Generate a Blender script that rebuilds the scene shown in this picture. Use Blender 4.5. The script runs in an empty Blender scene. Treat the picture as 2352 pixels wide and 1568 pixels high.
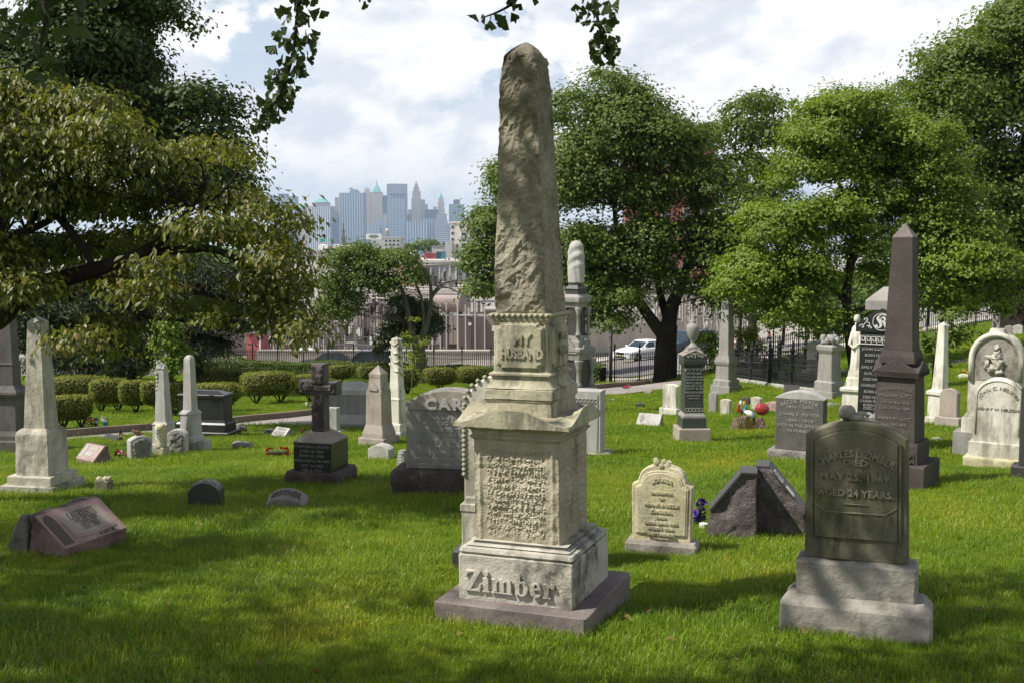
import bpy, bmesh, math, random
import numpy as np
from mathutils import Vector, Matrix, noise

rnd = random.Random(7)
scene = bpy.context.scene
COL = scene.collection
# ------------------------------------------------------------------ camera
FOC, CX, CY, EYE = 2450.0, 1176.0, 784.0, 1.7
PITCH = math.atan((784 - 575) / FOC)
CP, SP = math.cos(PITCH), math.sin(PITCH)
cam_d = bpy.data.cameras.new('camera')
cam_d.sensor_width = 36.0
cam_d.lens = 36.0 * FOC / 2352.0
cam_d.clip_start, cam_d.clip_end = 0.1, 20000.0
cam = bpy.data.objects.new('camera', cam_d)
COL.objects.link(cam)
cam.location = (0, 0, EYE)
cam.rotation_euler = (math.pi / 2 - PITCH, 0, 0)
scene.camera = cam
# ------------------------------------------------------------------ sun, sky, exposure
SUN_AZ, SUN_EL = math.radians(73), math.radians(51)      # azimuth measured from behind the camera towards its left
SUN_DIR = Vector((-math.sin(SUN_AZ) * math.cos(SUN_EL), -math.cos(SUN_AZ) * math.cos(SUN_EL), math.sin(SUN_EL)))
sun_d = bpy.data.lights.new('sun', 'SUN')
sun_d.energy, sun_d.angle, sun_d.color = 5.0, math.radians(0.55), (1.0, 0.955, 0.87)
sun = bpy.data.objects.new('sun', sun_d)
COL.objects.link(sun)
sun.rotation_euler = (-SUN_DIR).to_track_quat('-Z', 'Y').to_euler()
sun.location = (-20, -20, 40)
scene.view_settings.view_transform = 'Standard'
scene.view_settings.look = 'None'
scene.view_settings.gamma = 1.0
scene.view_settings.use_curve_mapping = False
scene.view_settings.exposure = 0.44
cy = scene.cycles
cy.use_denoising = True
cy.max_bounces, cy.diffuse_bounces, cy.glossy_bounces = 6, 3, 2
cy.transmission_bounces, cy.transparent_max_bounces, cy.volume_bounces = 4, 8, 0
cy.caustics_reflective = cy.caustics_refractive = False

world = bpy.data.worlds.new('World')
scene.world = world
world.use_nodes = True


class N:
    """small node-tree writer"""
    def __init__(s, tree):
        s.t = tree
        s.t.nodes.clear()

    def n(s, typ, ins=None, **attrs):
        nd = s.t.nodes.new(typ)
        for k, v in attrs.items():
            setattr(nd, k, v)
        for k, v in (ins or {}).items():
            sock = nd.inputs[k]
            if isinstance(v, bpy.types.NodeSocket):
                s.t.links.new(v, sock)
            elif isinstance(v, (tuple, list)) and len(v) == 3 and sock.type == 'RGBA':
                sock.default_value = (*v, 1.0)
            else:
                sock.default_value = v
        return nd

    def math(s, op, a, b=0.0, c=None, clamp=False):
        i = {0: a, 1: b}
        if c is not None:
            i[2] = c
        return s.n('ShaderNodeMath', i, operation=op, use_clamp=clamp).outputs[0]

    def mix(s, fac, a, b, blend='MIX'):
        nd = s.n('ShaderNodeMix', None, data_type='RGBA', blend_type=blend)
        for k, v in ((0, fac), (6, a), (7, b)):
            if isinstance(v, bpy.types.NodeSocket):
                s.t.links.new(v, nd.inputs[k])
            else:
                nd.inputs[k].default_value = (*v, 1.0) if isinstance(v, (tuple, list)) else v
        return nd.outputs[2]

    def ramp(s, fac, lo, hi):
        return s.n('ShaderNodeMapRange', {0: fac, 1: lo, 2: hi, 3: 0.0, 4: 1.0}, interpolation_type='SMOOTHSTEP').outputs[0]

    def noise(s, vec, scale, detail=4.0, rough=0.55, dist=0.0):
        return s.n('ShaderNodeTexNoise', {'Vector': vec, 'Scale': scale, 'Detail': detail, 'Roughness': rough, 'Distortion': dist}).outputs[0]

    def mapping(s, vec, scale=(1, 1, 1), loc=(0, 0, 0)):
        return s.n('ShaderNodeMapping', {'Vector': vec, 'Scale': scale, 'Location': loc}).outputs[0]


def build_world():
    w = N(world.node_tree)
    tc = w.n('ShaderNodeTexCoord').outputs['Generated']
    sky = w.n('ShaderNodeTexSky', None, sky_type='NISHITA', sun_disc=False)
    sky.sun_elevation = SUN_EL
    sky.sun_rotation = math.atan2(SUN_DIR.x, SUN_DIR.y) % (2 * math.pi)
    sky.altitude, sky.air_density, sky.dust_density, sky.ozone_density = 20, 1.0, 0.6, 1.0
    blue = w.mix(1.0, sky.outputs[0], (0.060, 0.060, 0.063), 'MULTIPLY')
    v = w.mapping(tc, (1.0, 1.0, 1.7), (0.35, 0.1, 0.21))
    big = w.noise(v, 6.0, 10.0, 0.56, 0.1)
    lit = w.noise(w.mapping(tc, (1.0, 1.0, 1.7), (0.362, 0.1, 0.172)), 6.0, 10.0, 0.56, 0.1)
    veil = w.noise(w.mapping(tc, (1, 1, 4.5), (2.2, 0.4, 1.0)), 2.4, 4.0, 0.5, 0.1)
    z = w.n('ShaderNodeSeparateXYZ', {0: tc}).outputs[2]
    high = w.ramp(z, 0.24, 0.7)                                    # broken cloud opens up towards the zenith
    thr = w.math('ADD', 0.40, w.math('MULTIPLY', high, 0.15))
    cover = w.ramp(w.math('SUBTRACT', big, thr), 0.0, 0.055)
    vz = w.math('MULTIPLY', w.ramp(veil, 0.30, 0.62), w.math('SUBTRACT', 0.9, w.math('MULTIPLY', high, 0.7)))
    haze = w.math('MULTIPLY', w.math('SUBTRACT', 1.0, w.ramp(z, 0.0, 0.5)), 0.9)
    base = w.mix(haze, blue, (0.50, 0.60, 0.72))
    base = w.mix(w.math('MULTIPLY', vz, 0.75), base, (0.62, 0.67, 0.74))
    shade = w.ramp(w.math('SUBTRACT', big, lit), -0.10, 0.07)      # tops bright, undersides blue-grey
    white = w.mix(shade, (0.60, 0.64, 0.70), (0.85, 0.845, 0.84))
    white = w.mix(w.math('MULTIPLY', high, 0.5), white, (0.36, 0.38, 0.43))
    low0 = w.math('SUBTRACT', 1.0, w.ramp(z, 0.02, 0.10))          # thinner cloud in the hazy air near the horizon
    cover = w.math('MULTIPLY', cover, w.math('SUBTRACT', 1.0, w.math('MULTIPLY', low0, 0.55)))
    col = w.mix(cover, base, white)
    low = w.ramp(z, -0.06, -0.01)
    col = w.mix(low, (0.30, 0.33, 0.33), col)
    bg = w.n('ShaderNodeBackground', {'Color': col, 'Strength': 1.0})
    out = w.n('ShaderNodeOutputWorld', {'Surface': bg.outputs[0]})


build_world()

# ------------------------------------------------------------------ geometry of the view (photograph measured on a 2352 x 1568 grid)


def ray(px, py):
    x, u = (px - CX) / FOC, (CY - py) / FOC
    return Vector((x, CP + u * SP, -SP + u * CP))


def P(px, py, Y):
    d = ray(px, py)
    t = Y / d.y
    return Vector((d.x * t, Y, EYE + d.z * t))


def zrow(py, Y):
    return P(CX, py, Y).z


def mpp(Y, z):
    """metres per grid pixel at depth Y, height z"""
    return (Y * CP - (z - EYE) * SP) / FOC


def S(t):
    t = np.clip(t, 0.0, 1.0)
    return t * t * (3 - 2 * t)


def g(x, y):
    """height of the ground"""
    yc = np.maximum(y, -40.0)
    ins = -0.01 - 0.09 * yc
    ins = ins - 0.5 * S((yc - 14.3) / 3.5) * S((-x + 0.2) / 2.6)
    out = -1.5 - 0.065 * yc - 0.7 * S((-x - 2) / 6) * S((yc - 61) / 4)
    t = S((yc - 46) / 12)
    h = ins * (1 - t) + out * t
    xr = np.maximum(x - 6.3, 0.0)
    h = h + 0.15 * np.minimum(xr, 30.0) * S((yc - 14) / 15) * (1 - 0.85 * S((yc - 60) / 40))
    far = S((yc - 125) / 220)
    h = h * (1 - far) - 24.0 * far
    h = h + 0.03 * np.sin(x * 0.9 + 1.3) * np.sin(yc * 0.7) * (1 - far)
    return h


def gz(x, y):
    return float(g(np.float64(x), np.float64(y)))


def G(px, py, y0=3.0, y1=140.0):
    """where the ray through a grid pixel meets the ground"""
    d = ray(px, py)
    prev = y0
    y = y0
    while y < y1:
        p = d * (y / d.y)
        if EYE + p.z < gz(p.x, y):
            a, b = prev, y
            for _ in range(24):
                m = (a + b) / 2
                p = d * (m / d.y)
                if EYE + p.z < gz(p.x, m):
                    b = m
                else:
                    a = m
            p = d * (b / d.y)
            return Vector((p.x, b, gz(p.x, b)))
        prev = y
        y += 0.1 if y < 30 else 0.4
    p = d * (y1 / d.y)
    return Vector((p.x, y1, gz(p.x, y1)))


# ------------------------------------------------------------------ meshes
class MB:
    def __init__(s):
        s.v, s.f = [], []

    def add(s, vs, fs):
        o = len(s.v)
        s.v += [tuple(v) for v in vs]
        s.f += [tuple(i + o for i in f) for f in fs]
        return s

    def loft(s, rings, cap0=True, cap1=True, close=True):
        n = len(rings[0])
        vs = [p for r in rings for p in r]
        fs = []
        for k in range(len(rings) - 1):
            for i in range(n if close else n - 1):
                j = (i + 1) % n
                fs.append((k * n + i, k * n + j, (k + 1) * n + j, (k + 1) * n + i))
        if cap0:
            fs.append(tuple(range(n - 1, -1, -1)))
        if cap1:
            fs.append(tuple((len(rings) - 1) * n + i for i in range(n)))
        return s.add(vs, fs)

    def sq(s, secs, ch=0.012):
        rings = []
        for q in secs:
            z, hx = q[0], q[1]
            hy = q[2] if len(q) > 2 else hx
            ox = q[3] if len(q) > 3 else 0
            oy = q[4] if len(q) > 4 else 0
            c = min(ch, hx * 0.4, hy * 0.4)
            rings.append([(ox - hx + c, oy - hy, z), (ox + hx - c, oy - hy, z), (ox + hx, oy - hy + c, z), (ox + hx, oy + hy - c, z),
                          (ox + hx - c, oy + hy, z), (ox - hx + c, oy + hy, z), (ox - hx, oy + hy - c, z), (ox - hx, oy - hy + c, z)])
        return s.loft(rings)

    def box(s, x0, x1, y0, y1, z0, z1, b=0.0):
        hx, hy, ox, oy = (x1 - x0) / 2, (y1 - y0) / 2, (x0 + x1) / 2, (y0 + y1) / 2
        if b <= 0:
            return s.add([(x0, y0, z0), (x1, y0, z0), (x1, y1, z0), (x0, y1, z0), (x0, y0, z1), (x1, y0, z1), (x1, y1, z1), (x0, y1, z1)],
                         [(3, 2, 1, 0), (4, 5, 6, 7), (0, 1, 5, 4), (1, 2, 6, 5), (2, 3, 7, 6), (3, 0, 4, 7)])
        return s.sq([(z0, hx, hy, ox, oy), (z1 - b, hx, hy, ox, oy), (z1, hx - b, hy - b, ox, oy)], b)

    def ext(s, outline, a, b, bev=0.008, axis='y'):
        """extrude a counter-clockwise outline; axis y: outline is (x, z); axis x: outline is (y, z)"""
        pts = [Vector(p) for p in outline]
        n = len(pts)
        ins = []
        for i in range(n):
            d0 = (pts[i] - pts[i - 1]).normalized()
            d1 = (pts[(i + 1) % n] - pts[i]).normalized()
            m = Vector((-d0.y - d1.y, d0.x + d1.x))
            if m.length < 1e-6:
                m = Vector((-d0.y, d0.x))
            m.normalize()
            k = max(0.35, m.dot(Vector((-d0.y, d0.x))))
            ins.append(pts[i] + m * (bev / k))
        mk = (lambda p, y: (p.x, y, p.y)) if axis == 'y' else (lambda p, y: (y, p.x, p.y))
        if bev > 0:
            rings = [[mk(p, a) for p in ins], [mk(p, a + bev) for p in pts], [mk(p, b - bev) for p in pts], [mk(p, b) for p in ins]]
        else:
            rings = [[mk(p, a) for p in pts], [mk(p, b) for p in pts]]
        return s.loft(rings)

    def tube(s, pts, rad, n=8, cap=True):
        pts = [Vector(p) for p in pts]
        if not isinstance(rad, (list, tuple)):
            rad = [rad] * len(pts)
        rings = []
        u = None
        for i, p in enumerate(pts):
            t = (pts[min(i + 1, len(pts) - 1)] - pts[max(i - 1, 0)])
            t = t.normalized() if t.length > 1e-9 else Vector((0, 0, 1))
            if u is None:
                u = t.orthogonal().normalized()
            u = (u - t * u.dot(t))
            u = u.normalized() if u.length > 1e-6 else t.orthogonal().normalized()
            w = t.cross(u)
            rings.append([p + (u * math.cos(2 * math.pi * k / n) + w * math.sin(2 * math.pi * k / n)) * rad[i] for k in range(n)])
        return s.loft(rings, cap, cap)

    def lathe(s, prof, n=16, c=(0, 0, 0), sy=1.0):
        rings = [[(c[0] + r * math.cos(2 * math.pi * k / n), c[1] + sy * r * math.sin(2 * math.pi * k / n), c[2] + z) for k in range(n)] for r, z in prof]
        return s.loft(rings)

    def blob(s, c, r, amp=0.0, n=10, m=7, seed=0.0, freq=3.0):
        rx, ry, rz = r if isinstance(r, (tuple, list)) else (r, r, r)
        rings = []
        for i in range(m + 1):
            th = math.pi * (0.02 + 0.96 * i / m)
            ring = []
            for k in range(n):
                ph = 2 * math.pi * k / n
                d = Vector((math.sin(th) * math.cos(ph), math.sin(th) * math.sin(ph), -math.cos(th)))
                q = 1 + (amp * noise.noise(d * freq + Vector((seed, seed * 1.7, 0))) if amp else 0)
                ring.append((c[0] + d.x * rx * q, c[1] + d.y * ry * q, c[2] + d.z * rz * q))
            rings.append(ring)
        return s.loft(rings)

    def mesh(s, name, mat=None, smooth=False, fix=True):
        me = bpy.data.meshes.new(name)
        me.from_pydata(s.v, [], s.f)
        if fix:
            bm = bmesh.new()
            bm.from_mesh(me)
            bmesh.ops.recalc_face_normals(bm, faces=bm.faces)
            bm.to_mesh(me)
            bm.free()
        if mat:
            me.materials.append(mat)
        if smooth:
            me.polygons.foreach_set('use_smooth', [True] * len(me.polygons))
        return me

    def build(s, name, mat, parent=None, smooth=False, fix=True):
        return link(name, s.mesh(name, mat, smooth, fix), parent)


def link(name, me, parent=None):
    o = bpy.data.objects.new(name, me)
    COL.objects.link(o)
    if parent:
        o.parent = parent
    return o


def tag(o, label=None, cat=None, group=None, kind=None):
    if label:
        o['label'] = label
    if cat:
        o['category'] = cat
    if group:
        o['group'] = group
    if kind:
        o['kind'] = kind
    return o


def thing(name, label, cat, loc=(0, 0, 0), rz=0.0, group=None, tilt=(0, 0)):
    o = bpy.data.objects.new(name, None)
    o.empty_display_size = 0.1
    COL.objects.link(o)
    o.location = loc
    o.rotation_euler = (tilt[0], tilt[1], rz)
    return tag(o, label, cat, group)


def rough(o, maxlen, amp, scale, seed=0.0, it=5, zlo=None, mask=None, smooth=True):
    """split long edges and push vertices about, for broken or weathered stone"""
    me = o.data
    bm = bmesh.new()
    bm.from_mesh(me)
    bmesh.ops.triangulate(bm, faces=[f for f in bm.faces if len(f.verts) > 4])
    for _ in range(it):
        es = [e for e in bm.edges if e.calc_length() > maxlen]
        if not es:
            break
        bmesh.ops.subdivide_edges(bm, edges=es, cuts=1, use_grid_fill=True)
    bm.normal_update()
    off = Vector((seed * 3.1, seed * 7.7, seed * 1.3))
    mv = []
    for v in bm.verts:
        k = mask(v.co) if mask else 1.0
        if k <= 0:
            continue
        p = v.co * scale + off
        d = noise.fractal(p, 0.9, 2.1, 4) + 0.5 * noise.noise(p * 0.37)
        mv.append((v, v.normal * (d * amp * k)))
    for v, d in mv:
        v.co += d
    bm.to_mesh(me)
    bm.free()
    if smooth:
        me.polygons.foreach_set('use_smooth', [True] * len(me.polygons))
    return o


def text_mesh(body, size, extrude, mat, spacing=1.0, line=1.0, bevel=0.0, bold=0.0):
    cu = bpy.data.curves.new('inscription', 'FONT')
    cu.body = body
    cu.size = size
    cu.extrude = extrude
    cu.align_x = 'CENTER'
    cu.space_character = spacing
    cu.space_line = line
    cu.resolution_u = 2
    cu.offset = bold
    if bevel:
        cu.bevel_depth = bevel
        cu.bevel_resolution = 1
    ob = bpy.data.objects.new('inscription', cu)
    COL.objects.link(ob)
    dg = bpy.context.evaluated_depsgraph_get()
    me = bpy.data.meshes.new_from_object(ob.evaluated_get(dg))
    bpy.data.objects.remove(ob)
    bpy.data.curves.remove(cu)
    me.materials.clear()
    me.materials.append(mat)
    return me


def lettering(parent, body, size, loc, mat, extrude=0.004, R=None, M=None, width=None, name='inscription', spacing=1.0, line=1.0, bevel=0.0, bold=0.0, slope=0.0, up=0.0):
    """raised letters on an upright face that looks along -y; R bends the line of text over an arch; M turns it onto another face"""
    me = text_mesh(body, size, extrude, mat, spacing, line, bevel, bold)
    co = np.empty(len(me.vertices) * 3, dtype=np.float32)
    me.vertices.foreach_get('co', co)
    co = co.reshape(-1, 3)
    if len(co) == 0:
        return None
    k = 1.0
    if width:
        k = width / max(1e-6, co[:, 0].max() - co[:, 0].min())
    u, v, w = co[:, 0] * k, co[:, 1].copy(), co[:, 2]
    if R:
        a = u / R
        u, v = (R + v) * np.sin(a), (R + v) * np.cos(a) - R
    out = np.stack([loc[0] + u, loc[1] - w, loc[2] + v], 1)
    if slope:                                       # lean back from the upright by an angle
        c, s_ = math.cos(slope), math.sin(slope)
        out = np.stack([loc[0] + u, loc[1] + v * s_ - w * c, loc[2] + v * c + w * s_], 1)
    if M is not None:
        R3 = np.array(M.to_3x3())
        out = out @ R3.T
    me.vertices.foreach_set('co', out.astype(np.float32).ravel())
    me.update()
    return link(name, me, parent)


RIGHT = Matrix.Rotation(math.radians(90), 4, 'Z')   # turns a front (-y) face onto the right (+x) face


def copy_tree(o, parent=None):
    c = o.copy()
    COL.objects.link(c)
    if parent:
        c.parent = parent
    for ch in o.children:
        copy_tree(ch, c)
    return c
# ------------------------------------------------------------------ materials
def new_mat(name):
    m = bpy.data.materials.new(name)
    m.use_nodes = True
    return m, N(m.node_tree)


def finish(w, col, rough=0.8, bump=None, bstr=0.3, bdist=0.01, spec=0.3, metal=0.0, coat=0.0):
    b = w.n('ShaderNodeBsdfPrincipled', {'Base Color': col, 'Roughness': rough, 'Specular IOR Level': spec, 'Metallic': metal, 'Coat Weight': coat})
    if bump is not None:
        bp = w.n('ShaderNodeBump', {'Height': bump, 'Strength': bstr, 'Distance': bdist})
        w.t.links.new(bp.outputs[0], b.inputs['Normal'])
    w.n('ShaderNodeOutputMaterial', {'Surface': b.outputs[0]})
    return b


def stone(name, c, alt=None, stain=None, stain_amt=0.5, streak=True, lichen=None, lichen_amt=0.5, speck=0.0, rough=0.85, bump=0.35, bscale=60.0, big=0.0, spec=0.25, seed=0.0, sscale=2.2, low=None):
    """weathered stone: two tones, dark run-off stains, lichen, granite speckle, pitted relief"""
    m, w = new_mat(name)
    tc = w.n('ShaderNodeTexCoord').outputs['Object']
    v = w.mapping(tc, (1, 1, 1), (seed, seed * 0.7, seed * 1.3))
    n1 = w.noise(v, 3.0, 6.0, 0.6)
    alt = alt or tuple(x * 0.72 for x in c)
    col = w.mix(w.ramp(n1, 0.35, 0.65), c, alt)
    if speck:
        sp = w.noise(v, 190.0, 2.0, 0.6)
        sp2 = w.noise(v, 75.0, 2.0, 0.6)
        k = w.math('ADD', w.math('MULTIPLY', w.math('SUBTRACT', sp, 0.5), 2.2 * speck), w.math('ADD', 1.0, w.math('MULTIPLY', w.math('SUBTRACT', sp2, 0.5), 1.6 * speck)))
        kc = w.n('ShaderNodeCombineColor', {0: k, 1: k, 2: k}).outputs[0]
        col = w.mix(1.0, col, kc, 'MULTIPLY')
    if lichen:
        ln = w.noise(w.mapping(tc, (1, 1, 0.7), (seed + 4, 2, seed)), 5.0, 8.0, 0.68)
        col = w.mix(w.math('MULTIPLY', w.ramp(ln, 0.48, 0.68), lichen_amt), col, lichen)
    if stain:
        sv = w.mapping(tc, (1, 1, 0.28 if streak else 1.0), (seed * 2, 5, seed))
        sn = w.noise(sv, sscale, 9.0, 0.66)
        sn2 = w.noise(sv, sscale * 4.2, 6.0, 0.7)
        s_ = w.math('ADD', w.math('MULTIPLY', sn, 0.7), w.math('MULTIPLY', sn2, 0.3))
        col = w.mix(w.math('MULTIPLY', w.ramp(s_, 0.47, 0.60), stain_amt), col, stain)
    h = w.math('ADD', w.noise(v, bscale, 6.0, 0.7), w.math('MULTIPLY', w.noise(v, bscale * 0.18, 6.0, 0.65), 2.2))
    if big:
        h = w.math('ADD', h, w.math('MULTIPLY', w.noise(v, 9.0, 8.0, 0.7), big))
    finish(w, col, rough, h, bump, 0.012, spec)
    return m


def plain(name, c, rough=0.6, spec=0.4, metal=0.0, var=0.25, scale=8.0, bump=0.1, coat=0.0, grime=None):
    m, w = new_mat(name)
    tc = w.n('ShaderNodeTexCoord').outputs['Object']
    n1 = w.noise(tc, scale, 6.0, 0.6)
    k = w.math('ADD', 1.0 - var / 2, w.math('MULTIPLY', n1, var))
    kc = w.n('ShaderNodeCombineColor', {0: k, 1: k, 2: k}).outputs[0]
    col = w.mix(1.0, c, kc, 'MULTIPLY')
    if grime:
        n2 = w.noise(w.mapping(tc, (1, 1, 0.3)), scale * 0.4, 7.0, 0.65)
        col = w.mix(w.math('MULTIPLY', w.ramp(n2, 0.45, 0.7), 0.5), col, grime)
    finish(w, col, rough, w.noise(tc, scale * 6, 4.0, 0.6) if bump else None, bump, 0.01, spec, metal, coat)
    return m


def leafmat(name, c1, c2, c3=None, trans=0.35, rough=0.5, spec=0.35, patch=False):
    """leaf colour from the tint stored on each leaf, light shining through the blade"""
    m, w = new_mat(name)
    t = w.n('ShaderNodeAttribute', None, attribute_name='tint').outputs['Fac']
    col = w.mix(w.ramp(t, 0.0, 0.75), c1, c2)
    if c3:
        col = w.mix(w.ramp(t, 0.72, 1.0), col, c3)
    if patch:                                                      # each tuft's own shade: lush, plain or parched
        q = w.n('ShaderNodeAttribute', None, attribute_name='patch', attribute_type='INSTANCER').outputs['Fac']
        col = w.mix(w.ramp(q, 0.55, 1.0), col, w.mix(1.0, col, (1.75, 1.22, 2.0), 'MULTIPLY'))
        col = w.mix(w.ramp(q, 0.5, 0.0), col, w.mix(1.0, col, (0.55, 0.70, 0.8), 'MULTIPLY'))
    b = w.n('ShaderNodeBsdfPrincipled', {'Base Color': col, 'Roughness': rough, 'Specular IOR Level': spec})
    tcol = w.mix(1.0, col, (1.5, 1.6, 0.6), 'MULTIPLY')
    tr = w.n('ShaderNodeBsdfTranslucent', {'Color': tcol})
    mx = w.n('ShaderNodeMixShader', {0: trans, 1: b.outputs[0], 2: tr.outputs[0]})
    w.n('ShaderNodeOutputMaterial', {'Surface': mx.outputs[0]})
    return m


def barkmat(name, c, alt):
    m, w = new_mat(name)
    tc = w.n('ShaderNodeTexCoord').outputs['Object']
    n1 = w.noise(w.mapping(tc, (9, 9, 1.6)), 2.0, 8.0, 0.7)
    n2 = w.noise(tc, 1.3, 4.0, 0.6)
    col = w.mix(w.ramp(n1, 0.35, 0.65), c, alt)
    col = w.mix(w.math('MULTIPLY', w.ramp(n2, 0.45, 0.7), 0.4), col, (0.09, 0.10, 0.06))
    finish(w, col, 0.9, n1, 0.7, 0.04, 0.15)
    return m


def facade(name, wall, glass, bay=3.0, floor=3.8, wx=0.5, wz=0.55, mode='grid', seed=0.0, rough=0.6, tone=0.12):
    """far facade: window bays and floors too small in the picture to tell apart"""
    m, w = new_mat(name)
    tc = w.n('ShaderNodeTexCoord').outputs['Object']
    x, y, z = w.n('ShaderNodeSeparateXYZ', {0: tc}).outputs[:3]
    h = w.math('ADD', x, y)
    fx = w.math('FRACT', w.math('DIVIDE', w.math('ADD', h, 4000.0), bay))
    fz = w.math('FRACT', w.math('DIVIDE', w.math('ADD', z, 4000.0), floor))
    ax = w.math('LESS_THAN', fx, wx)
    az = w.math('LESS_THAN', fz, wz)
    k = {'grid': lambda: w.math('MULTIPLY', ax, az), 'vert': lambda: ax, 'horiz': lambda: az}[mode]()
    n1 = w.noise(w.mapping(tc, (0.02, 0.02, 0.015), (seed, 0, seed)), 1.0, 4.0, 0.6)
    col = w.mix(k, wall, glass)
    kk = w.math('ADD', 1 - tone, w.math('MULTIPLY', n1, 2 * tone))
    col = w.mix(1.0, col, w.n('ShaderNodeCombineColor', {0: kk, 1: kk, 2: kk}).outputs[0], 'MULTIPLY')
    finish(w, col, rough, None, spec=0.3)
    return m


M_ = {}
M_['marble'] = stone('weathered_white_marble', (0.60, 0.57, 0.48), (0.46, 0.43, 0.35), (0.11, 0.095, 0.068), 0.6, True, (0.42, 0.38, 0.22), 0.35, bump=0.45, big=1.5)
M_['marble_base'] = stone('streaked_marble', (0.52, 0.49, 0.42), (0.41, 0.385, 0.33), (0.05, 0.043, 0.036), 0.85, False, (0.40, 0.36, 0.24), 0.3, bump=0.5, big=2.5, seed=3.0, sscale=1.6)
M_['marble_moss'] = stone('greenish_marble', (0.47, 0.43, 0.32), (0.36, 0.33, 0.235), (0.10, 0.092, 0.066), 0.68, True, (0.27, 0.26, 0.14), 0.6, bump=0.4, big=0.8, seed=5.0, sscale=6.0)
M_['die'] = stone('eroded_marble', (0.46, 0.41, 0.31), (0.36, 0.315, 0.23), (0.10, 0.085, 0.062), 0.62, True, (0.36, 0.33, 0.22), 0.4, bump=0.7, big=2.0, seed=8.0, bscale=45)
M_['shaft'] = stone('rough_hewn_stone', (0.37, 0.335, 0.26), (0.28, 0.25, 0.185), (0.09, 0.073, 0.05), 0.55, False, (0.26, 0.25, 0.12), 0.5, bump=1.0, big=3.5, bscale=38, seed=2.0, sscale=1.4)
M_['cream'] = stone('yellowed_marble', (0.56, 0.51, 0.36), (0.46, 0.41, 0.26), (0.17, 0.15, 0.09), 0.55, True, (0.46, 0.42, 0.18), 0.5, bump=0.45, big=1.4, seed=11.0, sscale=3.5)
M_['white'] = stone('pale_marble', (0.68, 0.65, 0.57), (0.56, 0.53, 0.45), (0.17, 0.15, 0.11), 0.75, True, (0.48, 0.45, 0.33), 0.4, bump=0.35, seed=13.0)
M_['moss'] = stone('dark_mossy_marble', (0.19, 0.175, 0.118), (0.12, 0.113, 0.075), (0.04, 0.04, 0.026), 0.8, True, (0.12, 0.13, 0.05), 0.6, bump=0.4, big=1.2, seed=17.0, sscale=3.0)
M_['moss_lt'] = stone('worn_mossy_letters', (0.27, 0.25, 0.18), (0.21, 0.195, 0.135), (0.08, 0.078, 0.05), 0.5, True, bump=0.3, seed=17.5)
M_['graybase'] = stone('grey_marble', (0.33, 0.305, 0.265), (0.25, 0.23, 0.20), (0.085, 0.072, 0.058), 0.65, False, (0.24, 0.24, 0.17), 0.3, bump=0.5, big=2.0, seed=19.0)
M_['granite'] = stone('grey_granite', (0.30, 0.285, 0.265), (0.25, 0.235, 0.215), (0.12, 0.11, 0.10), 0.4, True, speck=0.5, bump=0.2, bscale=120)
M_['granite_lt'] = stone('light_granite', (0.45, 0.44, 0.41), (0.39, 0.375, 0.345), (0.2, 0.18, 0.16), 0.35, True, speck=0.4, bump=0.2, bscale=120, seed=4.0)
M_['granite_tan'] = stone('tan_granite', (0.36, 0.31, 0.265), (0.30, 0.255, 0.215), (0.14, 0.115, 0.095), 0.45, True, speck=0.4, bump=0.25, bscale=110, seed=6.0)
M_['granite_base'] = stone('mauve_granite', (0.215, 0.18, 0.165), (0.17, 0.14, 0.13), (0.08, 0.065, 0.06), 0.45, False, speck=0.55, bump=0.3, bscale=110, seed=7.0)
M_['granite_brown'] = stone('brown_granite', (0.080, 0.066, 0.058), (0.060, 0.050, 0.045), (0.05, 0.04, 0.036), 0.55, True, speck=0.55, bump=0.25, bscale=110, seed=9.0)
M_['granite_dkgrey'] = stone('dark_grey_granite', (0.135, 0.125, 0.115), (0.105, 0.098, 0.09), (0.055, 0.05, 0.045), 0.45, True, speck=0.5, bump=0.25, bscale=110, seed=9.5)
M_['granite_pink'] = stone('pink_granite', (0.36, 0.25, 0.225), (0.30, 0.205, 0.18), None, speck=0.5, bump=0.12, bscale=140, rough=0.5, seed=10.0)
M_['pink_rock'] = stone('broken_pink_granite', (0.25, 0.17, 0.15), (0.17, 0.115, 0.105), (0.05, 0.038, 0.035), 0.5, False, speck=0.7, bump=0.9, big=3, seed=10.5)
M_['green_rock'] = stone('broken_grey_granite', (0.19, 0.19, 0.17), (0.12, 0.125, 0.11), (0.045, 0.045, 0.04), 0.5, False, speck=0.7, bump=0.9, big=3, seed=12.0)
M_['dark'] = stone('dark_granite', (0.055, 0.052, 0.05), (0.042, 0.04, 0.04), None, speck=0.4, rough=0.38, bump=0.08, bscale=150, spec=0.5, seed=14.0)
M_['black'] = stone('polished_black_granite', (0.028, 0.027, 0.028), (0.02, 0.02, 0.021), None, speck=0.3, rough=0.3, bump=0.05, spec=0.5, seed=15.0)
M_['green_dark'] = stone('dark_green_granite', (0.052, 0.06, 0.052), (0.04, 0.047, 0.04), None, speck=0.4, rough=0.42, bump=0.08, spec=0.45, seed=16.0)
M_['rock_dark'] = stone('broken_black_granite', (0.15, 0.128, 0.12), (0.085, 0.07, 0.066), (0.03, 0.026, 0.025), 0.5, False, speck=0.9, bump=1.0, big=3.5, seed=18.0, rough=0.75)
M_['rock_brown'] = stone('broken_brown_granite', (0.13, 0.105, 0.098), (0.085, 0.068, 0.062), (0.04, 0.033, 0.03), 0.5, False, speck=0.8, bump=1.0, big=3.5, seed=20.0)
M_['rock_gray'] = stone('broken_light_granite', (0.30, 0.285, 0.26), (0.22, 0.205, 0.185), (0.09, 0.085, 0.075), 0.5, False, speck=0.6, bump=1.0, big=3, seed=21.0)
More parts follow.
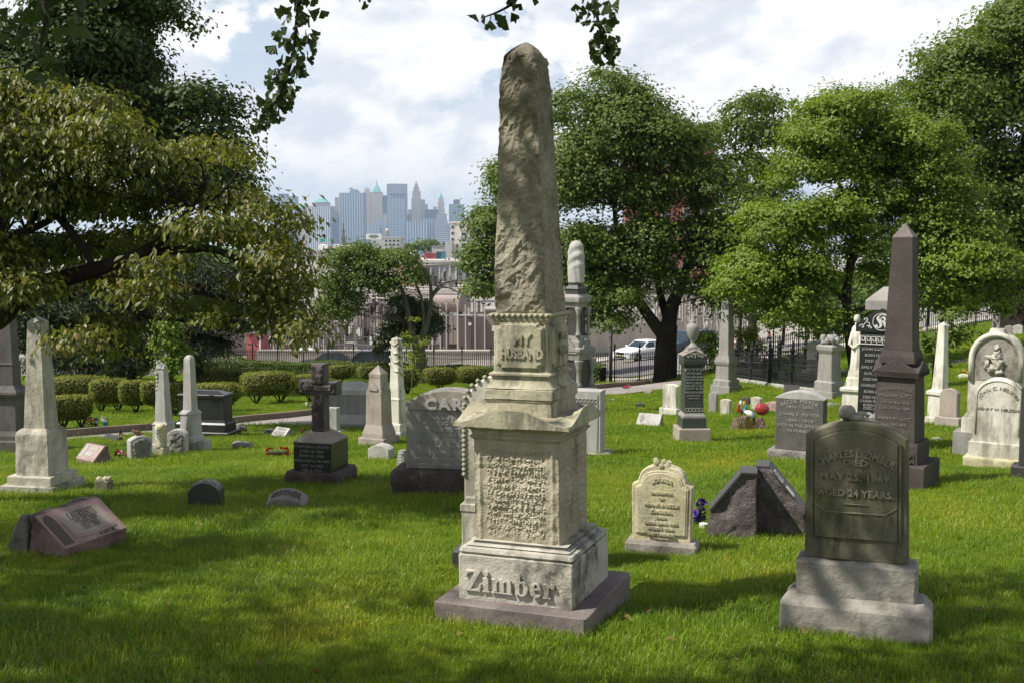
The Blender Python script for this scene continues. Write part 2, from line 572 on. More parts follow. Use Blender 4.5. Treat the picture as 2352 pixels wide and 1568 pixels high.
M_['letter_lt'] = stone('frosted_letters', (0.36, 0.345, 0.32), (0.30, 0.29, 0.265), None, bump=0.1, seed=22.0)
M_['letter_bright'] = stone('pale_frosted_letters', (0.58, 0.58, 0.55), (0.52, 0.52, 0.49), None, bump=0.1, seed=23.0)
M_['letter_dk'] = stone('dark_cut_letters', (0.14, 0.10, 0.09), (0.12, 0.085, 0.075), None, bump=0.1, seed=24.0)
M_['letter_gr'] = stone('granite_letters', (0.21, 0.20, 0.19), (0.18, 0.17, 0.16), None, speck=0.3, bump=0.1, seed=25.0)
M_['iron'] = plain('black_iron', (0.016, 0.016, 0.017), 0.5, 0.4, 0.0, 0.4, 6.0, 0.1)
M_['steel'] = plain('galvanised_steel', (0.44, 0.41, 0.375), 0.55, 0.5, 0.2, 0.25, 2.0, 0.0)
M_['steel_dk'] = plain('grey_switchgear', (0.19, 0.165, 0.16), 0.6, 0.4, 0.0, 0.4, 1.2, 0.0)
M_['tanker'] = plain('taupe_paint', (0.30, 0.235, 0.215), 0.6, 0.4, 0.0, 0.3, 0.8, 0.0, grime=(0.16, 0.11, 0.09))
M_['tanker_dk'] = plain('dark_taupe_paint', (0.125, 0.10, 0.098), 0.65, 0.3, 0.0, 0.3, 0.8, 0.0)
M_['insul'] = plain('brown_porcelain', (0.055, 0.03, 0.025), 0.25, 0.5)
M_['concrete'] = plain('concrete', (0.40, 0.365, 0.32), 0.9, 0.2, 0.0, 0.35, 0.9, 0.3, grime=(0.24, 0.21, 0.19))
M_['asphalt'] = plain('asphalt', (0.235, 0.215, 0.215), 0.92, 0.2, 0.0, 0.35, 0.5, 0.4, grime=(0.16, 0.15, 0.15))
M_['path'] = plain('worn_path_asphalt', (0.30, 0.265, 0.245), 0.92, 0.2, 0.0, 0.4, 1.2, 0.5, grime=(0.2, 0.18, 0.16))
M_['pave'] = plain('pavement_concrete', (0.52, 0.475, 0.43), 0.9, 0.2, 0.0, 0.3, 0.7, 0.3, grime=(0.36, 0.33, 0.30))
M_['kerb'] = plain('kerb_stone', (0.20, 0.155, 0.12), 0.9, 0.2, 0.0, 0.5, 3.0, 0.6, grime=(0.10, 0.10, 0.06))
M_['line'] = plain('yellow_road_paint', (0.58, 0.40, 0.13), 0.8, 0.2)
M_['bark'] = barkmat('grey_bark', (0.075, 0.063, 0.05), (0.04, 0.033, 0.026))
M_['bark_dk'] = barkmat('dark_bark', (0.035, 0.027, 0.022), (0.018, 0.014, 0.012))
M_['bark_lt'] = barkmat('pale_bark', (0.15, 0.135, 0.105), (0.085, 0.075, 0.058))
M_['maple'] = leafmat('maple_leaves', (0.036, 0.066, 0.012), (0.100, 0.150, 0.020), (0.19, 0.22, 0.035))
M_['maple_dk'] = leafmat('dark_maple_leaves', (0.024, 0.042, 0.013), (0.056, 0.090, 0.020), (0.095, 0.125, 0.03))
M_['bright'] = leafmat('bright_green_leaves', (0.060, 0.105, 0.010), (0.145, 0.215, 0.020), (0.23, 0.28, 0.04))
M_['dogwood'] = leafmat('bronzed_dogwood_leaves', (0.042, 0.056, 0.012), (0.140, 0.155, 0.027), (0.245, 0.195, 0.06), 0.3, 0.45, 0.4)
M_['ginkgo'] = leafmat('ginkgo_leaves', (0.028, 0.045, 0.012), (0.050, 0.078, 0.018), None, 0.25)
M_['pine'] = leafmat('pine_needles', (0.018, 0.032, 0.013), (0.048, 0.066, 0.022), (0.11, 0.11, 0.03), 0.15)
M_['hedge'] = leafmat('privet_leaves', (0.085, 0.112, 0.015), (0.25, 0.26, 0.042), (0.38, 0.28, 0.11), 0.25)
M_['hedge_dk'] = leafmat('dark_hedge_leaves', (0.045, 0.072, 0.014), (0.105, 0.155, 0.026), (0.17, 0.20, 0.04), 0.25)
M_['sapling'] = leafmat('yellow_green_leaves', (0.085, 0.125, 0.015), (0.19, 0.23, 0.025), (0.30, 0.29, 0.03), 0.4)
M_['grass'] = leafmat('lawn_grass', (0.100, 0.165, 0.009), (0.225, 0.315, 0.018), (0.40, 0.40, 0.09), 0.35, 0.40, 0.45, True)
M_['carwhite'] = plain('white_car_paint', (0.74, 0.74, 0.74), 0.3, 0.5, 0.0, 0.05, 1.0, 0.0, 0.5)
M_['carblue'] = plain('dark_blue_car_paint', (0.022, 0.035, 0.055), 0.3, 0.5, 0.0, 0.1, 1.0, 0.0, 0.5)
M_['carblack'] = plain('black_car_paint', (0.012, 0.012, 0.014), 0.3, 0.5, 0.0, 0.1, 1.0, 0.0, 0.5)
M_['glass'] = plain('tinted_glass', (0.03, 0.045, 0.05), 0.08, 0.6, 0.0, 0.1, 1.0, 0.0)
M_['tyre'] = plain('tyre_rubber', (0.02, 0.02, 0.02), 0.9, 0.2)
M_['alloy'] = plain('alloy', (0.25, 0.25, 0.26), 0.35, 0.5, 0.6)
M_['lamp'] = plain('headlamp_glass', (0.55, 0.57, 0.6), 0.15, 0.6)
M_['signgreen'] = plain('green_sign', (0.015, 0.10, 0.055), 0.5, 0.4)
M_['signbright'] = plain('bright_green_sign', (0.02, 0.30, 0.20), 0.5, 0.4)
M_['paper'] = plain('white_panel', (0.72, 0.71, 0.69), 0.7, 0.3, var=0.1)
M_['red'] = plain('red_paint', (0.40, 0.11, 0.115), 0.6, 0.3)
M_['orange'] = plain('orange_plastic', (0.55, 0.13, 0.03), 0.6, 0.3)


def petal(name, c):
    return plain(name, c, 0.6, 0.2, 0.0, 0.3, 40.0, 0.0)


M_['p_red'] = petal('red_petals', (0.42, 0.012, 0.015))
M_['p_burg'] = petal('burgundy_petals', (0.13, 0.012, 0.03))
M_['p_purple'] = petal('purple_petals', (0.13, 0.06, 0.36))
M_['p_blue'] = petal('blue_petals', (0.15, 0.30, 0.52))
M_['p_white'] = petal('white_petals', (0.75, 0.74, 0.68))
M_['p_yellow'] = petal('yellow_petals', (0.62, 0.40, 0.03))
M_['p_pink'] = petal('pink_petals', (0.45, 0.09, 0.13))
M_['p_teal'] = petal('teal_petals', (0.05, 0.28, 0.34))
M_['foil'] = plain('red_foil', (0.42, 0.05, 0.06), 0.18, 0.6, 0.35, 0.1, 4.0, 0.0)
M_['litter'] = leafmat('fallen_leaf_brown', (0.09, 0.06, 0.02), (0.20, 0.14, 0.04), None, 0.1)
M_['dry'] = leafmat('dry_grass', (0.20, 0.16, 0.06), (0.33, 0.27, 0.11), None, 0.3)


def ground_mat():
    m, w = new_mat('lawn_soil')
    tc = w.n('ShaderNodeTexCoord').outputs['Object']
    n1 = w.noise(tc, 0.9, 8.0, 0.65)
    n2 = w.noise(tc, 14.0, 6.0, 0.7)
    n3 = w.noise(tc, 90.0, 3.0, 0.7)
    col = w.mix(w.ramp(n2, 0.35, 0.65), (0.060, 0.100, 0.006), (0.140, 0.200, 0.014))
    col = w.mix(w.math('MULTIPLY', w.ramp(n1, 0.5, 0.75), 0.55), col, (0.22, 0.24, 0.03))
    y = w.n('ShaderNodeSeparateXYZ', {0: tc}).outputs[1]
    far = w.ramp(y, 62.0, 75.0)                                    # beyond the fence: bare town ground
    town = w.mix(w.ramp(w.noise(tc, 0.06, 6.0, 0.6), 0.35, 0.65), (0.27, 0.242, 0.205), (0.34, 0.31, 0.27))
    col = w.mix(far, col, town)
    finish(w, col, 0.9, n3, 0.6, 0.03, 0.15)
    return m


M_['ground'] = ground_mat()

# ------------------------------------------------------------------ ground, streets, path


def axis(lim, fine, n_fine, n_far):
    a = np.linspace(0, fine, n_fine)
    b = fine * (lim / fine) ** (np.linspace(0, 1, n_far + 1)[1:])
    return np.concatenate([a, b])


def terrain():
    xa = axis(6200, 34, 86, 26)
    xs = np.concatenate([-xa[::-1], xa[1:]])
    ya = axis(6900, 130, 300, 30)
    ys = np.concatenate([-axis(300, 12, 14, 8)[::-1], ya[1:]])
    X, Y = np.meshgrid(xs, ys)
    Z = g(X, Y)
    v = np.stack([X, Y, Z], -1).reshape(-1, 3)
    nx, ny = len(xs), len(ys)
    i = np.arange(nx * ny).reshape(ny, nx)
    f = np.stack([i[:-1, :-1], i[:-1, 1:], i[1:, 1:], i[1:, :-1]], -1).reshape(-1, 4)
    me = bpy.data.meshes.new('ground')
    me.from_pydata(v.tolist(), [], f.tolist())
    me.polygons.foreach_set('use_smooth', [True] * len(me.polygons))
    me.materials.append(M_['ground'])
    return tag(link('ground', me), kind='structure')


terrain()


def strip(name, line, w0, w1, mat, lift, kind='structure', step=1.0, thick=None, parent=None):
    """a sheet laid on the ground along a line, between offsets w0 and w1 to its right"""
    pts = []
    for (ax, ay), (bx, by) in zip(line[:-1], line[1:]):
        n = max(1, int(math.hypot(bx - ax, by - ay) / step))
        pts += [(ax + (bx - ax) * k / n, ay + (by - ay) * k / n) for k in range(n)]
    pts.append(line[-1])
    nw = max(2, int(abs(w1 - w0) / 1.2) + 1)
    top = []
    for i, p in enumerate(pts):
        q0, q1 = pts[max(0, i - 1)], pts[min(len(pts) - 1, i + 1)]
        dx, dy = q1[0] - q0[0], q1[1] - q0[1]
        L = math.hypot(dx, dy)
        nx, ny = dy / L, -dx / L
        row = []
        for k in range(nw):
            o = w0 + (w1 - w0) * k / (nw - 1)
            x, y = p[0] + nx * o, p[1] + ny * o
            row.append((x, y, gz(x, y) + lift))
        top.append(row)
    mb = MB()
    mb.loft(top, False, False, close=False)
    if thick:
        for side in (0, -1):
            mb.loft([[r[side] for r in top], [(r[side][0], r[side][1], r[side][2] - thick) for r in top]], False, False, close=False)
    o = mb.build(name, mat, parent, fix=bool(thick))
    if kind:
        tag(o, kind=kind)
    return o


FL = [(-34.0, 69.0), (-11.8, 60.0), (5.03, 52.0), (7.3, 50.6)]       # fence along the lower street
FR = [(7.3, 50.6), (16.0, 54.6), (27.0, 59.0), (44.0, 66.5)]         # fence along the side street
strip('street', [(-60.0, 84.5), (-11.8, 64.0), (9.0, 55.0), (30.0, 63.5), (60, 76)], -14.0, -2.6, M_['asphalt'], 0.02)
strip('side_street', [(6.0, 60.0), (16.6, 75.0), (24.6, 88.0), (48.0, 122.0)], -6.0, 7.5, M_['asphalt'], 0.026)
strip('far_pavement', [(5.0, 77.0), (14.0, 89.0), (32.0, 117.0), (40.0, 130.0)], -3.0, 0.0, M_['pave'], 0.15, thick=0.25)
strip('pavement', [(-62.0, 82.5), (-11.8, 61.6), (5.4, 53.4), (8.8, 52.2), (30.0, 61.0), (60, 74)], -2.4, -0.4, M_['pave'], 0.13, thick=0.25)
strip('road_line', [(13.0, 69.0), (16.6, 75.0), (24.6, 88.0), (36.0, 104.0)], -0.12, 0.12, M_['line'], 0.034)
strip('road_line', [(13.0, 69.0), (16.6, 75.0), (24.6, 88.0), (36.0, 104.0)], 0.3, 0.54, M_['line'], 0.034)


def ground_line(pts):
    return [(p.x, p.y) for p in (G(*q) for q in pts)]


PATH = ground_line([(-260, 1040), (0, 1018), (154, 1006), (351, 990), (531, 975), (715, 955), (850, 942), (1000, 928), (1180, 913), (1372, 895), (1500, 882)])
strip('path', PATH[:5], -0.1, 0.7, M_['path'], 0.03)
strip('path', PATH[4:], -0.1, 2.2, M_['path'], 0.03)
kerb_pts = [(p[0], p[1]) for p in PATH]
strip('kerb', kerb_pts, -0.32, -0.1, M_['kerb'], 0.20, thick=0.5)
strip('kerb', PATH[4:], 2.2, 2.35, M_['kerb'], 0.06, thick=0.3)
RPATH = ground_line([(1960, 846), (2100, 838), (2250, 822), (2500, 800)])
strip('path', RPATH, 0.0, 1.6, M_['path'], 0.03)
# ------------------------------------------------------------------ grave monuments
def serif(t):
    """bold serif letters"""
    o = ''
    for ch in t:
        if 'A' <= ch <= 'Z':
            o += chr(0x1D400 + ord(ch) - 65)
        elif 'a' <= ch <= 'z':
            o += chr(0x1D41A + ord(ch) - 97)
        elif '0' <= ch <= '9':
            o += chr(0x1D7CE + ord(ch) - 48)
        else:
            o += ch
    return o


class Site:
    """a place on the lawn under a pixel of the photograph, with the scale that holds there"""
    def __init__(s, px, row, e, wpx, dpx=None, Y=None):
        p = G(px, row) if Y is None else Vector(((px - CX) * mpp(Y, zrow(row, Y)), Y, zrow(row, Y)))
        s.s0 = mpp(p.y, p.z)
        s.e = math.radians(e)
        s.k = math.cos(s.e) + math.sin(abs(s.e))
        half = (wpx if dpx is None else dpx) * s.s0 / (s.k if dpx is None else 1.0) * 0.5 * (1.0 if dpx is not None else s.k)
        b = math.atan2(p.x, p.y)
        L = math.hypot(p.x, p.y)
        s.x, s.y = p.x * (L + half) / L, p.y * (L + half) / L
        s.z = p.z
        s.Yf = p.y
        s.px = px
        s.sc = mpp(s.y, s.z)
        s.rz = -(s.e + b)
        s.row = row

    def h(s, row):                # local height of a row of the picture
        return zrow(row, (s.Yf + s.y) / 2) - s.z

    def m(s, px):                 # pixels to metres
        return px * mpp(s.y, s.z + 0.6)

    def side(s, wpx):             # side of a square block that looks wpx wide
        return s.m(wpx) / s.k

    def thing(s, name, label, cat, group=None, tilt=(0, 0)):
        return thing(name, label, cat, (s.x, s.y, s.z), s.rz, group, tilt)


GROUP_OB = 'obelisks and shaft monuments'
GROUP_HS = 'upright headstones'
GROUP_SL = 'slanted grave markers'
GROUP_LOW = 'small low grave markers'


def tiers(site, t, spec, dx=0.0):
    """spec: (part name, material, [(row, apparent width in pixels), ...])"""
    out = []
    for name, mat, secs in spec:
        mb = MB()
        mb.sq([(site.h(r) if r < 5000 else -0.35, site.side(w) / 2, site.side(w) / 2, dx, 0) for r, w in secs], site.m(1.1))
        out.append(mb.build(name, mat, t))
    return out


DEEP = 9999
# --- the tall rough-hewn monument in the middle ------------------------------------------------------------------
TH = math.radians(21.5)
ZC = Vector((0.158, 6.80))


def zc(row, half_w):
    """local height: corner of a tier of half side half_w"""
    return zrow(row, ZC.y - half_w * 1.297) - ZG


ZG = gz(0.44, 6.15)
zim = thing('obelisk', 'tall rough-hewn stone shaft on a carved marble pedestal, highest monument on the lawn', 'obelisk', (ZC.x, ZC.y, ZG), -TH, None, (0, math.radians(-0.75)))
mb = MB()
mb.sq([(-0.4, 0.5), (zc(1426, .5), 0.5), (zc(1424, .5), 0.492)], 0.015)
o = mb.build('base', M_['granite_base'], zim)
rough(o, 0.05, 0.006, 5.0, 1, 5, smooth=False)
z0, z1 = zc(1424, .5), zc(1298, .379)
mb = MB()
mb.sq([(z0, 0.379), (z1 - 0.006, 0.379), (z1, 0.373)], 0.008)
o = mb.build('name_block', M_['marble_base'], zim)
rough(o, 0.03, 0.006, 6.0, 2, 6, mask=lambda c: 1.0 if abs(c.x) < 0.375 or abs(c.y) < 0.375 else 0.3, smooth=False)
wz = 0.379
lettering(zim, serif('Zimber'), 0.185, (-0.035, -wz - 0.006, z0 + 0.062), M_['marble_base'], 0.013, width=0.60, bevel=0.002, spacing=1.06)
z2 = zc(1256, .28)
mb = MB()
prof = [(z1 + 0.002, 0.365), (z1 + 0.018, 0.378), (z1 + 0.04, 0.372), (z1 + 0.052, 0.345), (z1 + 0.060, 0.318), (z1 + 0.078, 0.312), (z1 + 0.082, 0.322),
        (z2 - 0.03, 0.324), (z2 - 0.014, 0.318), (z2 - 0.012, 0.303), (z2, 0.298)]
prof = sorted(prof)
mb.sq(prof, 0.012)
o = mb.build('base_moulding', M_['marble_base'], zim)
z3 = zc(1014, .28)
DX = -0.02


def die_face(mb, half, z0, z1, nx, nz, M, amp, lines):
    """a weathered inscription: rows of letters melted into the stone"""
    vs = []
    for j in range(nz + 1):
        for i in range(nx + 1):
            u, v = -1 + 2 * i / nx, j / nz
            x, z = u * half, z0 + (z1 - z0) * v
            d = 0.008 * noise.fractal(Vector((x * 9, z * 9, half * 31)), 0.8, 2.1, 5)
            if lines:
                fr = 1.0 - abs(u) ** 3
                inside = float(S((0.74 - abs(u)) / 0.1) * S((v - 0.04) / 0.06) * S((0.93 - v) / 0.05))
                row = 0.5 + 0.5 * math.cos(2 * math.pi * v * lines)
                cell = noise.noise(Vector((x * 75, round(v * lines) * 7.3, 1.0))) + 1.1 * noise.noise(Vector((x * 95, z * 95, 4.0))) + 0.5 * noise.noise(Vector((x * 14, z * 14, 9.0)))
                d += amp * inside * (0.25 + 0.75 * row) * (0.2 + 0.9 * cell)
                frame = math.exp(-((abs(u) - 0.86) / 0.045) ** 2) * (0.7 + 0.6 * noise.noise(Vector((x * 20, z * 14, 2))))
                d += amp * 0.9 * frame
            edge = min(1.0, (1 - abs(u)) / 0.02) if abs(u) < 1 else 0.0
            edge *= min(1.0, v / 0.015, (1 - v) / 0.015)
            vs.append(M @ Vector((x, -half - d * edge - 0.001, z)))
    fs = [(j * (nx + 1) + i, j * (nx + 1) + i + 1, (j + 1) * (nx + 1) + i + 1, (j + 1) * (nx + 1) + i) for j in range(nz) for i in range(nx)]
    mb.add(vs, fs)


mb = MB()
HD = 0.281
for k in range(4):
    Mk = Matrix.Translation((DX, 0, 0)) @ Matrix.Rotation(math.radians(90 * k), 4, 'Z')
    die_face(mb, HD, z2, z3, 150 if k < 2 else 30, 200 if k < 2 else 40, Mk, 0.0155 if k == 0 else 0.011, 15 if k < 2 else 0)
o = mb.build('die', M_['die'], zim, smooth=True, fix=False)
# cap: cavetto underside, waved top slab
z4, z4b = zc(985, .36), zc(945, .36)
mb = MB()
mb.sq([(z3 - 0.02, 0.284, 0.284, DX), (z3 + 0.004, 0.305, 0.305, DX), (z3 + 0.012, 0.305, 0.305, DX), (z3 + 0.016, 0.292, 0.292, DX), (z3 + 0.045, 0.300, 0.300, DX), (z3 + 0.06, 0.318, 0.318, DX), (z3 + 0.075, 0.352, 0.352, DX), (z3 + 0.08, 0.36, 0.36, DX), (z4 - 0.02, 0.36, 0.36, DX)], 0.008)
o = mb.build('cornice', M_['die'], zim)


def wave(u):
    """edge height of the cap: low at the corners, a swell in the middle"""
    a = abs(u)
    return 0.092 * float(S((1.0 - a) / 0.85)) + 0.012 * float(S((a - 0.9) / 0.1))


HC = 0.383
NC = 40
top, bot = [], []
vs, fs = [], []
for j in range(NC + 1):
    for i in range(NC + 1):
        u, v = -1 + 2 * i / NC, -1 + 2 * j / NC
        eu, ev = wave(u), wave(v)
        w1, w2 = abs(v) ** 3, abs(u) ** 3
        h = (eu * w1 + ev * w2) / (w1 + w2 + 1e-6) * max(w1, w2) + 0.03 * (1 - max(w1, w2))
        vs.append((DX + u * HC, v * HC, z4 + h))
fs += [(j * (NC + 1) + i, j * (NC + 1) + i + 1, (j + 1) * (NC + 1) + i + 1, (j + 1) * (NC + 1) + i) for j in range(NC) for i in range(NC)]
n0 = len(vs)
ring = [(i, 0) for i in range(NC)] + [(NC, j) for j in range(NC)] + [(NC - i, NC) for i in range(NC)] + [(0, NC - j) for j in range(NC)]
for i, j in ring:
    x, y, z = vs[j * (NC + 1) + i]
    vs.append((x, y, z4 - 0.018))
L = len(ring)
for k in range(L):
    i, j = ring[k]
    i2, j2 = ring[(k + 1) % L]
    fs.append((n0 + k, n0 + (k + 1) % L, j2 * (NC + 1) + i2, j * (NC + 1) + i))
fs.append(tuple(n0 + k for k in range(L)))
mb = MB()
mb.add(vs, fs)
o = mb.build('cap', M_['marble_moss'], zim)
rough(o, 0.2, 0.006, 7.0, 3, 1, smooth=False)
z5, z6 = zc(924, .235), zc(899, .235)
mb = MB()
mb.sq([(z4 + 0.01, 0.225, 0.225, DX), (z5 - 0.012, 0.225, 0.225, DX), (z5 - 0.008, 0.232, 0.232, DX), (z5, 0.232, 0.232, DX)], 0.01)
mb.sq([(z5 + 0.004, 0.238, 0.238, DX), (z6 - 0.004, 0.238, 0.238, DX), (z6, 0.232, 0.232, DX)], 0.01)
o = mb.build('plinth', M_['marble_moss'], zim)
rough(o, 0.05, 0.006, 8.0, 4, 4, smooth=False)
z7 = zc(862, .2)
mb = MB()
prof = []
for k in range(9):
    t = k / 8
    prof.append((z6 + 0.004 + (z7 - z6 - 0.022) * t, 0.233 - 0.043 * (1 - (1 - t) ** 2.2), 0.233 - 0.043 * (1 - (1 - t) ** 2.2), DX))
prof += [(z7 - 0.014, 0.196, 0.196, DX), (z7 - 0.010, 0.209, 0.209, DX), (z7, 0.210, 0.210, DX), (z7 + 0.012, 0.190, 0.190, DX)]
mb.sq(prof, 0.010)
o = mb.build('flared_plinth', M_['marble_moss'], zim)
z8 = zc(738, .19)
mb = MB()
mb.sq([(z7 + 0.010, 0.186, 0.186, DX), (z8 + 0.0, 0.178, 0.178, DX)], 0.012)
o = mb.build('upper_die', M_['marble_moss'], zim)
rough(o, 0.04, 0.004, 10.0, 5, 5, smooth=False)


def panel_outline(w, h, c):
    return [(-w + c, -h), (w - c, -h), (w - c, -h + c * 0.6), (w, -h + c), (w, h - c), (w - c, h - c * 0.6), (w - c, h), (-w + c, h), (-w + c, h - c * 0.6), (-w, h - c), (-w, -h + c), (-w + c, -h + c * 0.6)]


zp = (z7 + 0.022 + z8 - 0.012) / 2
hp = (z8 - z7 - 0.06) / 2
for k in range(2):
    mb = MB()
    mb.ext([(a, b + zp) for a, b in panel_outline(0.150, hp, 0.028)], -0.181 - 0.026, -0.18, 0.006)
    mb.ext([(a, b + zp) for a, b in panel_outline(0.160, hp + 0.010, 0.028)], -0.181 - 0.012, -0.18, 0.005)
    o = mb.build('raised_panel', M_['marble_moss'], zim)
    Mk = Matrix.Translation((DX, 0, 0)) @ Matrix.Rotation(math.radians(90 * k), 4, 'Z')
    o.data.transform(Mk)
    rough(o, 0.03, 0.0012, 16.0, 6 + k, 4, smooth=False)
Mk = Matrix.Translation((DX, 0, 0))
zf = -0.209
lettering(zim, 'MY', 0.085, (0.0, zf, zp + 0.016), M_['marble_moss'], 0.007, width=0.125, bevel=0.001, bold=0.003, M=Mk)
lettering(zim, 'HUSBAND', 0.085, (0.0, zf, zp - 0.072), M_['marble_moss'], 0.007, width=0.284, bevel=0.001, bold=0.003, M=Mk)
Mk = Matrix.Translation((DX, 0, 0)) @ RIGHT
lettering(zim, 'MY', 0.075, (0.0, zf, zp + 0.034), M_['marble_moss'], 0.006, width=0.105, bold=0.001, M=Mk)
lettering(zim, 'WIFE', 0.075, (0.0, zf, zp - 0.056), M_['marble_moss'], 0.006, width=0.155, bold=0.001, M=Mk)
z9 = zc(722, .19)
mb = MB()
mb.sq([(z8 - 0.03, 0.180, 0.180, DX), (z8, 0.192, 0.192, DX), (z9 - 0.008, 0.197, 0.197, DX), (z9, 0.196, 0.196, DX)], 0.008)
mb.build('bead_ledge', M_['marble_moss'], zim)
bead = MB().blob((0, 0, 0), (0.0155, 0.020, 0.0145), 0, 8, 6).mesh('bead', M_['marble_moss'], True)
for k in range(4):
    Mk = Matrix.Translation((DX, 0, 0)) @ Matrix.Rotation(math.radians(90 * k), 4, 'Z')
    for i in range(11):
        o = link('bead', bead, zim)
        o.matrix_local = Mk @ Matrix.Translation((-0.185 + 0.037 * i, -0.194, z9 - 0.014)) @ Matrix.Rotation(0.35, 4, 'Z')
# shaft: hewn, leaning, with a broken domed tip
ZT, ZA = zc(119, .13), zc(91, .05)
rings = []
nside = 60
levels = 150
for k in range(levels + 1):
    t = k / levels
    z = z9 + (ZT - z9) * t
    hw = 0.168 - 0.030 * t - 0.032 * t ** 3 + 0.006 * math.sin(t * 9)
    if t > 0.62:
        hw *= 1 - 0.02 * float(S((t - 0.62) / 0.38))
    ring = []
    for side in range(4):
        for i in range(nside):
            u = -1 + 2 * i / nside
            rr = 1.0 - 0.03 * abs(u) ** 8
            p = Vector((u * hw, -hw * rr, 0)) if side == 0 else Vector((hw * rr, u * hw, 0)) if side == 1 else Vector((-u * hw, hw * rr, 0)) if side == 2 else Vector((-hw * rr, -u * hw, 0))
            nrm = [Vector((0, -1, 0)), Vector((1, 0, 0)), Vector((0, 1, 0)), Vector((-1, 0, 0))][side]
            q = Vector((p.x, p.y, z))
            # strata run diagonally: stretch the noise along one direction
            a = Vector((q.x * 5.5 + q.z * 1.3, q.y * 5.5, q.z * 5.0 - q.x * 3.0))
            d = 0.018 * noise.fractal(a, 0.8, 2.2, 6)
            rid = 1 - abs(noise.noise(Vector((q.x * 7 + side * 5, q.z * 6 - q.x * 5.5, 3.0))))
            d += 0.007 * (1 - 2 * abs(noise.noise(q * 26))) + 0.017 * (rid ** 4 - 0.40) * (1.0 if side == 0 else 0.45)
            dent = noise.noise(Vector((q.x * 4.2 + 1.2, side * 3.3, q.z * 3.6)))
            d -= 0.07 * max(0.0, dent - 0.22) * float(S((t - 0.45) / 0.2))
            d *= min(1.0, t / 0.012 + 0.3)
            q = q + nrm * d
            ring.append((q.x + DX - 0.018 * t, q.y, q.z + (0.02 * noise.noise(q * 9) if t > 0.985 else 0)))
    rings.append(ring)
for k in range(1, 15):
    t = k / 14
    z = ZT + (ZA - ZT) * t
    ring = []
    for p in rings[levels]:
        x, y = p[0] - (DX - 0.018), p[1]
        c = max(0.02, (1 - t ** 1.25) ** 0.8)
        dz = 0.016 * noise.noise(Vector((x * 14, y * 14, z * 14)))
        q = 1.0 + 0.08 * noise.noise(Vector((x * 9, y * 9, z * 22)))
        ring.append((DX - 0.018 + x * c * q + 0.012 * (1 - c), y * c * q, z + dz * (1 - t)))
    rings.append(ring)
mb = MB()
mb.loft(rings, True, True)
o = mb.build('shaft', M_['shaft'], zim, fix=False)

# --- the mossy headstone at the lower right ------------------------------------------------------------------------------------
s = Site(1966, 1470, 5, 320, 150)
t = s.thing('headstone', 'dark mossy arched headstone with a carved rosebud on top, standing on two marble blocks', 'headstone', GROUP_HS, (0, math.radians(-1.3)))
m_ = lambda q: q * 0.00262
SC = s.sc
W = lambda px: px * SC
mb = MB()
mb.sq([(-0.3, W(163), W(62)), (s.h(1396), W(163), W(62)), (s.h(1391), W(160), W(59)), (s.h(1373), W(146), W(45))], 0.012)
o = mb.build('lower_base', M_['graybase'], t)
rough(o, 0.05, 0.009, 4.0, 11, 5, smooth=False)
mb = MB()
zb0, zb1 = s.h(1375), s.h(1292)
mb.sq([(zb0, W(130), W(44)), (zb1 - 0.02, W(130), W(44)), (zb1, W(126), W(34))], 0.012)
o = mb.build('upper_base', M_['graybase'], t)
rough(o, 0.04, 0.011, 5.0, 12, 5, smooth=False)


def arch_outline(w, z0, zs, za, n=18, taper=0.0):
    """slab outline: upright sides to zs, segmental arch to za"""
    pts = [(-w, z0), (w, z0)]
    r = za - zs
    R = (w * w * (1 - taper) ** 2 + r * r) / (2 * r)
    a = math.asin(min(1.0, w * (1 - taper) / R)) if r < w else math.pi / 2
    for k in range(n + 1):
        b = a - 2 * a * k / n
        if r >= w * (1 - taper):
            pts.append((w * (1 - taper) * math.sin(b), zs + r * math.cos(b)))
        else:
            pts.append((R * math.sin(b), za - R + R * math.cos(b)))
    return pts


zt0, zs, za = zb1 - 0.004, s.h(1005), s.h(970)
wt = W(112)
mb = MB()
th = 0.065
mb.ext(arch_outline(wt, zt0, zs, za, taper=0.02), -th, th, 0.012)
o = mb.build('tablet', M_['moss'], t)
mb = MB()
mb.ext(arch_outline(wt - 0.05, zt0 + 0.13, zs - 0.035, za - 0.045), -th - 0.014, -th + 0.004, 0.012)
o = mb.build('raised_panel', M_['moss'], t)
for sx in (-1, 1):
    mb = MB()
    mb.box(sx * (wt - 0.045) - 0.006, sx * (wt - 0.045) + 0.006, -th - 0.018, -th, zt0 + 0.14, zs - 0.03, 0.003)
    mb.build('side_bead', M_['moss'], t)
fy = -th - 0.016
lettering(t, 'CHARLES J. ZIMBER.', 0.058, (0, fy, zs - 0.115), M_['moss_lt'], 0.009, R=0.36, width=0.45, bold=0.0015)
lettering(t, 'DIED', 0.05, (0, fy, s.h(1070)), M_['moss_lt'], 0.009, width=0.135, bold=0.0015)
lettering(t, 'MAY 25. 1869.', 0.054, (0, fy, s.h(1104)), M_['moss_lt'], 0.009, width=0.40, bold=0.0015)
lettering(t, 'AGED 24 YEARS.', 0.054, (0, fy, s.h(1141)), M_['moss_lt'], 0.009, width=0.425, bold=0.0015)
mb = MB()
mb.box(-W(26), W(26), fy - 0.006, fy, s.h(1160), s.h(1158.5))
mb.ext([(-W(66), s.h(1181)), (W(66), s.h(1181)), (W(66), s.h(1179)), (W(88), s.h(1164)), (W(86), s.h(1163)), (W(64), s.h(1177.5)), (-W(64), s.h(1177.5)), (-W(86), s.h(1163)), (-W(88), s.h(1164)), (-W(66), s.h(1179))], fy - 0.005, fy, 0.001)
mb.build('carved_scroll', M_['moss_lt'], t)
bud = MB()
zr = za + 0.005
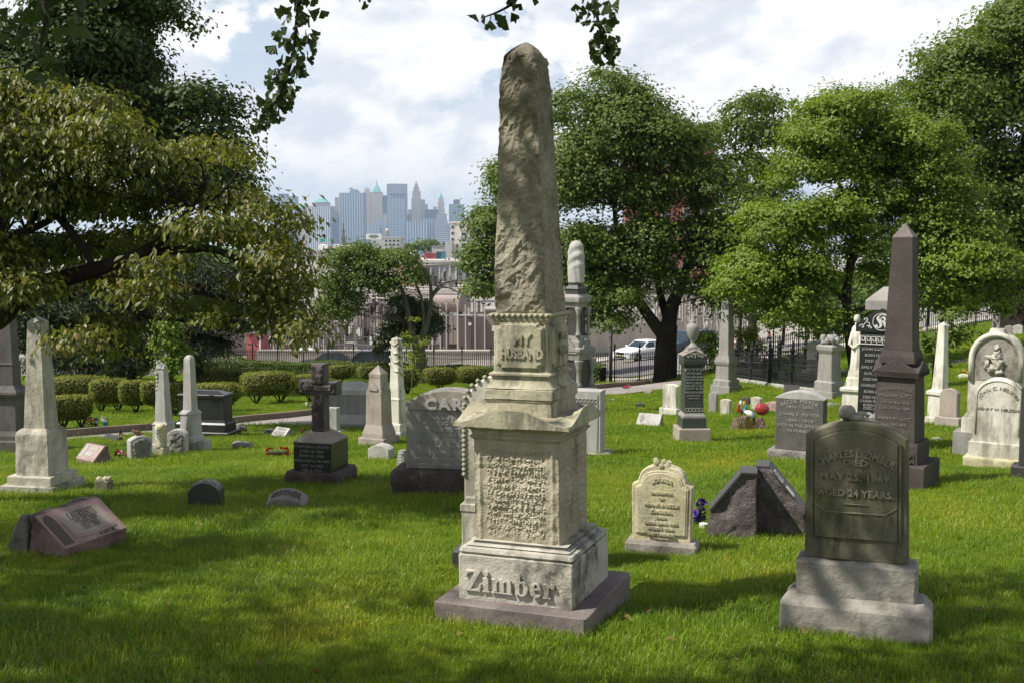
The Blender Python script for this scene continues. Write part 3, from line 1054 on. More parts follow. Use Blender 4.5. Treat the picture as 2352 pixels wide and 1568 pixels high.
for i in range(5):
    a = i * 1.25
    bud.blob((-W(22) + 0.016 * math.cos(a), 0.014 * math.sin(a), zr + 0.040), (0.036, 0.036, 0.042), 0.25, 10, 8, i * 2.0, 3.0)
bud.blob((-W(4), 0.0, zr + 0.012), (0.05, 0.04, 0.022), 0.5, 10, 6, 4.0)
bud.tube([(-W(8), 0, zr + 0.015), (W(6), 0.0, zr + 0.03), (W(18), 0.0, zr + 0.035), (W(24), 0, zr + 0.012)], [0.012, 0.02, 0.013, 0.004], 8)
bud.tube([(-W(30), 0, zr), (-W(10), -0.01, zr + 0.012), (W(30), 0.0, zr - 0.004), (W(48), 0, zr - 0.018)], [0.01, 0.014, 0.012, 0.004], 8)
o = bud.build('rosebud_carving', M_['graybase'], t, smooth=True)

# --- the small yellowed headstone --------------------------------------------------------------------------------------------------
s = Site(1521, 1276, 10, 170, 60)
t = s.thing('headstone', 'small yellowed scroll-shouldered headstone topped with carved flowers', 'headstone', GROUP_HS)
SC = s.sc
mb = MB()
mb.sq([(-0.25, W(82), W(32)), (s.h(1249), W(82), W(32)), (s.h(1241), W(77), W(27))], 0.012)
o = mb.build('base', M_['graybase'], t)
rough(o, 0.03, 0.008, 6.0, 21, 5, smooth=False)


def ogee(w, z0, zs, za):
    """scroll-shouldered outline: notch, concave shoulder, round head"""
    half = [(w * 0.97, z0), (w, zs), (w * 0.80, zs + (za - zs) * 0.16), (w * 0.78, zs + (za - zs) * 0.30), (w * 0.74, zs + (za - zs) * 0.45)]
    for k in range(1, 8):
        a = k / 7 * math.pi / 2
        half.append((w * 0.74 * math.cos(a), zs + (za - zs) * (0.45 + 0.55 * math.sin(a))))
    return half[:-1] + [(0, za)] + [(-x, z) for x, z in half[:-1][::-1]]


zt0, zs, za = s.h(1243), s.h(1115), s.h(1068)
wt = W(69)
mb = MB()
mb.ext([(x, z) for x, z in ogee(wt, zt0, zs, za)], -0.055, 0.055, 0.008)
o = mb.build('tablet', M_['cream'], t)
rough(o, 0.03, 0.003, 12.0, 22, 4, smooth=False)
for q, (dw, dz, dy) in enumerate(((0.028, 0.03, 0.010), (0.042, 0.045, 0.016))):
    mb = MB()
    mb.ext([(x, z) for x, z in ogee(wt - dw, zt0 + 0.06 + q * 0.002, zs - dz * 0.45, za - dz * 1.3)], -0.055 - dy, -0.05, 0.006)
    o = mb.build('moulded_panel', M_['cream'], t)
fy = -0.055 - 0.018
rowz = [(1104, 'LOUISA', 0.042, 0.175, 0.16), (1133, 'DAUGHTER', 0.026, 0.19, None), (1146, 'OF', 0.026, 0.042, None), (1161, 'FRANK & LIZZIE', 0.029, 0.285, None), (1176.5, 'ZIMBER.', 0.033, 0.19, None),
        (1189, 'DIED', 0.026, 0.085, None), (1202, 'DECR. 23RD. 1863', 0.026, 0.28, None), (1214.5, 'AGED 1 YEAR', 0.026, 0.22, None), (1228, 'AND 1.MONTH.', 0.027, 0.235, None)]
for r, tx, sz, wd, R in rowz:
    lettering(t, tx, sz, (0, fy, s.h(r)), M_['cream'], 0.007, R=R, width=wd * SC / 0.0036 * 0.98, bold=0.0012, name='inscription')
mb = MB()
mb.box(-W(18), W(18), fy - 0.006, fy, s.h(1235.5), s.h(1234))
mb.build('carved_rule', M_['cream'], t)
for k in range(9):
    a = rnd.uniform(0, 6.28)
    mb = MB()
    cx, cz, cyy = rnd.uniform(-W(17), W(17)), za + rnd.uniform(-0.01, 0.045) - 0.0, rnd.uniform(-0.06, 0.02)
    for p in range(5):
        b = a + p * 1.2566
        mb.blob((cx + 0.013 * math.cos(b), cyy - 0.004, cz + 0.013 * math.sin(b)), (0.012, 0.008, 0.012), 0.2, 6, 5, p)
    mb.blob((cx, cyy - 0.01, cz), 0.007, 0, 6, 4)
    mb.build('carved_flower', M_['cream'], t, smooth=True)


# ---------------------------------------------------------------- generic kinds
def obelisk(label, px, row, e, spec, tip=None, group=GROUP_OB, name='obelisk', cat='obelisk', tilt=(0, 0), wmax=None):
    wmax = wmax or max(w for _, _, secs in spec for _, w in secs)
    s = Site(px, row, e, wmax)
    t = s.thing(name, label, cat, group, tilt)
    parts = tiers(s, t, spec)
    return s, t, parts


m1, m2 = M_['marble'], M_['marble_base']
s, t, pp = obelisk('white marble obelisk with a bright pointed tip, streaked with dark stains, at the left edge', 100, 1138, 33, [
    ('base', m2, [(DEEP, 181), (1113, 181), (1112, 177)]),
    ('plinth', m1, [(1112, 149), (1094, 149), (1092, 145)]),
    ('die', m1, [(1093, 112), (1001, 110), (997, 108), (992, 100), (986, 84)]),
    ('shaft', m1, [(987, 74), (744, 45.5)]),
    ('pyramidion', M_['white'], [(744, 46.5), (741, 46), (727.5, 1.5)])], tilt=(0, math.radians(0.4)))
rough(pp[2], 0.06, 0.007, 7.0, 31, 5, smooth=False)

mg = M_['granite_dkgrey']
s, t, pp = obelisk('tall grey granite obelisk with a gabled die, behind the white obelisk at the left edge', 30, 1040, 30, [
    ('base', mg, [(DEEP, 112), (1012, 112), (1010, 108)]),
    ('plinth', mg, [(1011, 84), (1000, 84), (990, 70)]),
    ('die', mg, [(992, 64), (920, 64), (912, 70)]),
    ('gabled_cap', mg, [(913, 76), (905, 86), (900, 84), (886, 50)]),
    ('shaft_base', mg, [(888, 47), (840, 45), (838, 49), (834, 46)]),
    ('shaft', mg, [(836, 43), (640, 31)]),
    ('pyramidion', mg, [(640, 32), (622, 1.5)])], tilt=(0, 0))

ml = M_['granite_lt']
mg = M_['granite']
s, t, pp = obelisk('broken marble shaft with a jagged top, left of the round-topped shaft', 378, 1040, 32, [
    ('base', ml, [(DEEP, 64), (1020, 64), (1018, 60)]),
    ('die', ml, [(1020, 52), (976, 50), (974, 54), (968, 42)]),
    ('shaft', ml, [(969, 40), (848, 26)])])
sh = s.side(26) / 2
hz = s.h(849)
mb = MB()
mb.loft([[(-sh, -sh, hz), (sh, -sh, hz), (sh, sh, hz), (-sh, sh, hz)],
         [(-sh, -sh, hz + s.m(18)), (sh * 0.2, -sh, hz + s.m(4)), (sh * 0.4, sh, hz + s.m(6)), (-sh, sh, hz + s.m(14))],
         [(-sh * 0.95, -sh * 0.8, hz + s.m(21)), (-sh * 0.5, -sh * 0.7, hz + s.m(14)), (-sh * 0.5, sh * 0.5, hz + s.m(14)), (-sh * 0.95, sh * 0.5, hz + s.m(19))]])
mb.loft([[(sh * 0.45, -sh, hz), (sh, -sh, hz), (sh, sh, hz), (sh * 0.45, sh, hz)], [(sh * 0.72, -sh * 0.6, hz + s.m(11)), (sh * 0.95, -sh * 0.6, hz + s.m(9)), (sh * 0.95, sh * 0.4, hz + s.m(8)), (sh * 0.75, sh * 0.4, hz + s.m(9))]])
o = mb.build('broken_top', ml, t)
rough(o, 0.04, 0.02, 12.0, 33, 3)
mb = MB()
for k in range(7):
    mb.blob((-sh * 0.9 + 0.01 * math.sin(k), -sh - 0.01 + 0.006 * k * 0.2, s.h(858 + k * 9)), (0.03, 0.02, 0.04), 0.4, 7, 5, k)
mb.build('carved_garland', ml, t, smooth=True)

s, t, pp = obelisk('grey marble shaft with a rounded top, in front of the black family monument', 440, 1036, 36, [
    ('base', M_['rock_gray'], [(DEEP, 60), (1015, 60), (1011, 56)]),
    ('plinth', ml, [(1013, 60), (1005, 60), (999, 54)]),
    ('die', ml, [(1000, 50), (952, 47), (951, 52), (948, 50), (942, 38)]),
    ('shaft', ml, [(943, 34), (832, 26), (825, 25), (820, 20), (816.5, 9)])])
mb = MB()
mb.box(s.m(20), s.m(40), -s.m(6), s.m(22), -0.2, s.h(1011), 0.01)
mb.build('side_step', ml, t)

mt = M_['granite_tan']
s, t, pp = obelisk('tan granite pillar with a pointed cap and corner notches, left of the big arched headstone', 871, 1024, 33, [
    ('base', mt, [(DEEP, 97), (1007, 97), (1005, 94)]),
    ('plinth', mt, [(1006, 78), (996, 77), (981, 66), (976, 62)]),
    ('die', mt, [(977, 61), (904, 57), (896, 55)]),
    ('neck', mt, [(897, 50), (870, 43.5), (866, 43.5)]),
    ('cap', mt, [(867, 45), (860, 45), (859, 44), (840, 1.5)])])
for sx in (0, 1):
    mb = MB()
    q = s.side(43) / 2
    mb.ext([(-q * 0.75, s.h(898)), (q * 0.75, s.h(898)), (q * 0.75, s.h(893)), (0, s.h(880)), (-q * 0.75, s.h(893))], -q - 0.07, -q + 0.02, 0.01)
    if sx:
        mb.v = [tuple(RIGHT @ Vector(p)) for p in mb.v]
    mb.build('carved_gable', mt, t)

mw = M_['white']
s, t, pp = obelisk('slender white marble obelisk draped with carved cloth, behind the tan pillar', 913, 1008, 33, [
    ('base', ml, [(DEEP, 66), (992, 66), (990, 62)]),
    ('plinth', mw, [(991, 58), (974, 57), (972, 52)]),
    ('die', mw, [(973, 43), (920, 42), (917, 44), (913, 38)]),
    ('shaft', mw, [(914, 36), (782, 25)]),
    ('pyramidion', mw, [(782, 26), (780, 25), (775, 1.5)])])
for k in range(8):
    mb = MB()
    r0 = 786 + k * 8
    q = s.side(26 + k * 0.9) / 2 + 0.012
    sag = [(-q + 2 * q * i / 10, -q, s.h(r0 + 7 * math.sin(math.pi * i / 10) + 3 * k * (i / 10))) for i in range(11)]
    mb.tube(sag, 0.016 + 0.004 * (k % 2), 6)
    if k % 2:
        mb.v = [tuple(RIGHT @ Vector(p)) for p in mb.v]
    mb.build('carved_drapery', mw, t, smooth=True)

s, t, pp = obelisk('grey granite obelisk in front of the iron lot fence, tip hidden in leaves', 1667, 906, 33, [
    ('base', mg, [(DEEP, 72), (887, 72), (885, 70)]),
    ('plinth', mg, [(886, 60), (874, 60), (871, 52)]),
    ('die', mg, [(872, 50), (838, 47)]),
    ('cap', mg, [(838, 52), (832, 56), (828, 54), (818, 46)]),
    ('shaft', mg, [(820, 38), (700, 27)]),
    ('pyramidion', mg, [(700, 28), (684, 1.5)])])

mbn = M_['granite_brown']
s = Site(2061, 1122, 14, 150)
t = s.thing('obelisk', 'tall brown granite obelisk on a gabled die, directly behind the mossy headstone', 'obelisk', GROUP_OB)
tiers(s, t, [
    ('base', mbn, [(DEEP, 182), (1063, 182), (1060, 178)]),
    ('plinth', mbn, [(1062, 134), (1052, 134), (1020, 133), (1013, 128)]),
    ('die', mbn, [(1014, 112), (862, 101)]),
    ('shaft_block', mbn, [(834, 95), (820, 93), (806, 84)]),
    ('shaft', mbn, [(807, 78), (546, 54)]),
    ('pyramidion', M_['granite_base'], [(546, 55), (543, 54), (512, 1.5)])])  # tip is brown granite too; its paler colour paints in sunlight
q = s.side(124) / 2
mb = MB()
for M2 in (None, RIGHT):
    m3 = MB()
    m3.ext([(-q, s.h(864)), (q, s.h(864)), (q, s.h(853)), (0, s.h(823)), (-q, s.h(853))], -q, q, 0.006)
    if M2:
        m3.v = [tuple(RIGHT @ Vector(p)) for p in m3.v]
    mb.add(m3.v, m3.f)
mb.build('gabled_cap', mbn, t)
q = s.side(112) / 2
fy = -s.side(104) / 2 - 0.006
for r, tx, w in ((894, 'HIER RUHEN IN FRIEDEN', .80), (911, 'WILLIAM LUTZ', .86), (926, 'Geb. 26 Nov 1818.', .74), (939, 'Gest. 20 Aug 1889.', .80), (963, 'ANNA M. LUTZ', .88), (977, 'Geb. WEINER', .62), (993, 'Geb. 6. Juni 1825', .74), (1006, 'Gest. 12. Aug 1886', .80)):
    hh = s.h(r)
    f2 = -(s.side(112) / 2 + (s.side(101) - s.side(112)) / 2 * (1014 - r) / 152) - 0.003
    lettering(t, tx, s.m(10 if tx.isupper() else 9), (0, f2, hh), M_['letter_gr'], 0.004, width=w * s.side(104), R=s.m(110) if r == 894 else None)
mb = MB()
mb.ext([(-s.side(120) / 2, s.h(1058)), (s.side(120) / 2, s.h(1058)), (s.side(120) / 2, s.h(1032)), (-s.side(120) / 2, s.h(1032))], -s.side(133) / 2 - 0.012, -s.side(133) / 2 + 0.02, 0.004)
mb.build('name_panel', mbn, t)
lettering(t, 'LUTZ', s.m(22), (0, -s.side(133) / 2 - 0.016, s.h(1055)), M_['granite_brown'], 0.012, width=s.side(104), bold=0.006)

# the big dark lettered monument behind it
s = Site(2030, 1000, 12, 160, 120, Y=17.0)
s.z = s.z - 0.1
t = s.thing('monument', 'black granite monument with a carved gothic initial and many lines of pale lettering', 'monument', 'large family monuments')
wb = 118
mk = M_['black']
tiers(s, t, [
    ('base', mg, [(DEEP, 165), (988, 165), (985, 160)]),
    ('plinth', mk, [(986, 140), (968, 138)]),
    ('die', mk, [(969, wb), (760, wb - 4)]),
    ('block', mg, [(712, 96), (692, 96), (689, 92), (660, 20)])])
q = s.side(wb + 16) / 2
mb = MB()
mb.ext([(-q, s.h(762)), (q, s.h(762)), (q, s.h(744)), (q * 0.45, s.h(722)), (0, s.h(708)), (-q * 0.45, s.h(722)), (-q, s.h(744))], -q, q, 0.008)
mb.build('gabled_cap', mk, t)
lettering(t, chr(0x1D576), s.m(40), (0, -q - 0.004, s.h(751)), M_['letter_bright'], 0.004, bold=0.002)
mb = MB()
for k in range(28):
    a0, a1 = 2 * math.pi * k / 28, 2 * math.pi * (k + 1) / 28
    r0 = s.m(19)
    zc0 = s.h(738)
    mb.tube([(r0 * math.cos(a0), -q - 0.003, zc0 + r0 * math.sin(a0)), (r0 * math.cos(a1), -q - 0.003, zc0 + r0 * math.sin(a1))], 0.007, 4)
for sx in (-1, 1):
    for ox, oz, r, tr in ((30, 746, 8, 5.0), (42, 750, 6, 5.0), (24, 752, 4, 4.0), (33, 735, 5, 4.5)):
        pts = [(sx * s.m(ox + (r * (1 - k / 16)) * math.cos(k * 0.42)), -q - 0.003, s.h(oz) + s.m(r * (1 - k / 16)) * math.sin(k * 0.42)) for k in range(15)]
        mb.tube(pts, 0.008, 4)
mb.build('carved_scrollwork', M_['letter_bright'], t)
qd = s.side(wb) / 2 + 0.003
mb = MB()
kw = s.side(wb) / 8.2
for k in range(-4, 4):
    x0 = k * kw + 0.01
    zt, zbm = s.h(773), s.h(787)
    th = 0.011
    pts = [(x0, zbm), (x0, zt), (x0 + kw * 0.8, zt), (x0 + kw * 0.8, zbm + (zt - zbm) * 0.3), (x0 + kw * 0.3, zbm + (zt - zbm) * 0.3), (x0 + kw * 0.3, zbm + (zt - zbm) * 0.65)]
    for (ax, az), (bx, bz) in zip(pts[:-1], pts[1:]):
        mb.box(min(ax, bx) - th / 2, max(ax, bx) + th / 2, -qd - 0.002, -qd + 0.01, min(az, bz) - th / 2, max(az, bz) + th / 2)
mb.box(-4 * kw, 4 * kw, -qd - 0.002, -qd + 0.01, s.h(770.4), s.h(769))
mb.box(-4 * kw, 4 * kw, -qd - 0.002, -qd + 0.01, s.h(790.6), s.h(789))
mb.build('meander_band', M_['letter_bright'], t)
x_l = -s.side(wb) / 2 + s.m(6)
for r, tx, w in ((804, 'JOHN KATZENBERG', .9), (818, 'BORN FEB. 17. 1829.', .76), (831, 'DIED APR. 2. 1893.', .74), (846, 'EMILY KATZENBERG', .9), (860, 'BORN JAN. 5. 1836.', .76), (873, 'DIED MARCH 9. 1899.', .8), (887, 'CHARLES KATZENBERG', .92), (901, 'BORN AUG. 3. 1859.', .76), (914, 'DIED NOV. 11. 1886.', .8), (923, 'CARRIE M. KATZENBERG', .94), (932, 'BORN FEB. 21. 1869.', .78), (939.5, 'DIED JAN. 4. 1897.', .76)):
    lettering(t, tx, s.m(8.6), (0, -qd, s.h(r)), M_['letter_lt'], 0.004, width=w * 0.94 * s.side(wb))
mb = MB()
for k in range(-3, 3):
    for r in (7, 4):
        c = (k + 0.5) * s.side(wb) / 6.3
        for a in range(12):
            a0, a1 = a / 12 * 2 * math.pi, (a + 1) / 12 * 2 * math.pi
            mb.tube([(c + s.m(r) * math.cos(a0), -qd, s.h(953) + s.m(r) * math.sin(a0)), (c + s.m(r) * math.cos(a1), -qd, s.h(953) + s.m(r) * math.sin(a1))], 0.009, 4)
mb.build('carved_ring_band', M_['letter_bright'], t)

# urn monument
s = Site(1588, 1018, -12, 86)
t = s.thing('monument', 'slim dark green granite monument with white lettering and a grey urn on top', 'monument', 'large family monuments')
md = M_['green_dark']
tiers(s, t, [
    ('base', mt, [(DEEP, 86), (984, 86), (982, 83)]),
    ('plinth', md, [(983, 66), (960, 65), (958, 64)]),
    ('moulding', mg, [(959, 64), (954, 63), (950, 56), (947, 54)]),
    ('die', md, [(948, 53), (842, 50)]),
    ('cap', md, [(843, 54), (835, 62), (828, 63), (823, 62)]),
    ('urn_step', mg, [(812, 46), (808, 45), (806, 36), (800, 34)])])
q = s.side(62) / 2
for nm, dep in (('gable', 0.0),):
    mb = MB()
    mb.ext([(-q, s.h(826)), (q, s.h(826)), (q, s.h(818)), (0, s.h(806)), (-q, s.h(818))], -q, q, 0.006)
    mb.build('gabled_cap', md, t)
    mb = MB()
    mb.ext([(-q * 1.02, s.h(817.8)), (0, s.h(805.8)), (q * 1.02, s.h(817.8)), (q * 1.02, s.h(815)), (0, s.h(802.5)), (-q * 1.02, s.h(815))], -q * 1.02, q * 1.02, 0.004)
    mb.build('gable_coping', mt, t)
mb = MB()
for sx in (-1, 1):
    for ox, oz, r in ((9, 817, 4), (16, 819, 3), (4, 812, 3)):
        mb.tube([(sx * s.m(ox + r * (1 - k / 14) * math.cos(k * 0.5)), -q - 0.004, s.h(oz) + s.m(r * (1 - k / 14)) * math.sin(k * 0.5)) for k in range(12)], 0.010, 4)
mb.tube([(0, -q - 0.004, s.h(821)), (0, -q - 0.004, s.h(809))], 0.014, 4)
mb.build('carved_scrollwork', M_['letter_lt'], t)
qd = s.side(52) / 2 + 0.004
mb = MB()
kw = s.side(51) / 4.4
for k in range(-2, 3):
    x0 = (k - 0.5) * kw * 0.9
    mb.box(x0, x0 + kw * 0.45, -qd - 0.002, -qd + 0.012, s.h(851), s.h(846))
    mb.box(x0 + kw * 0.45, x0 + kw * 0.9, -qd - 0.002, -qd + 0.012, s.h(846.5), s.h(844))
mb.build('key_band', M_['letter_lt'], t)
for r, tx, w in ((859, 'CH. W. LUCA.', .82), (866.5, 'BORN APRIL 24.1849', .95), (872.5, 'DIED AUG. 22.1883', .95), (881, 'WM. S. LESLIE.', .88), (887.5, 'BORN DEC. 21.1854', .95), (893.5, 'DIED SEPT. 28. 1894', .95), (902.5, 'MARY LUCA LESLIE', .98), (909, 'JUNE 29.1855.', .76), (915.5, 'AUG. 2. 1935.', .62)):
    lettering(t, tx, s.m(6.6 if w in (.82, .88, .98) else 5), (0, -qd, s.h(r)), M_['letter_lt'], 0.004, width=w * s.side(50))
mb = MB()
for k in range(5):
    for a in range(8):
        a0, a1 = a / 8 * 2 * math.pi, (a + 1) / 8 * 2 * math.pi
        c = (k - 2) * s.side(52) / 5.6
        mb.tube([(c + s.m(4.5) * math.cos(a0), -qd, s.h(940) + s.m(4) * math.sin(a0)), (c + s.m(4.5) * math.cos(a1), -qd, s.h(940) + s.m(4) * math.sin(a1))], 0.010, 4)
mb.build('carved_ring_band', M_['letter_lt'], t)
u0 = s.h(800.5)
mu = lambda q: s.m(q)
mb = MB()
mb.lathe([(mu(13), u0), (mu(13), u0 + mu(3)), (mu(9), u0 + mu(6)), (mu(5), u0 + mu(11)), (mu(4.5), u0 + mu(14)), (mu(9), u0 + mu(20)), (mu(14), u0 + mu(33)), (mu(15), u0 + mu(45)), (mu(13.5), u0 + mu(52)), (mu(8), u0 + mu(55)), (mu(6), u0 + mu(57)),
          (mu(8), u0 + mu(60)), (mu(7), u0 + mu(62)), (mu(4.5), u0 + mu(65)), (mu(5.5), u0 + mu(69)), (mu(2), u0 + mu(75)), (mu(1), u0 + mu(80))], 24)
mb.build('urn', M_['granite'], t, smooth=True)

# statue monument half hidden behind the rough-hewn shaft
s = Site(1322, 902, 34, 92, Y=27.0)
t = s.thing('monument', 'tall dark granite monument with little columns, half hidden behind the rough-hewn shaft', 'monument', 'large family monuments')
tiers(s, t, [
    ('base', mg, [(DEEP, 100), (893, 100), (888, 92)]),
    ('lower_die', M_['dark'], [(890, 70), (826, 68)]),
    ('cornice', mg, [(826, 78), (812, 84), (806, 94), (800, 94), (796, 74)]),
    ('step', mg, [(797, 70), (784, 70), (782, 60), (772, 60)]),
    ('upper_die', M_['dark'], [(773, 44), (706, 44)]),
    ('upper_cornice', mg, [(707, 50), (700, 54), (694, 70), (687, 72), (683, 70), (676, 48)]),
    ('pedestal', M_['dark'], [(678, 50), (668, 50), (664, 54), (656, 36), (650, 34)])])
for k, (hw, r0, r1, rr) in enumerate(((s.side(72) / 2, 888, 826, 5.5), (s.side(56) / 2, 772, 707, 4.2))):
    for sx, sy in ((-1, -1), (1, -1), (1, 1)):
        z_0, z_1 = s.h(r0), s.h(r1)
        rr_ = s.m(rr)
        mb = MB()
        mb.lathe([(rr_ * 1.6, z_0), (rr_ * 1.6, z_0 + rr_), (rr_ * 1.1, z_0 + 2 * rr_), (rr_, z_0 + 2.4 * rr_), (rr_ * 0.9, z_1 - 4 * rr_), (rr_ * 1.2, z_1 - 3.6 * rr_), (rr_ * 1.1, z_1 - 3 * rr_), (rr_ * 1.9, z_1 - 0.6 * rr_), (rr_ * 1.9, z_1)], 14, (sx * hw, sy * hw, 0))
        mb.build('column', mg, t, smooth=True)
q = s.side(84) / 2
for M2 in (0, 1):
    mb = MB()
    mb.ext([(-q * 0.8, s.h(812)), (q * 0.8, s.h(812)), (q * 0.85, s.h(806)), (0, s.h(778)), (-q * 0.85, s.h(806))], -q * 1.08, q * 0.5, 0.01)
    if M2:
        mb.v = [tuple(RIGHT @ Vector(p)) for p in mb.v]
    mb.build('gable', mg, t)
# the veiled figure on it is one carved body
fig = MB()
z_0, z_1 = s.h(651), s.h(552)
H = z_1 - z_0
rings = []
for k in range(33):
    v = k / 32
    if v < 0.8:
        rx = s.m(19 - 3 * v + 3 * math.sin(v * 3))
        ry = rx * 0.8
    else:
        q = (v - 0.8) / 0.2
        rx = s.m(17.5) * math.sqrt(max(0.003, 1 - q ** 2.2))
        ry = rx * 0.85
    ring = []
    for i in range(48):
        a = 2 * math.pi * i / 48
        vert = 0.05 * math.sin(a * 9 + 2 * math.sin(v * 3)) * (1 - v)
        swag = 0.085 * math.sin((v * 26) - 3.2 * math.cos(a + 0.4)) * float(S((v - 0.3) / 0.15) * S((1.02 - v) / 0.25))
        f_ = 1 + vert + swag * (0.4 + 0.6 * max(0, math.cos(a + 0.9)))
        ring.append((rx * f_ * math.cos(a) - s.m(1.5) * math.sin(v * 2.6) + s.m(1), ry * f_ * math.sin(a), z_0 + H * v + s.m(0.8) * math.sin(5 * a) * (1 if k == 0 else 0)))
    rings.append(ring)
fig.loft(rings)
o = fig.build('veiled_figure', M_['granite_lt'], t, smooth=True)  # white marble figure; the greyer stone paints in the maple's shade

# --- cross monument
s = Site(739, 1116, 26, 166)
t = s.thing('cross_monument', 'dark rough-faced stone cross on a lettered granite block', 'cross', 'large family monuments')
wd = 124
tiers(s, t, [('die', M_['black'], [(1082, wd), (1016, wd)]), ('cap', M_['granite_tan'], [(1016, wd + 1), (1013, wd + 1), (994, 60)])])
mb = MB()
hb = s.side(166) / 2
mb.sq([(-0.3, hb), (s.h(1090), hb), (s.h(1081), hb * 0.95)], 0.02)
o = mb.build('base', M_['rock_brown'], t)
rough(o, 0.05, 0.03, 4.5, 41, 5, mask=lambda c: 1.0 if c.z < s.h(1086) else 0.1)
M_die = s.side(wd) / 2 + 0.003
for r, tx, w in ((1027, 'STAFFORD H. PALMER', .97), (1037.5, 'JUNE 16, 1852', .66), (1048, 'JUNE 26, 1908.', .70), (1059.5, 'MARGARET A. HIS WIFE', .97), (1070.5, 'OCT. 24, 1853.', .63), (1081, 'FEB. 6, 1931.', .54)):
    lettering(t, tx, s.m(8.5), (0, -M_die, s.h(r)), M_['letter_gr'], 0.003, width=w * s.side(wd) * 0.97, bold=0.001)
cw = s.m(16.5)
ct = s.m(14)
aw = s.m(48)
zt_, za1, za0, zb_ = s.h(838), s.h(877), s.h(909), s.h(995)
o_ = [(-cw, zb_), (cw, zb_), (cw, za0), (aw, za0), (aw, za1), (cw, za1), (cw, zt_), (-cw, zt_), (-cw, za1), (-aw, za1), (-aw, za0), (-cw, za0)]
mb = MB()
mb.ext(o_, -ct, ct, 0.012)
o = mb.build('cross', M_['granite_dkgrey'], t)
def rock_panel(x0, x1, z0_, z1_):
    mb = MB()
    mb.box(x0 + 0.014, x1 - 0.014, -ct - 0.028, -ct + 0.01, z0_ + 0.014, z1_ - 0.014, 0.015)
    o = mb.build('rock_face', M_['rock_brown'], t)
    rough(o, 0.022, 0.022, 9.0, 42 + x0, 5, mask=lambda c: 1.0 if c.y < -ct - 0.004 else 0.0)
rock_panel(-cw, cw, zb_, za0 + 0.01)
rock_panel(-cw, cw, za1 - 0.05, zt_)
rock_panel(-aw, -aw + s.m(17), za0, za1)
rock_panel(aw - s.m(17), aw, za0, za1)
mb = MB()
mb.ext([(-aw + s.m(14), za0 + s.m(9)), (aw - s.m(14), za0 + s.m(9)), (aw - s.m(12), za0 + s.m(22)), (-aw + s.m(12), za0 + s.m(22))], -ct - 0.03, -ct + 0.01, 0.008)
mb.build('ribbon', M_['granite_dkgrey'], t)
lettering(t, 'AT REST', s.m(11), (0, -ct - 0.032, za0 + s.m(11)), M_['letter_dk'], 0.006, width=s.m(54), bold=0.002)
# ------------------------------------------------------------------ headstones and low markers


def slab(label, px, row, e, w, top, depth, mat, shoulder=None, base=None, group=GROUP_HS, name='headstone', cat='headstone', tilt=(0, 0), bev=0.012, Y=None, rock=0.0, panel=None, taper=0.0, sink=0.15):
    """upright slab w pixels wide, bottom at row, arch from shoulder to top; base: (row_top, width, depth, material, rockiness)"""
    s = Site(px, row, e, w, max(depth, base[2] if base else 0), Y=Y)
    t = s.thing(name, label, cat, group, tilt)
    zb = -sink
    if base:
        mb = MB()
        bw, bd = s.m(base[1]) / 2, s.m(base[2]) / 2
        mb.sq([(-0.3, bw, bd), (s.h(base[0]) - 0.02, bw, bd), (s.h(base[0]), bw - 0.02, bd - 0.02)], 0.015)
        o = mb.build('base', base[3], t)
        if base[4]:
            rough(o, 0.05, base[4], 5.0, px * 0.01, 5, mask=lambda c: 1.0 if c.z < s.h(base[0]) - 0.03 else 0.12)
        zb = s.h(base[0]) - 0.003
    hw, hd = s.m(w) / 2, s.m(depth) / 2
    zt = s.h(top)
    zs = s.h(shoulder) if shoulder else zt
    out = arch_outline(hw, zb, zs, zt, 16, taper) if shoulder else [(-hw, zb), (hw, zb), (hw, zt), (-hw, zt)]
    mb = MB()
    mb.ext(out, -hd, hd, bev)
    o = mb.build('tablet', mat, t)
    if rock:
        rough(o, 0.05, rock, 6.0, px * 0.013, 4, smooth=False)
    s.hd, s.hw, s.zs, s.zt, s.zb = hd, hw, zs, zt, zb
    return s, t, o


# big arched headstone with the raised name
s, t, o = slab('large grey arched headstone with big raised capital letters on a rock-faced base', 1040, 1140, 12, 206, 893, 46, M_['granite'], 927, (1077, 268, 92, M_['rock_brown'], 0.035))
mb = MB()
mb.ext([(-s.hw + 0.02, s.h(1070)), (s.hw - 0.02, s.h(1070)), (s.hw - 0.02, s.h(944)), (-s.hw + 0.02, s.h(944))], -s.hd - 0.006, -s.hd + 0.01, 0.004)
mb.build('inscribed_panel', M_['granite'], t)
mb = MB()
mb.ext(arch_outline(s.hw - 0.012, s.h(942), s.h(929), s.h(896)), -s.hd - 0.012, -s.hd + 0.01, 0.006)
mb.build('arched_head', M_['granite_tan'], t)
lettering(t, 'CARR', s.m(33), (0.0, -s.hd - 0.014, s.h(939)), M_['granite_lt'], 0.024, width=s.m(122), bold=0.007, spacing=1.2)
for r, tx, w in ((964, 'DELWIN B. CARR', .7), (976, 'BORN AUGUST 14, 1849', .8), (991, 'DIED AUGUST 5, 1921', .78), (1017, 'JENNIE E. A. PALMER', .82), (1029, 'HIS WIFE', .32), (1046, 'BORN JANUARY 25, 1851', .82), (1060, 'DIED FEBRUARY 4, 1937', .8)):
    lettering(t, tx, s.m(12), (0, -s.hd - 0.009, s.h(r)), M_['letter_lt'], 0.004, width=w * s.hw * 2)
mb = MB()
for r in (1001, 1069):
    mb.box(-s.m(11), s.m(11), -s.hd - 0.011, -s.hd, s.h(r), s.h(r - 1))
mb.build('carved_rule', M_['letter_lt'], t)

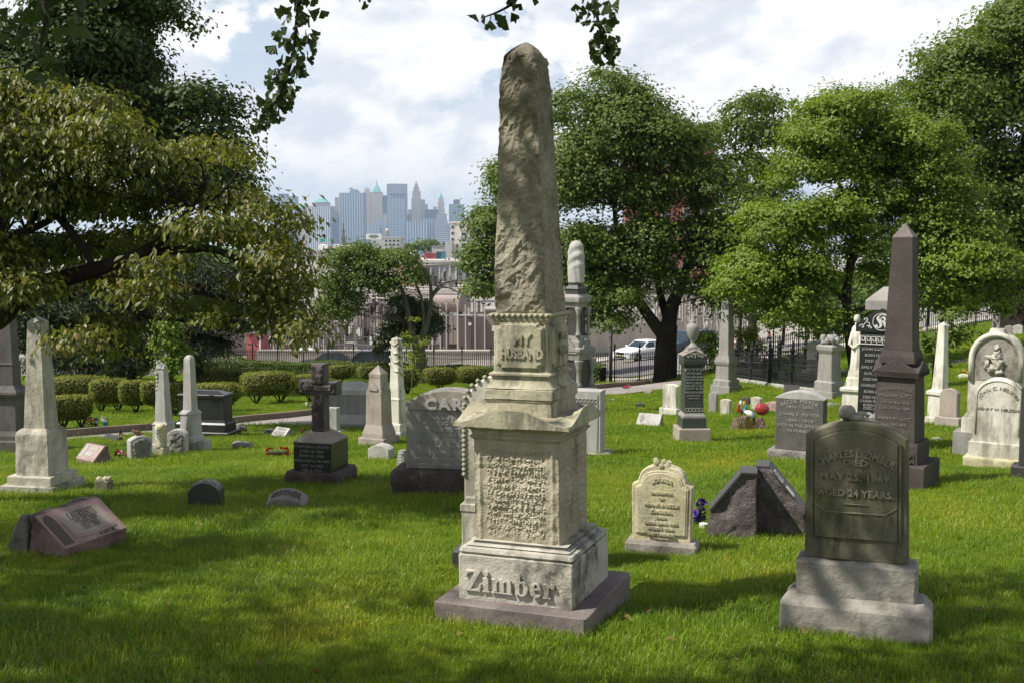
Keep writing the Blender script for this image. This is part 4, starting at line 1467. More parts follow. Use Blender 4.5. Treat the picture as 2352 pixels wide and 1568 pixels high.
# beaded arch headstone hidden behind the rough shaft
s, t, o = slab('white marble headstone edged with carved beads, mostly hidden behind the rough shaft', 1158, 1292, 14, 178, 858, 46, M_['white'], 930, None, Y=8.0)
mb = MB()
for k in range(30):
    if k < 15:
        p = (-s.hw * 0.99, s.h(1090 - 11 * k))
    else:
        a = math.pi - (k - 15) / 14 * math.pi
        p = (s.hw * 0.99 * math.cos(a), s.h(930) + (s.h(858) - s.h(930)) * math.sin(a))
    b = link('bead', bead, t)
    b.scale = (1.25, 0.7, 1.25)
    b.location = (p[0], -s.hd - 0.004, p[1])
for nm, w, d, r0, r1, mt_ in (('base', 226, 92, 1320, 1262, M_['dark']), ('plinth', 186, 66, 1264, 1172, M_['white']), ('moulding', 192, 70, 1172, 1155, M_['white']), ('upper_moulding', 172, 60, 1155, 1140, M_['white'])):
    mb = MB()
    z_1 = s.h(r1)
    mb.sq([(s.h(r0), s.m(w) / 2, s.m(d) / 2), (z_1 - 0.01, s.m(w) / 2, s.m(d) / 2), (z_1, s.m(w) / 2 - 0.012, s.m(d) / 2 - 0.012)], 0.01)
    mb.build(nm, mt_, t)

s, t, o = slab('pale granite headstone with a carved frieze, just right of the rough shaft', 1338, 1046, 14, 96, 895, 46, M_['granite_lt'], None, (1035, 136, 60, M_['granite_tan'], 0), Y=16.5)
mb = MB()
for k in range(-4, 5):
    r0 = s.m(4)
    cx = k * s.m(9)
    mb.tube([(cx + r0 * math.cos(a * 0.7), -s.hd - 0.004, s.h(917) + r0 * math.sin(a * 0.7)) for a in range(10)], 0.01, 5)
mb.box(-s.hw * 0.86, s.hw * 0.86, -s.hd - 0.008, -s.hd, s.h(924), s.h(923))
mb.box(s.hw * 0.80, s.hw * 0.86, -s.hd - 0.01, -s.hd, s.h(1030), s.h(903))
mb.build('carved_frieze', M_['granite'], t)

s, t, o = slab('brown-grey arched headstone with arched lettering, behind the black wedge stones', 1838, 1059, 12, 109, 900, 40, M_['granite_dkgrey'], 916, (1033, 140, 60, M_['rock_gray'], 0.02))
mb = MB()
mb.ext(arch_outline(s.hw * 1.01, s.h(916), s.h(914), s.h(898.5), 14), -s.hd * 1.02, s.hd * 1.02, 0.004)
mb.build('pale_coping', M_['granite_lt'], t)
lettering(t, 'LIZZIE MEYER', s.m(12), (0, -s.hd - 0.003, s.h(924)), M_['letter_lt'], 0.004, R=s.m(95), width=s.m(82))
for r, tx, w in ((937, '1856 - 1894', .55), (954, 'JOHN E. MEYER', .84), (968, '1894 - 1918', .55), (980, 'DIED IN THE SERVICE', .9), (992, 'IN FRANCE', .48)):
    lettering(t, tx, s.m(9.5), (0, -s.hd - 0.003, s.h(r)), M_['letter_lt'], 0.004, width=w * s.hw * 2)

# double marble headstones at the right
s, t, o = slab('tall arched marble headstone with a carved figure in a niche, behind the smaller white headstone', 2281, 1075, 8, 116, 762, 34, M_['white'], 822, None, Y=16.3, sink=0.0)
mb = MB()
mb.ext(arch_outline(s.hw - 0.075, s.h(873), s.h(825), s.h(775)), -s.hd - 0.006, -s.hd + 0.004, 0.0)
mb.build('niche', M_['graybase'], t)
mb = MB()
n = 18
rim = [(-(s.hw - 0.04), s.h(873))] + [((s.hw - 0.04) * math.cos(math.pi - math.pi * k / n), s.h(825) + (s.h(768) - s.h(825)) * math.sin(math.pi * k / n)) for k in range(n + 1)] + [((s.hw - 0.04), s.h(873))]
mb.tube([(x, -s.hd - 0.01, z) for x, z in rim], 0.042, 8)
mb.build('niche_rim', M_['white'], t, smooth=True)
mb = MB()
for x, r, rx, rz_ in ((1, 798, 6, 6), (3, 812, 8, 10), (-6, 820, 16, 6), (2, 832, 11, 16), (10, 828, 8, 5), (-9, 846, 14, 8), (6, 850, 9, 10), (-18, 838, 5, 12)):
    mb.blob((s.m(x), -s.hd - 0.01, s.h(r)), (s.m(rx), 0.05, s.m(rz_)), 0.9, 14, 12, x * 1.7 + r, 2.2)
mb.build('carved_figure', M_['marble_base'], t, smooth=True)
mb = MB()
mb.sq([(s.h(762) - 0.03, s.m(18), s.hd * 0.9), (s.h(755), s.m(15), s.hd * 0.8)], 0.02)
mb.build('crest', M_['white'], t)
for nm, w, d, r0, r1, mt_ in (('base', 168, 66, 1090, 994, mg), ('plinth', 136, 50, 994, 962, M_['white']), ('moulding', 126, 44, 962, 954, M_['white'])):
    mb = MB()
    mb.sq([(s.h(r0), s.m(w) / 2, s.m(d) / 2), (s.h(r1), s.m(w) / 2, s.m(d) / 2)], 0.012)
    mb.build(nm, mt_, t)
s, t, o = slab('white arched headstone with worn lettering on two yellowish blocks', 2289, 1077, 8, 103, 868, 26, M_['white'], 912, (1050, 138, 62, M_['cream'], 0.01))
mb = MB()
mb.sq([(s.h(1051), s.m(118) / 2, s.m(46) / 2), (s.h(1018), s.m(118) / 2, s.m(46) / 2), (s.h(1016), s.m(114) / 2, s.m(42) / 2)], 0.012)
o2 = mb.build('upper_base', M_['marble'], t)
mb = MB()
mb.tube([(-s.hw + 0.035, -s.hd, s.h(1000))] + [((s.hw - 0.035) * math.cos(math.pi - math.pi * k / 16), -s.hd, s.h(912) + (s.h(874) - s.h(912)) * math.sin(math.pi * k / 16)) for k in range(17)] + [(s.hw - 0.035, -s.hd, s.h(1000))], 0.012, 6)
mb.build('moulded_edge', M_['white'], t, smooth=True)
lettering(t, 'JOHN C. NELSON', s.m(11), (0, -s.hd - 0.003, s.h(895)), M_['graybase'], 0.006, R=s.m(44), width=s.m(92))
lettering(t, 'HENRY W. NELSON', s.m(9), (0, -s.hd - 0.003, s.h(943)), M_['graybase'], 0.006, width=s.m(86))

# plain upright stones
s, t, o = slab('plain white headstone on a block, left of the green urn monument', 1541, 955, 30, 36, 882, 17, M_['white'], 886, (936, 46, 30, M_['white'], 0))
s, t, o = slab('small white upright stone with a stained face, left of the balloon', 1667, 954, 26, 24, 916, 12, M_['marble'], 919, (952, 28, 16, M_['white'], 0), group='small white uprights')
s, t, o = slab('small white upright stone behind the red balloon', 1737, 944, 26, 25, 911, 12, M_['marble'], 914, None, group='small white uprights')
for lab, px, row, w, top, mt_ in (('rock-faced grey headstone with a small bird perched on it', 322, 1058, 52, 1000, M_['rock_gray']), ('rock-faced grey headstone right of the little broken column', 410, 1044, 42, 985, M_['rock_gray'])):
    s, t, o = slab(lab, px, row, -22 if px < 400 else 18, w, top, 22, M_['granite_lt'], top + 9, None, group='rock-faced headstones')
    mb = MB()
    mb.ext(arch_outline(s.hw - 0.05, 0.04, s.zs - 0.04, s.zt - 0.05), -s.hd - 0.035, -s.hd + 0.01, 0.02)
    o2 = mb.build('rock_face', M_['rock_gray'], t)
    rough(o2, 0.03, 0.035, 8.0, px, 5, mask=lambda c: 1.0 if c.y < -s.hd - 0.004 else 0.0)
    if px < 400:
        bird_at = (s.x - s.m(4), s.y, s.z + s.zt)
# sparrow
b = thing('bird', 'small brown bird perched on the rock-faced grey headstone', 'bird', bird_at, 0.6)
mb = MB()
rings = []
for k in range(13):
    v = k / 12
    r = 0.045 * math.sin(math.pi * min(1, v * 0.9 + 0.06)) ** 0.8 * (1.0 if v < 0.62 else 1 - (v - 0.62) * 2.2) + 0.006
    hd = 0.028 * math.exp(-((v - 0.1) / 0.1) ** 2)
    rings.append([(-0.10 + 0.2 * v + 0, r * math.cos(a * math.pi / 5), 0.075 - 0.05 * v + hd + r * math.sin(a * math.pi / 5)) for a in range(10)])
mb.loft(rings)
mb.tube([(-0.095, 0, 0.098), (-0.125, 0, 0.093)], [0.012, 0.002], 6)
for sy in (-0.014, 0.014):
    mb.tube([(0.0, sy, 0.03), (0.004, sy, -0.004)], 0.004, 5)
mb.build('body', plain('brown_feathers', (0.20, 0.12, 0.07), 0.8, 0.1, 0, 0.5, 40.0, 0.0), b, smooth=True)

# little broken column
s = Site(371, 1051, 30, 42)
t = s.thing('broken_column', 'little broken white column on a yellowed square block', 'headstone', GROUP_HS)
tiers(s, t, [('base', M_['cream'], [(DEEP, 46), (1046, 46), (1045, 44)]), ('block', M_['cream'], [(1045, 36), (1028, 36), (1027, 34)])])
mb = MB()
mb.lathe([(s.m(14), s.h(1028)), (s.m(13.5), s.h(1020)), (s.m(11.5), s.h(985)), (s.m(12), s.h(980)), (s.m(9), s.h(975)), (s.m(4), s.h(973))], 20)
o = mb.build('column', M_['cream'], t, smooth=True)
rough(o, 0.05, 0.015, 9.0, 51, 3)
mb = MB()
for k in range(12):
    mb.blob((s.m(11) * math.cos(-1.9 + 0.08 * k), s.m(11.5) * math.sin(-1.9 + 0.08 * k), s.h(986 + 3.2 * k)), (0.035, 0.03, 0.04), 0.5, 6, 5, k)
mb.build('carved_vine', M_['white'], t, smooth=True)

# child's stone
s, t, o = slab('tiny old mossy stone with worn carving along its top, right of the white obelisk', 240, 1133, 34, 34, 1101, 24, M_['moss'], 1104, None, group='small low grave markers', rock=0.012)
mb = MB()
for k in range(6):
    mb.blob((-s.m(14) + k * s.m(5.4), rnd.uniform(-0.03, 0.03), s.h(1102) + 0.01), (0.03, 0.035, rnd.uniform(0.015, 0.04)), 0.5, 7, 5, k)
mb.build('worn_carving', M_['cream'], t, smooth=True)


# slant markers ------------------------------------------------------------
def wedge(label, px, row, rzdeg, L, front, back, h, mat, rock, Y=None, nose=0.25, group=GROUP_SL, rock_amp=0.02, cat='headstone', name='slant_marker', flat_top=0.0, tilt=(0, 0)):
    """prism of length L px along x; polished face slopes from the ridge down to a low front nose (front is -y)"""
    s = Site(px, row, 0, L, 0.01, Y=Y)
    t = thing(name, label, cat, (s.x, s.y, s.z), math.radians(rzdeg), group, tilt)
    m = s.m
    f, bk, H = m(front), m(back), m(h)
    out = [(-f, -0.2), (bk, -0.2), (bk * 0.75, H * 0.35) if back > 4 else (bk, H * 0.5), (flat_top * bk, H), (0, H), (-f, H * nose)]
    mb = MB()
    mb.ext(out, -m(L) / 2, m(L) / 2, 0.008, 'x')
    o = mb.build('stone', rock, t)

    def msk(c):
        n = Vector((0, -(H - H * nose), 0))
        d = (c.z - H * nose) * f - (c.y + f) * (H - H * nose)        # distance from the polished plane
        return 0.0 if d > -0.012 * f else 1.0 if c.z < H - 0.01 else 0.2
    rough(o, m(6), rock_amp, 6.0, px * 0.02, 4, mask=msk)
    sl = math.atan2(f, H - H * nose)
    # polished face as a thin plate set on the slope
    e = 0.004
    mb = MB()
    mb.loft([[(-m(L) / 2 + 0.006, -f - e, H * nose + 0.004), (m(L) / 2 - 0.006, -f - e, H * nose + 0.004), (m(L) / 2 - 0.006, -0.004 - e, H - 0.002), (-m(L) / 2 + 0.006, -0.004 - e, H - 0.002)],
             [(-m(L) / 2 + 0.006, -f + 0.02, H * nose), (m(L) / 2 - 0.006, -f + 0.02, H * nose), (m(L) / 2 - 0.006, 0.01, H - 0.02), (-m(L) / 2 + 0.006, 0.01, H - 0.02)]])
    mb.build('polished_face', mat, t)
    s.f, s.H, s.n, s.L, s.sl = f, H, nose, m(L), sl
    return s, t


def on_slope(s, u, v, lift=0.006):
    """point on the polished face: u across (-1..1), v up the slope (0..1)"""
    n = Vector((0, -(s.H - s.H * s.n), s.f)).normalized()
    p = Vector((u * s.L / 2, -s.f + s.f * v, s.H * s.n + (s.H - s.H * s.n) * v)) + n * lift
    return p


def slope_panel(s, t, outline, mat, name, th=0.003):
    mb = MB()
    mb.loft([[on_slope(s, u, v, 0.002) for u, v in outline], [on_slope(s, u, v, 0.006 + th) for u, v in outline]])
    return mb.build(name, mat, t)


def slope_text(s, t, tx, size, u, v, mat, width, name='inscription'):
    p = on_slope(s, u, v, 0.011)
    return lettering(t, tx, size, tuple(p), mat, 0.003, width=width, slope=math.atan2(s.f, s.H - s.H * s.n), name=name)


s, t = wedge('pink granite slant marker with an open book carved on its face, at the left front', 158, 1262, 70, 200, 82, 20, 104, M_['granite_pink'], M_['pink_rock'], nose=0.34, rock_amp=0.022, flat_top=0.6)
slope_panel(s, t, [(-0.52, 0.16), (0.14, 0.10), (0.8, 0.16), (0.84, 0.86), (0.5, 0.93), (0.16, 0.86), (-0.2, 0.93), (-0.54, 0.86)], M_['granite_pink'], 'carved_book', 0.004)
slope_panel(s, t, [(-0.46, 0.22), (0.14, 0.17), (0.74, 0.22), (0.77, 0.80), (0.46, 0.87), (0.16, 0.80), (-0.16, 0.87), (-0.48, 0.80)], M_['granite_tan'], 'page', 0.006)
slope_panel(s, t, [(-0.92, 0.08), (-0.64, 0.08), (-0.64, 0.76), (-0.70, 0.88), (-0.78, 0.92), (-0.86, 0.88), (-0.92, 0.76)], M_['letter_dk'], 'arched_carving', 0.004)
slope_text(s, t, serif('LAURENTE'), 0.12, 0.14, 0.60, M_['letter_dk'], s.L * 0.42)
slope_text(s, t, serif('FELIPE 1930'), 0.05, 0.14, 0.50, M_['letter_dk'], s.L * 0.34)
slope_text(s, t, serif('SANTIAGO'), 0.07, 0.14, 0.38, M_['letter_dk'], s.L * 0.26)
slope_text(s, t, serif('1926 - 1994'), 0.045, 0.14, 0.29, M_['letter_dk'], s.L * 0.26)
slope_panel(s, t, [(0.08, 0.015), (0.72, 0.015), (0.72, 0.10), (0.08, 0.10)], M_['granite_tan'], 'name_strip', 0.004)
slope_text(s, t, "IN GOD'S CARE", 0.05, 0.40, 0.03, M_['letter_dk'], s.L * 0.25)
t2 = thing('slant_marker', 'rough grey-green granite wedge backing onto the pink open-book marker', 'headstone', t.location, t.rotation_euler.z, GROUP_SL)
mb = MB()
mm = s.m
mb.ext([(mm(22), -0.25), (mm(88), -0.25), (mm(80), mm(26)), (mm(36), mm(102)), (mm(22), mm(102))], -mm(101), mm(101), 0.01, 'x')
o = mb.build('stone', M_['green_rock'], t2)
rough(o, 0.04, 0.026, 5.0, 66, 4)

s, t = wedge('pink granite slant marker with pale name panels, beside red and white flowers', 222, 1063, -38, 74, 30, 20, 44, M_['granite_pink'], M_['pink_rock'], nose=0.28, flat_top=0.3)
slope_panel(s, t, [(-0.9, 0.15), (-0.5, 0.15), (-0.5, 0.7), (-0.6, 0.9), (-0.8, 0.9), (-0.9, 0.7)], M_['letter_lt'], 'arched_carving')
slope_panel(s, t, [(-0.3, 0.62), (0.55, 0.62), (0.55, 0.86), (-0.3, 0.86)], M_['letter_lt'], 'name_strip')
slope_panel(s, t, [(-0.4, 0.28), (0.45, 0.28), (0.45, 0.52), (-0.4, 0.52)], M_['letter_lt'], 'name_strip')
s, t = wedge('black polished slant marker behind the pink one at the left', 262, 1027, -44, 64, 30, 24, 30, M_['black'], M_['dark'], nose=0.25, Y=24.5)
s, t = wedge('light grey slant marker with frames cut in its face, left of the stone cross', 652, 1002, -36, 46, 20, 16, 22, M_['granite_lt'], M_['rock_gray'], nose=0.15)
slope_panel(s, t, [(-0.75, 0.15), (0.65, 0.15), (0.65, 0.55), (-0.75, 0.55)], M_['granite'], 'name_strip')
slope_panel(s, t, [(-0.6, 0.66), (0.6, 0.66), (0.6, 0.86), (-0.6, 0.86)], M_['granite'], 'name_strip')
s, t = wedge('pale slant marker with an oval, left of the white block headstone', 1494, 978, -26, 56, 22, 18, 30, M_['granite_lt'], M_['granite'], nose=0.12)
slope_panel(s, t, [(-0.62 + 0.2 * math.cos(a * 0.5236), 0.55 + 0.32 * math.sin(a * 0.5236)) for a in range(12)], M_['granite'], 'oval')
s, t = wedge('dark slant plaque with a pinkish back, before the iron lot fence', 1818, 904, -14, 34, 12, 10, 22, M_['dark'], M_['pink_rock'], nose=0.2)

# pair of black wedge stones with polished tops, facing away from each other
for lab, px, row, rz_, Lw, sx in (('black broken-faced wedge stone sloping down to the left, beside the purple flowers', 1689, 1238, -13, 92, -1), ('black broken-faced wedge stone with two pale plaques on its polished slope', 1793, 1231, -17, 98, 1)):
    s = Site(px, row, 0, 100, 60)
    t = thing('slant_marker', lab, 'headstone', (s.x, s.y, s.z), math.radians(rz_), 'black wedge stones')
    m = s.m
    H, D = m(160 if sx > 0 else 156), m(38)
    if sx > 0:
        out = [(-m(56), -0.2), (m(58), -0.2), (m(56), m(60)), (-m(28), H), (-m(56), H)]
    else:
        out = [(-m(60), -0.2), (m(46), -0.2), (m(46), H), (m(12), H), (-m(58), m(66))]
    mb = MB()
    mb.ext(out, -D, D, 0.006)
    o = mb.build('stone', M_['rock_dark'], t)
    rough(o, 0.035, 0.040, 4.5, 70 + sx, 5, mask=lambda c: 1.0 if c.y < -D + 0.01 and c.z < H * 0.985 else 0.0)
    a, b = (Vector((-m(28), 0, H)), Vector((m(56), 0, m(60)))) if sx > 0 else (Vector((m(12), 0, H)), Vector((-m(58), 0, m(66))))
    d = (b - a)
    nrm = Vector((d.z * -sx, 0, d.x * sx)).normalized() * (1 if True else 1)
    if nrm.z < 0:
        nrm = -nrm
    mb = MB()
    def quad(u0, u1, y0, y1, l0, l1):
        pts = [a + d * u0, a + d * u1]
        mb.loft([[(p.x + nrm.x * l0, y, p.z + nrm.z * l0) for p, y in ((pts[0], y0), (pts[1], y0), (pts[1], y1), (pts[0], y1))], [(p.x + nrm.x * l1, y, p.z + nrm.z * l1) for p, y in ((pts[0], y0), (pts[1], y0), (pts[1], y1), (pts[0], y1))]])
    quad(0.0, 1.0, -D - 0.004, D + 0.004, -0.012, 0.006)
    x0, x1 = (-m(56), -m(28)) if sx > 0 else (m(12), m(46))
    mb.box(x0 - 0.002, x1 + 0.002, -D - 0.004, D + 0.004, H - 0.01, H + 0.007)
    mb.build('polished_face', M_['dark'], t)
    if sx > 0:
        for u0, u1 in ((0.12, 0.36), (0.46, 0.66)):
            mb = MB()
            quad(u0, u1, -D * 0.88, -D * 0.1 if u0 < 0.2 else -D * 0.3, 0.002, 0.011)
            mb.build('plaque', M_['letter_bright'], t)
        mb = MB()
        for k in range(9):
            quad(0.15 + k * 0.021, 0.159 + k * 0.021, -D * 0.78, -D * (0.25 + 0.1 * (k % 3)), 0.008, 0.013)
        mb.build('plaque_text', M_['letter_dk'], t)


# low markers with curved tops
def low(label, px, row, e, w, top, depth, mat, sh, text=None, txm=None, group=GROUP_LOW, rock=0.0, tilt=(0, 0), sink=0.15):
    s, t, o = slab(label, px, row, e, w, top, depth, mat, sh, None, group, 'grave_marker', 'headstone', tilt, 0.012, rock=rock, sink=sink)
    if text:
        r = s.zt - s.zs
        R = (s.hw ** 2 + r * r) / (2 * r)
        me = text_mesh(text, s.m(depth * 0.62), 0.006, txm, 1.05, bold=0.002)
        co = np.empty(len(me.vertices) * 3, dtype=np.float32)
        me.vertices.foreach_get('co', co)
        co = co.reshape(-1, 3)
        k = s.hw * 1.55 / (co[:, 0].max() - co[:, 0].min())
        a = co[:, 0] * k / R
        rr = R + 0.004 + co[:, 2]
        v = co[:, 1] - s.m(depth * 0.22)
        out = np.stack([rr * np.sin(a), v, s.zt - R + rr * np.cos(a)], 1).astype(np.float32)
        me.vertices.foreach_set('co', out.ravel())
        link('inscription', me, t)
    return s, t


low('dark granite marker with raised letters along its curved top, left of a half-sunk twin', 474, 1166, 14, 72, 1106, 52, M_['dark'], 1126, 'FATHER', M_['granite_lt'])
low('half-sunk grey marker lettered along its curved top, before the stone cross', 660, 1170, 14, 90, 1129, 50, M_['granite'], 1150, 'MOTHER', M_['letter_dk'], sink=0.2, tilt=(0.30, 0.04))
low('pale rounded marker with a rough front, left of the big arched headstone', 876, 1056, 24, 52, 1020, 34, M_['granite_lt'], 1030, rock=0.006)
low('dark low marker beside the path, right of the black family monument', 553, 990, 20, 26, 978, 14, M_['dark'], 983)
low('dark low marker left of the light grey slant marker', 620, 999, 20, 24, 984, 14, M_['dark'], 990)
low('little grey marker nearest the kerb, left of the big maple trunk', 1489, 905, 24, 18, 895, 12, M_['granite_tan'], 898)
low('little dark marker above the pale slant marker', 1470, 937, 20, 18, 925, 14, M_['dark'], 928)
low('tiny grey marker almost lost in the grass right of the rough shaft', 1407, 921, 20, 14, 915, 8, M_['granite'], 918)
low('dark brown marker between the two small white uprights', 1712, 929, 20, 22, 912, 14, M_['granite_brown'], 917)
low('dark marker low in the grass right of the brown obelisk', 2152, 1012, 10, 24, 1003, 10, M_['granite'], 1007)
low('dark rounded marker with a red and yellow top, right of the green urn monument', 1750 - 3 - 1, 966 - 0, 0, 3, 963, 3, M_['dark'], 964) if False else None
s, t, o = slab('dark grey headstone right behind the green urn monument', 1638, 948, 24, 20, 900, 10, M_['granite'], 905, None)
low('rose-tinted low stone left of the brown-grey arched headstone', 1775, 947, 20, 34, 922, 16, M_['granite_pink'], 928, rock=0.02)
# lumps of field stone and flat stones
for lab, px, row, w, h, d in (('lumpy grey field stone on the lawn, left of the red wreath', 556, 1031, 46, 14, 22), ('flat pale stone sunk in the grass before the rock-faced headstones', 312, 1062, 32, 5, 20), ('flat stone slab in the grass, left of the white robed statue', 1917, 932, 30, 6, 16)):
    s = Site(px, row, 0, w, d)
    o = MB().box(-s.m(w) / 2, s.m(w) / 2, -s.m(d) / 2, s.m(d) / 2, -0.1, s.m(h), 0.03).build('field_stone', M_['rock_gray'])
    rough(o, 0.06, 0.05 if h > 8 else 0.02, 5.0, px, 5)
    o.location = (s.x, s.y, s.z)
    tag(o, lab, 'stone', 'loose stones')

# big sarcophagus-like monuments
def tomb(label, px, row, e, w, depth, spec, group='large family monuments'):
    s = Site(px, row, e, w, depth)
    t = s.thing('monument', label, 'monument', group)
    for nm, mt_, secs in spec:
        mb = MB()
        mb.sq([(s.h(r) if r < 5000 else -0.35, s.m(a) / 2, s.m(b) / 2) for r, a, b in secs], s.m(1))
        mb.build(nm, mt_, t)
    return s, t


mk = M_['black']
s, t = tomb('wide black polished family monument with a low hipped top, before the round hedges', 474, 1003, 26, 128, 62, [
    ('base', mk, [(DEEP, 140, 74), (990, 140, 74), (988, 136, 70)]),
    ('plinth', mk, [(989, 122, 56), (972, 122, 56), (968, 116, 50), (962, 112, 46)]),
    ('die', mk, [(963, 110, 44), (912, 110, 44)]),
    ('cap', mk, [(912, 114, 48), (906, 116, 50), (904, 112, 46), (897, 70, 14)])])
for k in range(7):
    lettering(t, 'IN LOVING MEMORY OF', s.m(5), (s.m(24), -s.m(22) - 0.003, s.h(921 + 5 * k)), M_['dark'], 0.003, width=s.m(40 - 5 * (k % 3))) if k == 0 else None
mb = MB()
for k in range(7):
    for j in range(9):
        x0 = s.m(4 + j * 4.6)
        mb.box(x0, x0 + s.m(2.6 + (k * 7 + j * 3) % 3 * 0.5), -s.m(22) - 0.006, -s.m(22), s.h(926 + 5 * k), s.h(924 + 5 * k))
mb.build('worn_inscription', M_['dark'], t)['kind'] = 'stuff'
s, t = tomb('wide grey granite family monument with a low gabled top, behind the tan pillar', 812, 984, 20, 108, 50, [
    ('base', mg, [(DEEP, 128, 62), (972, 128, 62), (970, 124, 60)]),
    ('plinth', ml, [(971, 114, 52), (958, 112, 50), (950, 108, 46)]),
    ('die', mg, [(951, 104, 42), (905, 104, 42)]),
    ('cap', ml, [(905, 108, 46), (893, 110, 48), (890, 106, 44), (878, 40, 30)])])
s, t, o = slab('plain pale granite block right beside the stone cross, before the wide grey monument', 764, 996, 22, 30, 936, 22, M_['granite_lt'], None, (988, 48, 34, M_['granite_lt'], 0))
s, t = tomb('white marble tomb with a pitched lid inside the iron lot fence', 1884, 868, 18, 60, 60, [
    ('base', M_['white'], [(DEEP, 76, 70), (858, 76, 70), (850, 66, 60)]),
    ('die', M_['white'], [(851, 52, 46), (800, 50, 44)]),
    ('lid', M_['white'], [(800, 60, 54), (794, 60, 54), (786, 36, 30)])], )
s = Site(1903, 916, 34, 74)
t = s.thing('pillar', 'grey stone pillar topped by a broken carved wreath, right of the iron lot fence', 'pillar', 'large family monuments')
tiers(s, t, [('base', mg, [(DEEP, 80), (900, 80), (898, 78)]), ('plinth', mg, [(899, 66), (878, 66), (874, 56)]), ('die', mg, [(875, 54), (812, 48)]), ('cap', mg, [(812, 50), (804, 60), (796, 62), (792, 50)])])
mb = MB()
for k in range(9):
    a = k * 0.7
    mb.blob((s.m(16) * math.cos(a), s.m(16) * math.sin(a), s.h(788 - (k % 3) * 4)), (s.m(7), s.m(7), s.m(6 + k % 3 * 2)), 0.5, 8, 6, k)
mb.sq([(s.h(794), s.m(8), s.m(8)), (s.h(770), s.m(5), s.m(5))], 0.02)
mb.build('broken_wreath', mg, t, smooth=True)

# robed statue
s = Site(1962, 960, 14, 50, 40, Y=21.0)
t = s.thing('statue', 'white marble robed statue on a square pedestal, left of the black lettered monument', 'statue')
tiers(s, t, [('base', M_['white'], [(DEEP, 60), (936, 58), (897, 54)]), ('ledge', M_['white'], [(897, 66), (891, 68), (888, 60)]), ('pedestal', M_['white'], [(889, 42), (868, 40), (864, 34), (850, 30)])])
rings = []
z_0, z_1 = s.h(851), s.h(748)
for k in range(31):
    v = k / 30
    wd_ = 13.5 - 3.5 * v + 2.5 * math.exp(-((v - 0.78) / 0.13) ** 2) if v < 0.86 else 12.5 * math.sqrt(max(0.02, 1 - ((v - 0.86) / 0.15) ** 2)) * 0.8
    rings.append([(s.m(wd_) * (1 + 0.10 * math.sin(7 * (2 * math.pi * i / 32) + 3 * v) * (1 - v * 0.6)) * math.cos(2 * math.pi * i / 32) + s.m(2) * math.sin(v * 4), s.m(wd_ * 0.75) * (1 + 0.10 * math.sin(8 * (2 * math.pi * i / 32))) * math.sin(2 * math.pi * i / 32), z_0 + (z_1 - z_0) * v) for i in range(32)])
mb = MB()
mb.loft(rings)
mb.tube([(-s.m(9), -s.m(4), s.h(770)), (-s.m(13), -s.m(9), s.h(790)), (-s.m(4), -s.m(11), s.h(800)), (s.m(4), -s.m(9), s.h(795))], [s.m(4), s.m(3.6), s.m(3), s.m(2)], 8)
mb.tube([(s.m(9), -s.m(4), s.h(770)), (s.m(12), -s.m(8), s.h(788)), (s.m(4), -s.m(11), s.h(792))], [s.m(4), s.m(3.4), s.m(2)], 8)
mb.tube([(0, 0, s.h(752)), (0, -s.m(1), s.h(742))], [s.m(4), s.m(3.4)], 10)
mb.blob((0, -s.m(1.5), s.h(733)), (s.m(6), s.m(6.6), s.m(9)), 0.12, 14, 10, 2)
mb.blob((0, s.m(2), s.h(733)), (s.m(7), s.m(6.6), s.m(10)), 0.25, 12, 10, 5)
mb.build('robed_figure', M_['white'], t, smooth=True)

s, t, pp = obelisk('slender white marble obelisk on a tall pedestal, right of the brown obelisk', 2155, 974, 30, [
    ('base', M_['white'], [(DEEP, 62), (960, 60), (958, 56)]),
    ('die', M_['white'], [(959, 52), (908, 50), (906, 60), (899, 60), (894, 36)]),
    ('shaft', M_['white'], [(895, 36), (748, 22)]),
    ('pyramidion', M_['white'], [(748, 23), (740, 1.5)])], tilt=(0, 0.02))
s, t, o = slab('grey arched headstone leaning behind the slender white obelisk', 2180, 972, 20, 40, 892, 20, M_['granite_tan'], 902, (956, 56, 34, M_['granite_tan'], 0), Y=20.5)

# right edge and the slope beyond
s, t, o = slab('dark granite block headstone cut off by the right edge of the view', 2372, 1108, 4, 60, 890, 40, M_['dark'], None, (1070, 90, 60, M_['dark'], 0.0))
s, t, o = slab('dark stone with a rounded top on the slope at the right edge', 2352, 880, 20, 34, 800, 24, M_['dark'], 812, (868, 52, 36, M_['dark'], 0))
s, t = tomb('low dark table tomb at the right edge, behind the double headstones', 2362, 890, 14, 56, 40, [('base', M_['dark'], [(DEEP, 64, 46), (874, 64, 46)]), ('top', M_['dark'], [(872, 70, 52), (862, 70, 52), (858, 60, 42)])], 'large family monuments')
s = Site(2291, 766, 20, 34)
t = s.thing('pillar', 'dark square pillar with a stepped cap by the far fence at the right', 'pillar', 'large family monuments')
tiers(s, t, [('base', M_['granite'], [(DEEP, 38), (760, 38)]), ('die', M_['granite'], [(760, 26), (722, 24)]), ('cap', M_['granite'], [(722, 32), (716, 34), (712, 26), (702, 14)])])
s, t, o = slab('dark upright stone right of the square pillar by the far fence', 2317, 770, 10, 18, 748, 10, M_['granite'], 751, None)
s, t, o = slab('light upright stone at the edge of the slope, below the big right-hand tree', 2338, 768, 10, 20, 746, 10, M_['granite_lt'], 750, None)
s, t, o = slab('low white stone in the grass behind the double headstones', 2213, 868, 10, 22, 858, 12, M_['white'], 861, None)

